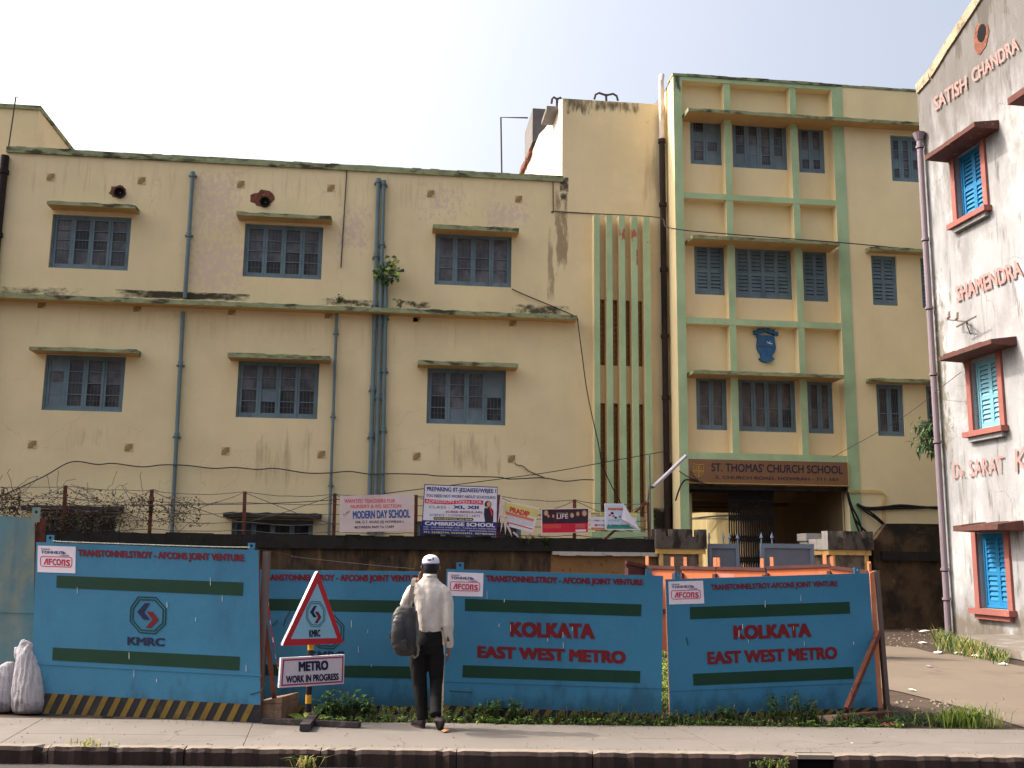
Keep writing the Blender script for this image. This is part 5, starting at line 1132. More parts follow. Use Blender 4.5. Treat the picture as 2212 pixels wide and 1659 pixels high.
text('METRO', fs2, [SGN(302, 968), SGN(560, 956), SGN(560, 1040), SGN(302, 1056)], nS+.002, m_navyp, nb_, bold=.042); text('WORK IN PROGRESS', fs2, [SGN(193, 1092), SGN(650, 1068), SGN(650, 1127), SGN(193, 1157)], nS+.002, m_navyp, nb_, bold=.032)
m_py = surf('post yellow', (206, 150, 40), .08, 4., .6, .05); m_pb = surf('post black', (34, 32, 40), .1, 4., .6, .05)
mb = MB(); zz = [fs2.px(SGN(400, y))[1] for y in (1492, 1410, 1335, 1258, 1185, 1040, 870, 828)]; zz[0] = .0; zz[-1] += .3
for i in range(len(zz)-1): mb.tube([fs2.pt(.0, zz[i], -.04), fs2.pt(.0, zz[i+1], -.04)], .032, m_py if i % 2 == 0 else m_pb, 12)
mb.build('post', MS, smooth=False)
mb = MB(); ba = R(0); U1, U2 = STREET_R, STREET_F
o = base+V((0, 0, .02)); L0 = onZ(SGN(-10, 1505)); L1 = onZ(SGN(832, 1545))
m_fb = surf('dark foot bar', (52, 44, 46), .12, 5., .7, .1, layers=[((120, 106, 98), Ln((5., 5., 5.), .55, .7, .5))])
mb.beam(L0+V((0, 0, .032)), L1+V((0, 0, .032)), .08, .05, m_fb); mb.build('foot_bar', MS); mb = MB(); A0, A1 = onZ(SGN(352, 1580)), onZ(SGN(445, 1462)); mb.beam(A0+V((0, 0, .042)), A1+V((0, 0, .042)), .1, .065, m_fb); mb.build('foot_bar', MS)

# ================================================================== posters on the wire fence
PF = Fr((0, 26.3, 0), (1, 0, 0))
m_cloth = surf('grubby white cloth', (206, 188, 186), .06, 2., .9, .05, layers=[((176, 150, 146), Ln(1.4, .5, .75, .5))]); m_pink = flat('pink letters', (222, 96, 116)); m_bl = flat('blue letters', (44, 84, 150)); m_dk = flat('dark letters', (62, 54, 70))
m_vinyl = surf('white vinyl', (214, 210, 220), .03, 3., .5, .0); m_vnavy = flat('vinyl navy', (40, 50, 118)); m_vred = flat('vinyl red', (204, 58, 86)); m_cap = flat('poster dark', (48, 40, 52)); m_skin_p = flat('printed skin', (196, 150, 126)); m_gold2 = flat('printed yellow', (206, 190, 120))
def poster(label, q, m, c, wave=.0, back=None):
    cc = [PF.px(c(*p)) for p in q]; t = thing('banner', label, 'banner', PF.pt((cc[2][0]+cc[3][0])/2, min(cc[2][1], cc[3][1])), None)
    mb = MB(); N = 14
    for i in range(N):
        s0, s1 = i/N, (i+1)/N; L = lambda a, b, s_: (a[0]+(b[0]-a[0])*s_, a[1]+(b[1]-a[1])*s_); sg = lambda s_: -wave*sin(s_*math.pi)
        A0, A1, B0, B1 = L(cc[0], cc[1], s0), L(cc[0], cc[1], s1), L(cc[3], cc[2], s0), L(cc[3], cc[2], s1)
        mb.prism(PF, [(B0[0], B0[1]), (B1[0], B1[1]), (A1[0], A1[1]+sg(s1)), (A0[0], A0[1]+sg(s0))], -.012, 0, m)
    return t, mb
def ptx(t, b, c, q, m, bold=.0): text(b, PF, [c(*p) for p in q], .003, m, t, bold=bold)
def pbox(t, c, q, m, name='print', n=.002):
    mb = MB(); mb.prism(PF, [PF.px(c(*p), n) for p in q], 0, n, m); return mb.build(name, t)
t, mb = poster('white cloth banner with pink and blue MODERN DAY SCHOOL lettering', [(108, 238), (1050, 205), (1048, 682), (105, 700)], m_cloth, PO1, .0); mb.build('cloth', t)
ptx(t, 'WANTED TEACHERS FOR', PO1, [(163, 276), (812, 276), (812, 320), (163, 328)], m_pink, .02); ptx(t, 'NURSERY & KG SECTION', PO1, [(243, 350), (888, 340), (888, 384), (243, 394)], m_pink, .02)
ptx(t, 'MODERN DAY SCHOOL', PO1, [(273, 430), (1000, 405), (1002, 515), (275, 530)], m_bl, .03); ptx(t, '506, G.T. ROAD (S) HOWRAH-1', PO1, [(305, 553), (915, 545), (915, 590), (305, 596)], m_dk, .01); ptx(t, 'BETWEEN 9AM To 11AM', PO1, [(297, 622), (793, 610), (793, 645), (297, 652)], m_dk, .015); ptx(t, 'Contact', PO1, [(148, 470), (222, 412), (240, 438), (165, 496)], m_dk)
t, mb = poster('white and blue printed board reading CAMBRIDGE SCHOOL with a woman pictured', [(1182, 88), (2115, 122), (2105, 752), (1143, 718)], m_vinyl, PO1); 
mb.build('board', t); mb = MB(); mb.ring(PF, [PF.px(PO1(*p), .002) for p in ((1182, 88), (2115, 122), (2105, 752), (1143, 718))], [PF.px(PO1(*p), .002) for p in ((1192, 98), (2108, 132), (2098, 740), (1154, 708))], 0, .002, m_vnavy); mb.build('border', t)
pbox(t, PO1, [(1160, 545), (2102, 572), (2098, 745), (1150, 712)], m_vnavy); pbox(t, PO1, [(1188, 272), (1500, 300), (1700, 285), (1932, 295), (1930, 348), (1700, 335), (1480, 345), (1186, 330)], m_vred)
for b, q, m, bo in (('PREPARING IIT-JEE/AIEEE/WBJEE ?', [(1213, 118), (2098, 150), (2096, 215), (1215, 192)], m_vnavy, .02), ('YOU NEED NOT WORRY ABOUT SCHOOLING', [(1204, 212), (2088, 240), (2086, 275), (1206, 250)], m_vnavy, .01), ('ADMISSION OPEN FOR', [(1196, 285), (1912, 300), (1912, 335), (1196, 325)], m_vinyl, .0), ('CLASS - ', [(1240, 360), (1508, 368), (1508, 398), (1240, 392)], m_dk, .0), ('XI, XII', [(1548, 358), (1875, 365), (1875, 410), (1548, 405)], m_vnavy, .03), ('(CBSE REGULAR)', [(1455, 424), (1920, 432), (1920, 465), (1455, 458)], m_smag, .02), ('SCIENCE / COMMERCE / ARTS', [(1252, 462), (1890, 478), (1890, 508), (1252, 492)], m_vnavy, 0)):
    ptx(t, b, PO1, q, m, bo)
pbox(t, PO1, [(1300, 515), (1312, 505), (1795, 518), (1806, 532), (1803, 548), (1790, 555), (1310, 540), (1300, 530)], m_cap); ptx(t, 'PERCENTAGE NO BAR', PO1, [(1318, 514), (1792, 526), (1792, 548), (1318, 534)], m_gold2, .02)
def p4t(b, q, m, bo): text(b, PF, [PO1(*p) for p in q], .005, m, t, bold=bo)
p4t('CAMBRIDGE SCHOOL', [(1190, 562), (2082, 585), (2080, 635), (1190, 608)], m_vinyl, .03); p4t('KOL - 127A, M.R.B. STREET, KOL - 7 (NEAR M.G. ROAD METRO)', [(1172, 622), (2092, 652), (2092, 672), (1172, 640)], m_vinyl, .01); p4t('HOW - 44, CHINTAMONI DEY ROAD, HOW - 1 (NEAR BANGABASI CINEMA)', [(1172, 652), (2092, 682), (2092, 702), (1172, 670)], m_vinyl, .01); p4t('PH: 26382744, 9339442991, 9874854001', [(1178, 684), (2090, 712), (2088, 740), (1178, 710)], m_gold2, .015)
ell = lambda cx, cy, rx, ry, k=14: [(cx+cos(2*math.pi*i/k)*rx, cy+sin(2*math.pi*i/k)*ry) for i in range(k)]
pbox(t, PO1, [(1945, 400), (1960, 385), (2040, 395), (2062, 430), (2056, 575), (1955, 572), (1940, 470)], m_cap, 'picture', .004); pbox(t, PO1, ell(1992, 345, 44, 46), m_cap, 'picture', .0045); pbox(t, PO1, ell(2002, 342, 26, 34), m_skin_p, 'picture', .0055); pbox(t, PO1, [(2010, 385), (2030, 380), (2052, 470), (2040, 500)], m_vred, 'picture', .0055); pbox(t, PO1, [(2060, 470), (2095, 405), (2110, 410), (2075, 480)], m_vinyl, 'picture', .0055); pbox(t, PO1, ell(1975, 382, 18, 12), m_skin_p, 'picture', .006)
m_yv = surf('yellow vinyl', (206, 192, 120), .04, 3., .5, 0); m_rp = flat('red print', (196, 60, 60)); m_op = flat('orange print', (206, 120, 84)); m_gp = flat('grey print', (140, 126, 122))
t, mb = poster('tilted yellow and white PRADIP banner hanging by one corner', [(200, 165), (690, 268), (602, 602), (285, 520)], m_vinyl, PO2, .0); mb.build('sheet', t)
pbox(t, PO2, [(210, 180), (682, 282), (655, 395), (222, 300)], m_yv); pbox(t, PO2, [(226, 305), (620, 415), (615, 452), (236, 350)], m_op)
ptx(t, 'PRADIP', PO2, [(290, 245), (562, 315), (552, 392), (286, 318)], m_rp, .04)
for i, (x0, x1) in enumerate(((240, 610), (245, 602), (250, 600), (256, 500))):
    y0 = 358+i*26; ptx(t, ('All kinds of computer training', 'Repairing, AMC, Networking', 'C++ Java Web development', 'Phone and visit us')[i], PO2, [(x0, y0), (x1, y0+98*(x1-x0)/370), (x1, y0+114*(x1-x0)/370+2), (x0, y0+15)], m_gp)
pbox(t, PO2, [(262, 455), (600, 545), (598, 560), (264, 470)], m_rp)
mb = MB(); fold = [[(130, 470), (160, 110), (178, 95), (205, 190)], [(165, 600), (185, 330), (205, 200), (228, 320)], [(230, 625), (210, 450), (222, 380), (250, 470)], [(320, 655), (250, 520), (262, 480), (300, 560)], [(405, 668), (330, 600), (345, 585), (400, 630)]]
for i, f in enumerate(fold): mb.prism(PF, [PF.px(PO2(*p), .06-.012*i) for p in f], .03-.012*i, .06-.012*i, m_cloth)
tag(mb.build('torn_cloth'), 'torn strip of grubby white cloth hanging beside the yellow banner', 'cloth')
m_rv = surf('red vinyl', (196, 34, 60), .08, 4., .5, 0); m_dv = surf('dark plum vinyl', (56, 26, 44), .3, 5., .5, 0, layers=[((130, 30, 60), Ln(3., .5, .7, .7))])
t, mb = poster('red FESTIVAL OF LIFE banner with pictured faces', [(718, 278), (1365, 266), (1357, 602), (722, 610)], m_vinyl, PO2); mb.build('sheet', t)
pbox(t, PO2, [(728, 286), (1355, 276), (1352, 470), (730, 478)], m_dv); pbox(t, PO2, [(730, 478), (1352, 470), (1350, 595), (731, 603)], m_rv)
ptx(t, 'LIFE', PO2, [(928, 350), (1082, 346), (1082, 408), (928, 412)], m_vinyl, .01); ptx(t, 'FESTIVAL OF', PO2, [(926, 330), (1080, 326), (1080, 342), (926, 346)], m_gold2)
for cx, cy, rx, ry in ((782, 335, 30, 40), (1135, 368, 28, 34), (1212, 345, 26, 34), (1302, 340, 34, 42)):
    pbox(t, PO2, ell(cx-2, cy-8, rx*1.15, ry*1.1), m_cap if cx in (1212,) else m_brownp, 'picture', .004); pbox(t, PO2, ell(cx+2, cy, rx*.85, ry*.9), m_skin_p, 'picture', .0045); pbox(t, PO2, [(cx-rx*1.6, cy+100), (cx-rx*1.2, cy+ry+8), (cx, cy+ry-4), (cx+rx*1.2, cy+ry+8), (cx+rx*1.6, cy+100)], m_cap, 'picture', .003)
for cx, cy in ((880, 375), (815, 375)): pbox(t, PO2, ell(cx, cy, 14, 22), m_skin_p, 'picture', .005)
pbox(t, PO2, [(1182, 560), (1325, 556), (1325, 584), (1182, 588)], m_vinyl, 'print', .004)
for i in range(4): pbox(t, PO2, [(745, 492+i*14), (985, 490+i*14), (985, 494+i*14), (745, 496+i*14)], m_op, 'print', .004); pbox(t, PO2, [(1180, 486+i*16), (1310, 484+i*16), (1310, 489+i*16), (1180, 491+i*16)], m_pinkp, 'print', .004)
t, mb = poster('pale MOCK TEST 2010 notice half hidden behind the folded poster', [(1390, 318), (2020, 328), (2012, 560), (1392, 560)], m_vinyl, PO2)
for k in range(len(mb.v)): mb.v[k] += V((0, .06, 0))
mb.build('sheet', t); 
def pb2(q, m): mb = MB(); mb.prism(PF, [PF.px(PO2(*p), -.058) for p in q], -.06, -.057, m); mb.build('print', t)
pb2([(1393, 320), (2018, 330), (2016, 390), (1394, 384)], m_yv); pb2([(1395, 530), (1580, 532), (1580, 558), (1395, 558)], m_op)
for b, q, m in (('MOCK TE', [(1398, 330), (1575, 333), (1575, 356), (1398, 354)], m_vnavy), ('2010', [(1465, 362), (1565, 364), (1565, 382), (1465, 380)], m_dk), ('- CBSE - IC', [(1410, 424), (1575, 426), (1575, 446), (1410, 444)], m_teal), ('PATHF', [(1485, 486), (1576, 488), (1576, 512), (1485, 510)], m_vnavy)): text(b, PF, [PO2(*p) for p in q], -.056, m, t, bold=.01)
pb2([(1442, 482), (1478, 484), (1478, 514), (1442, 512)], m_vred)
t, mb = poster('pale poster with its right side folded over, ants drawn on it', [(1575, 203), (1840, 205), (1835, 565), (1590, 560)], m_vinyl, PO2)
mb.prism(PF, [PF.px(PO2(*p)) for p in ((1835, 420), (1890, 440), (2068, 572), (1835, 562))], -.012, 0, m_vinyl); mb.build('sheet', t)
m_lb = surf('pale blue print', (190, 202, 222), .04, 3., .5, 0); m_tp = flat('teal print', (44, 140, 122)); m_salm = flat('salmon print', (224, 150, 124))
pbox(t, PO2, [(1590, 218), (1830, 220), (1830, 545), (1604, 545)], m_lb, 'print', .002); pbox(t, PO2, [(1605, 500), (1900, 500), (2000, 548), (1607, 548)], m_tp, 'print', .003); pbox(t, PO2, [(1622, 258), (1828, 260), (1828, 300), (1624, 298)], m_salm, 'print', .0035)
for b, q, m in (('West Bengal Trinamool', [(1626, 266), (1826, 268), (1826, 296), (1626, 294)], m_vnavy), ('H', [(1772, 366), (1795, 366), (1795, 400), (1772, 400)], m_vnavy), ("St. Thomas's Church Sc", [(1626, 478), (1915, 478), (1915, 512), (1626, 508)], m_vnavy)): text(b, PF, [PO2(*p) for p in q], .005, m, t, bold=.01)
for cx, cy, r_, m in ((1680, 336, 22, m_cap), (1648, 362, 18, m_rp), (1698, 374, 16, m_rp), (1728, 396, 18, m_cap)): pbox(t, PO2, ell(cx, cy, r_, r_*.8), m, 'picture', .005)
for i in range(7): x = 1630+i*22; pbox(t, PO2, [(x, 450), (x+6, 450), (x+14, 418), (x+9, 418)], m_tp, 'picture', .005)
mb = MB(); mb.add([PF.at(PO2(1842, 220), .02), PF.at(PO2(2066, 570), .02), PF.at(PO2(1880, 450), .1), PF.at(PO2(1808, 418), .1)], [(0, 1, 2), (0, 2, 3)], m_vinyl); mb.build('folded_flap', t)

# ================================================================== barbed wire fence
FP = [(E(430, 1160), E(428, 1470)), (E(998, 1187), E(985, 1465)), (E(1608, 1198), E(1606, 1480)), (F(172, 1212), F(165, 1500)), (F(705, 1222), F(705, 1500)), (F(1246, 1222), F(1245, 1510)), (F(1745, 1252), F(1742, 1525)), (TUB(240, 950), TUB(255, 1500))]
BF = thing('barbed_wire_fence', 'rusty post and barbed wire fence on top of the boundary wall', 'fence', FBW.pt(-2, zcop, -.15)); nF = -.05
tops = []
for a, b in FP[:-1]:
    p, q = FBW.px(a, nF), FBW.px(b, nF); mb = MB(); mb.beam(FBW.pt((p[0]+q[0])/2+.0, zcop-.05, nF), FBW.pt(p[0], p[1], nF), .085, .05, m_rust, side=(1, 0, 0)); mb.build('post', BF); tops.append((p[0], p[1]))
p = FBW.px(FP[-1][0], nF); tops.append(p); tops = [(tops[0][0]-2.2, tops[0][1]), (tops[0][0]-6, tops[0][1])][::-1]+tops
mb = MB(); rr = random.Random(3)
def strand(a, b, sag, r=.008, barbs=True):
    P = [a.lerp(b, t/8)+V((0, rr.uniform(-.02, .02), -sag*4*(t/8)*(1-t/8)+rr.uniform(-.012, .012))) for t in range(9)]
    mb.tube(P, r, m_wire2 if barbs else m_wire, 4, cap=False)
    if barbs:
        L = (b-a).length; k = int(L/.14)
        for i in range(1, k):
            c = a.lerp(b, i/k); t = i/k*8; j = min(int(t), 7); c = P[j].lerp(P[j+1], t-j)
            for s_ in (-1, 1): d = V((rr.uniform(-.02, .02), 0, .03*s_)); mb.add([c-V((.004, 0, 0)), c+V((.004, 0, 0)), c+d], [(0, 1, 2)], m_wire2)
for (a, b) in zip(tops[:-1], tops[1:]):
    for f in (.02, .26, .5, .72, .92):
        za, zb = a[1]+(zcop-a[1])*f, b[1]+(zcop-b[1])*f
        strand(FBW.pt(a[0], za, nF+.03), FBW.pt(b[0], zb, nF+.03), rr.uniform(.02, .08))
    if rr.random() < .7: strand(FBW.pt(a[0], a[1]-.03, nF+.04), FBW.pt(b[0], b[1]+(zcop-b[1])*.75, nF+.04), .05)
    if rr.random() < .7: strand(FBW.pt(a[0], a[1]+(zcop-a[1])*.75, nF+.04), FBW.pt(b[0], b[1]-.03, nF+.04), .05)
mb.build('barbed_wire', BF, recalc=False)
# dry creeper on the fence
m_dry = surf('dry creeper leaves', (84, 72, 58), .35, 6., .95, 0, layers=[((36, 34, 26), Ln(3., .5, .6, .8))]); m_twig = flat('twigs', (62, 50, 44), .95)
def creeper(name, label, regs, seed):
    rr = random.Random(seed); mb = MB()
    for (c, x0, x1, y0, y1, nl, nt) in regs:
        for i in range(nt):
            p = FBW.at(c(rr.uniform(x0, x1), rr.uniform(y0, y1)), rr.uniform(-.1, .1)); pts = [p]; d = V((rr.uniform(-1, 1), 0, rr.uniform(-.5, .8)))
            for k in range(5): d += V((rr.uniform(-.6, .6), rr.uniform(-.1, .1), rr.uniform(-.6, .5))); pts.append(pts[-1]+d.normalized()*.12)
            mb.tube(pts, .006, m_twig, 4, cap=False)
        for i in range(nl):
            p = FBW.at(c(rr.uniform(x0, x1), y0+(y1-y0)*rr.random()**.8), rr.uniform(-.12, .12)); s_ = rr.uniform(.02, .05)
            a = V((rr.uniform(-1, 1), rr.uniform(-1, 1), rr.uniform(-1, 1))).normalized(); b = a.cross(V((rr.random(), rr.random(), rr.random()))).normalized()
            mb.add([p-a*s_, p+b*s_*.5, p+a*s_, p-b*s_*.5], [(0, 1, 2, 3)], m_dry)
    return tag(mb.build(name, recalc=False), label, 'plant')
creeper('dry_creeper', 'dry dark creeper tangled over the left end of the barbed wire', [(E, -60, 130, 1170, 1460, 800, 40), (E, 0, 760, 1190, 1340, 420, 50), (E, 240, 760, 1330, 1470, 900, 40), (E, -60, 800, 1380, 1470, 700, 40)], 1)
creeper('dry_creeper', 'thin dry creeper with small leaves between second and third fence posts', [(E, 760, 1330, 1230, 1430, 500, 34), (E, 860, 1010, 1210, 1300, 110, 12)], 2)

m_drip = flat('white dropping streak', (186, 190, 186))
rr = random.Random(91)
for (t, fr, zf, xs) in ((p1, f1, Z1, (400, 1680, 340, 1100, 9)), (p3, f3, Z2, (1300, 2200, 480, 850, 8)), (p4, f4, Z3, (1130, 2180, 520, 860, 8)), (p2, f2, Z2, (620, 900, 470, 1000, 4))):
    for i in range(xs[4]):
        x, y = rr.uniform(xs[0], xs[1]), rr.uniform(xs[2], xs[3]); L_ = rr.uniform(15, 60); w_ = rr.uniform(1.6, 3.4)
        mb = MB(); mb.prism(fr, [fr.px(zf(*q), .007) for q in ((x-w_*.5, y), (x+w_*.5, y), (x+w_, y+L_*.7), (x+w_*.4, y+L_), (x-w_*.6, y+L_*.8))], .0055, .007, m_drip); mb.build('dropping_streak', t)
m_scr = flat('dark scratch', (34, 62, 78))
for (t, fr, zf, pts) in ((p2, f2, Z2, ((160, 690), (130, 720))), (p2, f2, Z2, ((245, 630), (215, 680), (200, 730))), (p1, f1, Z1, ((1640, 1175), (1720, 1150), (1745, 1100))), (p3, f3, Z2, ((1290, 1150), (1440, 1160))), (p4, f4, Z3, ((1005, 800), (1015, 850)))):
    mb = MB(); mb.tube([fr.at(zf(*q), .004) for q in pts], .006, m_scr, 4); mb.build('scratch', t)

# ================================================================== person
g0 = onZ(MAN(418, 1545)); KM = 1.186e-3
X_, Y_, Z_ = STREET_R, STREET_F, V((0, 0, 1))
def pp(px, d, py): return g0+X_*((px-418)*KM)+Y_*d+Z_*((1545-py)*KM)
PN = thing('person', 'man seen from behind in white shirt, black trousers and white cap', 'person', g0)
m_skin = surf('brown skin', (138, 90, 68), .06, 8., .6, .03); m_hair = surf('black hair', (24, 20, 20), .2, 20., .5, .2, 90)
def clothmat(name, c, lay): return surf(name, c, .05, 3., .9, .5, 9., layers=lay)
m_shirt = clothmat('white shirt cotton', (196, 186, 178), [((166, 157, 150), Ln((9., 9., 2.5), .5, .75, .35))]); m_trou = clothmat('black trousers', (13, 11, 12), [((24, 22, 22), Ln((6., 6., 2.), .5, .75, .5))])
m_shoe = surf('dark shoe leather', (44, 36, 38), .1, 5., .45, .05); m_sole = flat('shoe sole', (74, 54, 56)); m_capw = surf('white cap cloth', (222, 218, 228), .03, 5., .8, .2, 30); m_capb = flat('cap navy', (40, 36, 92)); m_phone = flat('black phone', (20, 20, 22), .4)
# body: head, neck, hands and core in one continuous surface
mb = MB(); hc = pp(424, .06, 188)
tilt = [(-.13, .0, .035, .04), (-.115, .01, .058, .062), (-.08, .022, .07, .078), (-.03, .02, .077, .092), (.02, .01, .08, .098), (.06, .0, .075, .092), (.095, -.005, .055, .07), (.115, -.005, .025, .03)]
mb.loft([(hc+Z_*a+Y_*b, rx, ry) for a, b, rx, ry in tilt], m_skin, 18)
mb.tube([pp(420, .0, 300), pp(421, .03, 262), pp(422, .05, 235)], [.062, .056, .056], m_skin, 14)
mb.loft([(pp(430, .02, y), rx, ry) for y, rx, ry in ((900, .1, .08), (760, .12, .09), (600, .13, .1), (450, .15, .1), (360, .15, .09), (300, .07, .06))], m_skin, 16)
fr_h = hc+Y_*.1
mb.tube([fr_h+Z_*.01, fr_h+Y_*.018-Z_*.025, fr_h+Y_*.0-Z_*.035], [.008, .014, .008], m_skin, 8)            # nose
mb.tube([fr_h-Z_*.065-X_*.024-Y_*.008, fr_h-Z_*.066-Y_*.002, fr_h-Z_*.065+X_*.024-Y_*.008], .006, m_skin, 6)   # lips
for s_ in (-1, 1): mb.tube([hc+X_*.078*s_+Z_*.012-Y_*.005, hc+X_*.092*s_+Z_*.005-Y_*.012, hc+X_*.09*s_-Z_*.02-Y_*.008, hc+X_*.078*s_-Z_*.04+Y_*.002], [.008, .015, .013, .007], m_skin, 8)   # ears
# arms under the sleeves
RS, RE, RW = pp(560, .0, 400), pp(600, -.04, 660), pp(602, .05, 880)
LS, LE, LW = pp(265, .0, 375), pp(205, .06, 525), pp(318, .17, 300)
mb.tube([RS, RE, RW], [.05, .04, .028], m_skin, 12); mb.tube([LS, LE, LW], [.05, .04, .028], m_skin, 12)
def hand(wr, dirv, palm_n, side, curl, mbx, L=1.):
    """palm and five fingers; dirv along the hand, side towards the thumb"""
    d = V(dirv).normalized(); n = V(palm_n).normalized(); s_ = V(side).normalized()
    mbx.loft([(wr+d*t*L, a, b) for t, a, b in ((-.02, .026, .02), (.02, .032, .018), (.06, .04, .016), (.085, .04, .014))], m_skin, 12, 2.4, (s_, n))
    k0 = wr+d*.085*L
    for i, (o, ln) in enumerate(((.03, .068), (.011, .077), (-.009, .072), (-.028, .056))):
        p = k0+s_*o-d*.012; c = d.copy(); pts = [p]
        for j, f in enumerate((.45, .32, .25)):
            an = curl*(.5+.5*j)+.05*i; c = (d*cos(an)+n*sin(an)); pts.append(pts[-1]+c*ln*f)
        mbx.tube(pts, [.0095, .0088, .008, .006], m_skin, 8)
    p = wr+s_*.03+d*.02; mbx.tube([p, p+d*.03+s_*.022+n*.004, p+d*.06+s_*.026+n*.016, p+d*.08+s_*.02+n*.026], [.014, .0115, .01, .007], m_skin, 8)
hand(RW, V((0, 0, -1))+X_*-.05+Y_*.1, -X_, Y_, .32, mb)
hand(LW, Z_*.75+X_*.42+Y_*-.35, X_*.6-Y_*.5, -Y_*.6-X_*.2+Z_*.3, .6, mb)
mb.build('body', PN, remesh=.0062, iters=3)
# hair and cap
mb = MB(); mb.loft([(hc+Z_*a+Y_*b, rx, ry) for a, b, rx, ry in ((-.075, -.03, .066, .058), (-.06, -.022, .074, .07), (-.02, -.012, .084, .092), (.03, -.006, .087, .1), (.07, -.004, .08, .094))], m_hair, 18)
mb.build('hair', PN, remesh=.007, iters=3)
mb = MB(); cc = hc+Z_*.028
mb.loft([(cc+Z_*a+Y_*b, rx, ry) for a, b, rx, ry in ((.0, -.004, .089, .104), (.02, -.004, .091, .105), (.05, -.004, .086, .1), (.075, -.006, .07, .084), (.092, -.008, .045, .055), (.099, -.008, .012, .014))], m_capw, 24)
bill = []
for k in range(9): a = math.pi*k/8; bill.append(cc+X_*cos(a)*.085+Y_*(.085+sin(a)*.085)-Z_*(.005+.02*sin(a)))
mb.add(bill+[b+Z_*.008 for b in bill], [tuple(range(9)), tuple(range(17, 8, -1))]+[(i, (i+1) % 9, 9+(i+1) % 9, 9+i) for i in range(9)], m_capw)
cap = mb.build('cap', PN, smooth=True)
mb = MB(); mb.loft([(cc+Z_*a-Y_*.004, .0915, .1055) for a in (-.008, .008)], m_capb, 24); mb.build('cap_band', cap, smooth=False)
mb = MB(); b = cc-Y_*.105+Z_*.045; mb.tube([b-X_*.03+Y_*.012, b-X_*.012+Y_*.003, b+X_*.012+Y_*.004, ], .009, m_capb, 8); mb.build('cap_opening', cap)
mb = MB(); b = cc-Y_*.1+Z_*.055+X_*.03; mb.tube([b-Z_*.012, b+Z_*.014+Y_*.006], .007, m_hair, 6); mb.build('cap_strap_mark', cap)
mb = MB(); mb.beam(hc-X_*.1+Y_*.04-Z_*.08, hc-X_*.088-Y_*.03+Z_*.03, .012, .05, m_phone, side=X_); mb.build('phone', PN)
# shirt
mb = MB(); T = lambda px, d, py, rx, ry: (pp(px, d, py), rx, ry)
mb.loft([T(432, .0, 745, .118, .1), T(432, -.0, 700, .126, .112), T(430, .0, 620, .136, .118), T(428, .0, 540, .15, .12), T(424, .005, 460, .172, .118), T(420, .01, 400, .186, .108), T(418, .015, 350, .172, .09), T(420, .02, 315, .115, .075), T(421, .025, 285, .078, .07), T(421, .03, 262, .066, .068)], m_shirt, 24, 2.25)
mb.tube([pp(515, .0, 378), pp(556, -.0, 412), pp(582, -.015, 500), pp(590, -.035, 600), pp(593, -.035, 680), pp(598, .0, 770), pp(602, .045, 862), pp(602, .05, 876)], [.066, .068, .064, .058, .057, .05, .042, .037], m_shirt, 16)
mb.tube([pp(322, .0, 372), pp(268, .01, 396), pp(232, .03, 460), pp(208, .06, 515), pp(228, .11, 470), pp(280, .15, 370), pp(306, .165, 322)], [.068, .066, .06, .058, .054, .045, .04], m_shirt, 16)
import mathutils
def wrinkle(amp, fz):
    def fn(v):
        n = mathutils.noise.noise(V((v.x*9, v.y*9, v.z*fz)))+.5*mathutils.noise.noise(V((v.x*22, v.y*22, v.z*fz*2.3)))
        c = V((g0.x, g0.y, v.z)); d = (v-c); d.z = 0
        return v+d.normalized()*n*amp if d.length > 1e-4 else v
    return fn
sh = mb.build('shirt', PN, remesh=.009, iters=4, post=wrinkle(.012, 4.))
mb = MB(); mb.loft([T(421, .028, 270, .07, .07), T(421, .03, 248, .066, .066)], m_shirt, 20); mb.loft([T(421, .026, 276, .076, .076), T(421, .029, 252, .069, .069)], m_shirt, 20); mb.build('collar', sh, smooth=True)
mb = MB(); c = pp(596, -.052, 800); mb.add([c+Z_*.035-X_*.004, c+X_*.018-Z_*.025, c-X_*.014-Z_*.02], [(0, 1, 2)], m_cap); mb.build('cuff_slit', sh)
# trousers
mb = MB()
mb.loft([T(432, .0, 730, .116, .098), T(430, -.002, 790, .135, .112), T(420, -.005, 860, .148, .122), T(412, .0, 925, .15, .118)], m_trou, 22, 2.2)
mb.tube([pp(348, .0, 860), pp(340, .0, 960), pp(345, .01, 1100), pp(358, .02, 1200), pp(374, .01, 1320), pp(384, .0, 1430), pp(388, .0, 1475)], [.094, .098, .084, .074, .066, .062, .06], m_trou, 18)
mb.tube([pp(478, .0, 860), pp(487, .01, 960), pp(494, .03, 1080), pp(498, .045, 1150), pp(500, -.03, 1250), pp(505, -.12, 1350), pp(512, -.19, 1420)], [.092, .09, .078, .07, .064, .06, .06], m_trou, 18)
tr = mb.build('trousers', PN, remesh=.009, iters=4, post=wrinkle(.006, 7.))
mb = MB(); mb.loft([T(432, .0, 752, .122, .104), T(432, .0, 726, .121, .103)], m_shoe, 22); mb.build('belt', tr)
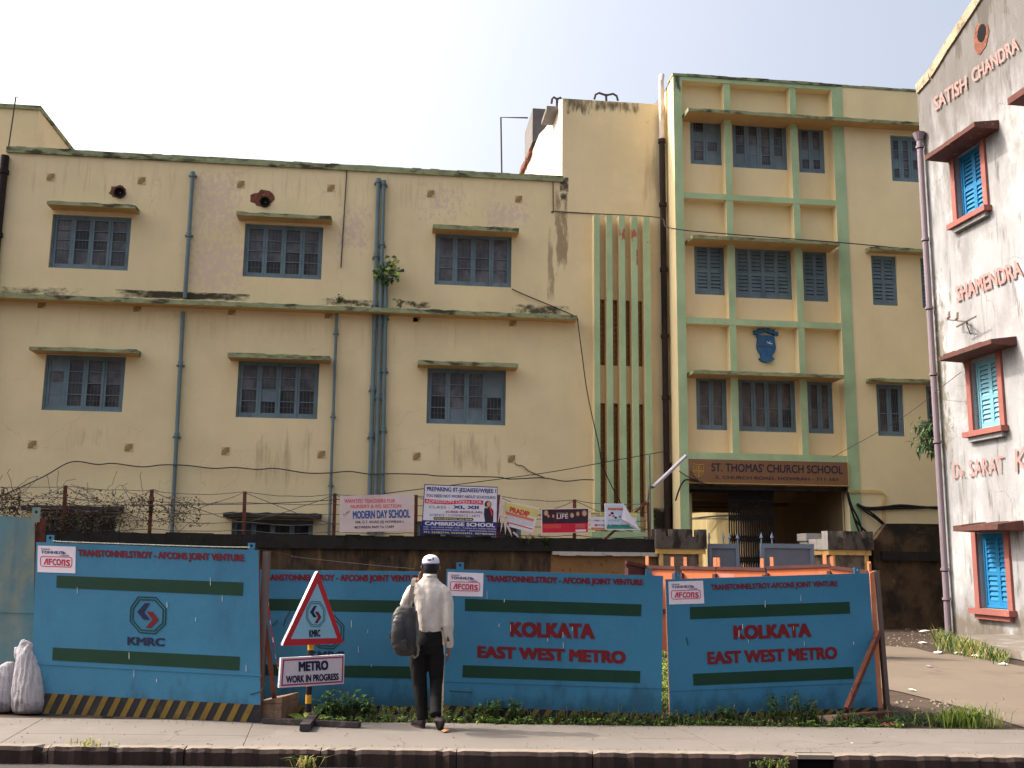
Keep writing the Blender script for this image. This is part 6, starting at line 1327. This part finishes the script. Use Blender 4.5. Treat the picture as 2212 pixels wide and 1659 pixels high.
# shoes: left flat on the ground, right with lifted heel
def shoe(heel, toe, up, lift):
    d = (toe-heel); L = d.length; d.normalize(); s_ = d.cross(up).normalized(); u = s_.cross(d).normalized(); mb = MB()
    mb.loft([(heel+d*L*t+u*h, a, b) for t, h, a, b in ((0, .045, .02, .03), (.04, .048, .032, .045), (.2, .05, .036, .048), (.4, .042, .04, .04), (.62, .034, .047, .031), (.82, .028, .044, .024), (.95, .024, .03, .018), (1., .022, .01, .01))], m_shoe, 14, 2.3, (s_, u))
    sh_ = mb.build('shoe', PN, remesh=.007, iters=2)
    mb = MB(); o = [(heel+d*L*t+s_*a*sg) for sg, seq in ((1, (0, .1, .4, .7, .95, 1.02)), (-1, (1.02, .95, .7, .4, .1, 0))) for t, a in [(t, {0: .02, .1: .036, .4: .04, .7: .048, .95: .03, 1.02: .008}[t]) for t in seq]]
    k = len(o); mb.add([p+u*.0 for p in o]+[p+u*.016 for p in o], [tuple(range(k))[::-1], tuple(range(k, 2*k))]+[(i, (i+1) % k, k+(i+1) % k, k+i) for i in range(k)], m_sole); mb.build('sole', sh_)
hl = pp(402, -.05, 1545); hl.z = .001; shoe(hl, hl+Y_*.235-X_*.13, Z_, 0)
tr_ = pp(545, -.07, 1520); tr_.z = .012; hr = pp(512, -.235, 1440); shoe(hr, tr_, -Y_+Z_*.6, 1)

# backpack
m_bag = surf('dark grey backpack nylon', (54, 52, 53), .2, 5., .5, .6, 9, layers=[((84, 80, 78), Ln((7., 7., 4.), .56, .72, .6)), ((40, 38, 40), Ln((5., 5., 3.), .5, .7, .6))]); m_strap = surf('grey webbing', (112, 104, 96), .08, 8., .8, .1)
BPK = thing('backpack', 'dark grey backpack slung from the man\'s left shoulder', 'backpack', pp(230, -.2, 930))
mb = MB(); bk = lambda px, d, py, rx, ry: (pp(px, d, py), rx, ry)
mb.loft([bk(240, -.17, 508, .03, .03), bk(232, -.18, 530, .085, .06), bk(222, -.185, 590, .118, .085), bk(222, -.19, 680, .126, .095), bk(226, -.19, 780, .126, .1), bk(232, -.185, 870, .112, .095), bk(238, -.18, 915, .1, .08), bk(240, -.175, 935, .05, .05)], m_bag, 22, 3.)
mb.loft([bk(186, -.26, 600, .03, .025), bk(182, -.275, 640, .06, .04), bk(180, -.285, 730, .07, .05), bk(186, -.285, 820, .068, .05), bk(192, -.275, 870, .05, .035)], m_bag, 16, 2.6)
bag = mb.build('bag', BPK, remesh=.008, iters=3, post=wrinkle(.006, 6.))
mb = MB(); mb.loft([bk(205, -.28, 780, .05, .02), bk(205, -.3, 800, .075, .035), bk(210, -.3, 860, .075, .035), bk(212, -.28, 890, .06, .02)], m_bag, 16, 2.6); mb.build('front_pocket', BPK, remesh=.008)
def band(pts, w_, m, name, par, th=.006):
    mb = MB(); k = len(pts); vs = []
    for i, p in enumerate(pts):
        t = (pts[min(i+1, k-1)]-pts[max(i-1, 0)]).normalized(); s_ = t.cross(Y_ if abs(t.dot(Y_)) < .9 else Z_).normalized(); n = s_.cross(t)
        vs += [p-s_*w_/2, p+s_*w_/2, p+s_*w_/2+n*th, p-s_*w_/2+n*th]
    fs = [(4*i+a, 4*i+(a+1) % 4, 4*i+4+(a+1) % 4, 4*i+4+a) for i in range(k-1) for a in range(4)]+[(0, 1, 2, 3), tuple(4*(k-1)+a for a in (3, 2, 1, 0))]
    mb.add(vs, fs, m); return mb.build(name, par)
band([pp(292, .12, 380), pp(290, .09, 310), pp(288, .03, 288), pp(284, -.06, 300), pp(282, -.12, 350), pp(274, -.15, 430), pp(266, -.17, 520)], .044, m_strap, 'shoulder_strap', BPK)
band([pp(300, -.11, 420), pp(285, -.165, 480), pp(272, -.2, 530)], .02, m_strap, 'strap_end', BPK)
band([pp(320, -.16, 560), pp(342, -.19, 680), pp(345, -.2, 790), pp(335, -.2, 835)], .022, m_strap, 'side_strap', BPK); band([pp(290, -.21, 840), pp(296, -.22, 910), pp(322, -.23, 948), pp(350, -.22, 925), pp(352, -.21, 870), pp(340, -.2, 835)], .022, m_strap, 'hanging_loop', BPK); band([pp(350, -.2, 840), pp(362, -.2, 890)], .014, m_strap, 'strap_end', BPK)
mb = MB(); P = [pp(130, -.25, 640), pp(150, -.29, 590), pp(190, -.29, 560), pp(235, -.27, 560)]; mb.tube(P, .005, m_strap, 6); mb.build('zip', BPK)
for x, y in ((108, 770), (128, 830), (145, 830)): mb = MB(); mb.beam(pp(x, -.26, y-10), pp(x+12, -.28, y+12), .02, .012, m_shoe); mb.build('buckle', BPK)

# ================================================================== sacks
m_sack = surf('grey white woven sack', (168, 163, 168), .1, 5., .9, .6, 70, layers=[((134, 128, 136), Ln((4., 4., 2.), .46, .7, .6)), ((190, 184, 190), Ln((9., 9., 3.), .58, .7, .6)), ((96, 84, 80), Lh(0., .28, (6., 6., 6.), .4, .25, .7))])
def sack(label, cx, base_y, prof, knots, d=0, seed=1):
    o = onZ(SCK(cx, base_y)); ks = .196/ (2212/((o).dot(STREET_F))); q = lambda x, y, dd=0: o+X_*((x-cx)*ks)+Z_*((base_y-y)*ks)+Y_*(dd+.16)
    t = thing('sack', label, 'sack', o); mb = MB()
    mb.loft([(q(x, y), rx*ks, min(rx*ks*.85, .17)) for x, y, rx in prof], m_sack, 22, 2.5)
    for a, b, r in knots: mb.tube([q(*a), q((a[0]+b[0])/2, (a[1]+b[1])/2, -.02), q(*b)], [r*ks*1.3, r*ks, r*ks*.6], m_sack, 10)
    def post(v):
        c = V((o.x, o.y+.16, v.z)); dd = (v-c); dd.z = 0; L_ = dd.length; dd.normalize(); n = mathutils.noise.noise(V((dd.x*3.2, dd.y*3.2, v.z*2.2+seed)))+.45*mathutils.noise.noise(V((dd.x*6, dd.y*6, v.z*12+dd.x*4)))+.12*mathutils.noise.noise(v*38); return v+dd*n*.017
    mb.build('cloth', t, remesh=.012, iters=3, post=post); return t
sack('plump greyish white woven sack with tied corners by the left panel', 250, 1065, [(265, 1070, 150), (265, 1040, 180), (262, 940, 190), (250, 800, 182), (232, 680, 165), (205, 560, 140), (185, 460, 112), (165, 400, 85), (150, 350, 60), (140, 320, 30)], [((290, 470), (355, 330), 42), ((80, 500), (52, 390), 32), ((140, 370), (120, 312), 40)])
sack('second grey sack cut by the left edge of the photo', -60, 1055, [(-60, 1055, 120), (-60, 1020, 140), (-62, 850, 135), (-55, 680, 115), (-40, 580, 80), (-20, 540, 40)], [], seed=2)

# ================================================================== plants
def leafmat(name, a, b): 
    n = NT(name); f = n.ramp(n.noise(9., 3), .35, .65); n.t.links.new(n.mix(f, lin(*a), lin(*b)), n.b.inputs['Base Color']); n.b.inputs['Roughness'].default_value = .5
    n.b.inputs['Specular IOR Level'].default_value = .35
    tl = n.nd('ShaderNodeBsdfTranslucent', {0: lin(*[min(255, c*1.2) for c in b])}); mx = n.nd('ShaderNodeMixShader', {0: .3, 1: n.b.outputs[0], 2: tl.outputs[0]})
    n.t.links.new(mx.outputs[0], n.t.nodes['Material Output'].inputs[0]); return n.m
m_leaf = leafmat('weed leaf', (42, 68, 32), (72, 102, 46)); m_leafd = leafmat('dark weed leaf', (28, 48, 27), (48, 76, 38)); m_leafy = leafmat('yellow green leaf', (112, 134, 50), (150, 164, 74)); m_grass = leafmat('grass blade', (92, 112, 44), (136, 146, 70)); m_straw = leafmat('dry grass', (140, 126, 72), (172, 156, 96)); m_stem = flat('plant stem', (84, 92, 52), .8)
def leaf(mb, p, d, up, L, w_, m, rr):
    d = d.normalized(); s_ = d.cross(up); s_ = s_.normalized() if s_.length > .01 else X_.copy(); n = s_.cross(d); t = p+d*L+n*(-L*.25); c = p+d*L*.5
    mb.add([p, c+s_*w_/2+n*w_*.18, t, c-s_*w_/2+n*w_*.18, c], [(0, 4, 1), (4, 2, 1), (0, 3, 4), (3, 2, 4)], m)
def herb(mb, p, h, nl, L, rr, mats, spread=.5, stems=3):
    for s_ in range(stems):
        a = rr.uniform(0, 6.28); tip = p+V((cos(a)*spread*h*rr.random(), sin(a)*spread*h*rr.random(), h*rr.uniform(.6, 1)))
        mb.tube([p, p.lerp(tip, .5)+V((0, 0, h*.06)), tip], [.006, .005, .003], m_stem, 4, cap=False)
        for k in range(nl):
            t = rr.uniform(.15, 1); q = p.lerp(tip, t)+V((0, 0, h*.06*4*t*(1-t))); an = rr.uniform(0, 6.28)
            leaf(mb, q, V((cos(an), sin(an), rr.uniform(-.2, .7))), V((0, 0, 1)), L*rr.uniform(.6, 1.2), L*rr.uniform(.4, .7), rr.choice(mats), rr)
rr = random.Random(21); mb = MB()
def sx(px, d): return (px-1106)/2212*d*.955
for i in range(620):
    px = rr.uniform(600, 1960); d = rr.uniform(11.2, 11.45) if rr.random() < .7 else rr.uniform(11.17, 11.25)
    if 870 < px < 960 and rr.random() < .3: continue
    front = d < 11.26; h = rr.uniform(.03, .1) if front else rr.uniform(.06, .2)
    if 1000 < px < 1960: h *= 1.0
    herb(mb, S(sx(px, d), d, -.02), h, rr.randint(3, 6), rr.uniform(.03, .06), rr, [m_leafy, m_leaf, m_leaf] if front else [m_leafd, m_leafd, m_leaf], .7, 2)
for i in range(260):      # grass inside the enclosure, seen through the gap
    d = rr.uniform(12, 19); px = 1440+rr.uniform(-60, 60); herb(mb, S(sx(px, d), d, -.02), rr.uniform(.08, .25), 5, .07, rr, [m_leafy, m_leaf], .6, 3)
for i in range(240):      # verge at the end of the hoarding
    p = onZ(P4(rr.uniform(380, 1000), rr.uniform(1385, 1440)), -.02); herb(mb, p, rr.uniform(.02, .1), 4, .04, rr, [m_leafd, m_leaf], .8, 2)
tag(mb.build('weeds', recalc=False), 'low leafy weeds in the strip at the foot of the hoarding', 'weeds', kind='stuff')
def plant(label, pts, h, nl, L, mats, seed, name='weed_plant', spread=.6, stems=6, group=None):
    rr = random.Random(seed); mb = MB()
    for p in pts: herb(mb, p, h*rr.uniform(.8, 1.1), nl, L, rr, mats, spread, stems)
    return tag(mb.build(name, recalc=False), label, 'plant', group)
sd = lambda px, d: S(sx(px, d), d, -.02)
plant('broad leaved weed clump right of the striped sign post', [sd(x, 11.4) for x in (705, 735, 770, 800)], .34, 9, .1, [m_leafd, m_leafd, m_leaf], 31)
plant('tall weed bush before the KOLKATA panel right of the man', [sd(x, 11.3) for x in (1060, 1085, 1120)], .3, 9, .07, [m_leafd, m_leaf], 32)
plant('dense weed bush at the foot of the panel beside the lane', [sd(x, 11.35) for x in (1690, 1715, 1745, 1770)], .36, 10, .07, [m_leafd, m_leafd, m_leaf], 33)
plant('small weed clump in front of the last hoarding panel', [sd(x, 11.35) for x in (1575, 1590)], .22, 8, .06, [m_leafd, m_leaf], 34)
mb = MB(); rr = random.Random(35)
for (x0, y0, x1, y1, w_) in ((405, 1485, 270, 1475, .05), (400, 1480, 180, 1410, .06), (410, 1470, 330, 1412, .05), (440, 1440, 530, 1315, .06), (430, 1450, 470, 1330, .04), (455, 1470, 540, 1425, .05)):
    fq = street(11.1); p, q = fq.at(SGN(x0, y0)), fq.at(SGN(x1, y1)); leaf(mb, p, q-p+Y_*.02, -Y_+Z_*.4, (q-p).length, w_, m_leafy if y1 > 1390 else m_leaf, rr)
tag(mb.build('broadleaf_weed', recalc=False), 'bright long leaved weed right behind the sign post', 'plant')
def tuft(label, c, n, h, mats, seed, sp_=.06, name='grass_tuft', lean=.5):
    rr = random.Random(seed); mb = MB()
    for i in range(n):
        p = c+X_*rr.gauss(0, sp_)+Y_*rr.gauss(0, sp_*.4); a = rr.uniform(0, 6.28); hh = h*rr.uniform(.5, 1.1); o = V((cos(a), sin(a), 0))*hh*lean*rr.uniform(.3, 1.4)
        w_ = .006; s_ = V((-sin(a), cos(a), 0)); m = rr.choice(mats); mid = p+o*.4+Z_*hh*.7; tip = p+o*1.2+Z_*hh*rr.uniform(.6, 1)
        mb.add([p-s_*w_, p+s_*w_, mid+s_*w_*.8, mid-s_*w_*.8, tip], [(0, 1, 2, 3), (3, 2, 4)], m)
    return tag(mb.build(name, recalc=False), label, 'plant')
tuft('grass tuft growing from the kerb below the metro sign', S(sx(667, 9.5), 9.53, -.14), 46, .13, [m_grass, m_leaf, m_straw], 41, .05, lean=1.)
tuft('sparse dry grass tuft on the kerb top at the left', S(sx(190, 9.6), 9.66, 0), 34, .08, [m_straw, m_grass], 42, .12)
tuft('straggly creeping weed over the kerb beside the drain inlet', S(sx(1680, 9.5), 9.55, -.1), 40, .09, [m_grass, m_straw, m_leaf], 43, .09)
plant('leafy weed growing on the kerb beside the drain inlet', [S(sx(x, 9.5), 9.54, -.14) for x in (1655, 1675, 1695, 1708)], .14, 9, .025, [m_leaf, m_straw, m_grass], 44, name='kerb_weed', spread=.5)
tuft('bright tall grass clump where the lane meets the pavement', onZ(P4(1045, 1436), -.02), 260, .26, [m_grass, m_leafy, m_leaf], 45, .16, 'grass_clump', .7)
rr = random.Random(46); mb = MB()
for i in range(1500):
    t = rr.random(); x = 880+t*390; y = 1000+t*75+rr.gauss(0, 14)-(25 if t < .2 else 0)*rr.random()
    p = onZ(P4(x, y)); h = rr.uniform(.06, .3)*(1.3-t*.7); a = rr.uniform(0, 6.28); s_ = V((-sin(a), cos(a), 0))*.008; m = rr.choice([m_grass, m_straw, m_leaf, m_leafd]); tip = p+V((cos(a)*h*.6, sin(a)*h*.6, h)); mid = p.lerp(tip, .5)+Z_*h*.12
    mb.add([p-s_, p+s_, mid+s_, mid-s_, tip], [(0, 1, 2, 3), (3, 2, 4)], m)
tag(mb.build('grass', recalc=False), 'rough grass along the foot of the white building', 'grass', kind='stuff')
# sapling on the drainpipes
rr = random.Random(51); mb = MB(); root = FA.at(B(692, 1000), .12); o = FA.at(B(690, 860), .16)
st_ = MB()
for (x, y) in ((640, 850), (720, 770), (765, 775), (790, 860), (770, 900), (740, 890), (705, 935), (680, 920), (650, 880), (620, 870), (745, 830), (700, 800), (680, 950), (630, 885)):
    q = FA.at(B(x, y), rr.uniform(.1, .6)); st_.tube([o, o.lerp(q, .5)+V((0, 0, .05)), q], [.014, .009, .004], m_stem, 5)
    for k in range(7):
        p = o.lerp(q, rr.uniform(.5, 1.05))+V((rr.uniform(-.1, .1), rr.uniform(-.15, .15), rr.uniform(-.08, .08))); leaf(mb, p, V((rr.uniform(-1, 1), rr.uniform(-1, .2), rr.uniform(-1, .3))), -Y_+Z_*.5, rr.uniform(.12, .22), rr.uniform(.1, .16), rr.choice([m_leaf, m_leafd, m_leafy]), rr)
st_.tube([root, o], .016, m_stem, 6)
SPL = thing('sapling', 'leafy green sapling sprouting from the three blue drainpipes', 'plant', root); mb.build('foliage', SPL, recalc=False); st_.build('stem', SPL)
for (q, lab, sd_) in ((B(388, 1060), 'tiny weed on the mossy ledge left of the drainpipes', 61), (B(785, 1092), 'tiny weed on the ledge right of the drainpipes', 62), (F(1500, 1535), None, 63)):
    if lab: plant(lab, [FA.at(q, .35)-V((0, 0, .06))], .3, 8, .1, [m_leafd, m_leaf], sd_, 'ledge_weed')
plant('dark weed tuft spilling over the boundary wall coping', [FBW.at(F(x, 1555), .08) for x in (1400, 1440, 1480, 1520, 1555)], .32, 12, .06, [m_leafd, m_dry], 64, 'wall_weed', 1.1)
plant('small green weed on the coping beside the dark tuft', [FBW.at(F(1560, 1572), .1)], .25, 9, .08, [m_leaf], 65, 'wall_weed')
# tree behind the white building's corner
TR = thing('tree', 'dark leafy tree peeking out behind the corner of the white building', 'tree', (15.3, 25.4, 0)); Ft = Fr((0, 25.3, 0), (1, 0, 0))
mb = MB(); tk = Ft.at(P4(915, 160)); mb.tube([V((15.3, 25.4, -.1)), V((15.25, 25.4, 2)), V((15.1, 25.35, 4.2)), Ft.at(WM(270, 1420))], [.13, .11, .08, .05], m_twig, 8)
crown = MB(); rr = random.Random(71); hub = Ft.at(WM(285, 1430))
for (x, y) in ((110, 1360), (100, 1500), (150, 1545), (200, 1560), (140, 1400), (180, 1480), (180, 1350), (220, 1400), (230, 1500), (140, 1330), (260, 1340), (300, 1300), (330, 1420), (320, 1540), (210, 1320), (95, 1530)):
    q = Ft.at(WM(x, y), rr.uniform(-.5, .5)); mb.tube([hub, hub.lerp(q, .5)+V((0, 0, .08)), q], [.03, .018, .006], m_twig, 5)
    for k in range(26):
        t = rr.uniform(.45, 1.05); p = hub.lerp(q, t)+V((rr.gauss(0, .08), rr.gauss(0, .12), rr.gauss(0, .08)))
        leaf(crown, p, V((rr.uniform(-1, .4), rr.uniform(-1, 1), rr.uniform(-1, .2))), Z_-Y_*.3, rr.uniform(.16, .3), rr.uniform(.05, .09), rr.choice([m_leafd, m_leafd, m_leaf]), rr)
mb.build('trunk', TR); crown.build('crown', TR, recalc=False)
# ================================================================== litter
m_paper = flat('white litter', (214, 208, 204)); m_lbl = flat('grey litter', (150, 140, 150)); m_lbr = surf('dry brown leaf', (176, 112, 70), .15, 9., .8, 0)
rr = random.Random(81)
def scrap(label, p, s_, m, name='litter', cat='litter', h=.4):
    mb = MB(); k = 7; vs = [p+V((0, 0, s_*h))]+[p+V((cos(2*math.pi*i/k)*s_*rr.uniform(.6, 1.2), sin(2*math.pi*i/k)*s_*rr.uniform(.5, 1.1), rr.uniform(0.0, s_*h*.8))) for i in range(k)]
    mb.add(vs, [(0, 1+i, 1+(i+1) % k) for i in range(k)], m); return tag(mb.build(name, recalc=False), label, cat)
GL_ = 'scraps of litter on the lane'
for (x, y, s_, m, lab) in ((812, 988, .12, m_paper, 'white paper scrap on the lane left of the grass'), (730, 900, .16, m_paper, 'white plastic scrap at the foot of the mossy wall'), (640, 902, .1, m_paper, 'small white scrap at the mossy wall, leftmost'), (825, 930, .2, m_paper, 'long white plastic litter before the drainpipe'), (880, 922, .13, m_paper, 'white plastic litter beside the drainpipe foot'), (896, 1042, .14, m_paper, 'white paper scrap at the near edge of the grass'), (1005, 1045, .16, m_paper, 'pale litter lying in the grass'), (1110, 1060, .16, m_paper, 'white litter in the grass near its right end'), (1250, 1103, .14, m_paper, 'flat white scrap on the lane below the apron'), (757, 1242, .08, m_paper, 'white scrap at the soil edge of the lane'), (848, 1115, .1, m_lbl, 'grey crumpled packet lying in the middle of the lane')):
    scrap(lab, onZ(P4(x, y)), s_*.8, m)
scrap('dry brown leaf on the pavement beside the man', onZ(Z2(1262, 1425)), .05, m_lbr, 'dry_leaf', 'leaf', .7); scrap('flat white scrap on the pavement at the right', onZ(P4(432, 1525)), .03, m_paper, h=.15)
scrap('red wrapper at the foot of the octagon mark panel', onZ(Z1(700, 1310)), .07, m_stkred, 'wrapper'); scrap('reddish plastic bag in the weeds at the end of the hoarding', onZ(P4(640, 1432)), .1, surf('dull red plastic', (130, 62, 60), .1, 6.), 'plastic_bag', 'bag', .5)
scrap('broken red brick lump beside the base block', onZ(SGN(150, 1450)), .08, m_brick, 'brick', 'brick', .8)

# grit and pebbles swept against the edges of the pavement, rubble in the soil
rr = random.Random(95); mb = MB(); m_grit = surf('grit', (120, 106, 92), .3, 20., .95, 0)
for i in range(520):
    q_ = rr.random(); x = rr.uniform(-5.5, 6.5); d = 9.72+abs(rr.gauss(0, .06)) if q_ < .3 else (11.12-abs(rr.gauss(0, .12)) if q_ < .75 else rr.uniform(9.75, 11.1)); s_ = rr.uniform(.003, .011); p = S(x, d, .004)
    mb.add([p+X_*s_, p+Y_*s_*.8, p-X_*s_*.9, p-Y_*s_, p+Z_*s_*1.1], [(0, 1, 4), (1, 2, 4), (2, 3, 4), (3, 0, 4)], m_grit)
for i in range(260):
    p = onZ(P4(rr.uniform(600, 1000), rr.uniform(895, 1010)), -.015) if i < 160 else onZ(P4(rr.uniform(640, 1250), rr.uniform(1290, 1430)), -.015); s_ = rr.uniform(.008, .04)
    mb.add([p+X_*s_, p+Y_*s_*.8, p-X_*s_*.9, p-Y_*s_, p+Z_*s_*.8], [(0, 1, 4), (1, 2, 4), (2, 3, 4), (3, 0, 4)], m_grit)
tag(mb.build('gravel', recalc=False), 'loose grit and pebbles on the pavement and soil', 'gravel', kind='stuff')
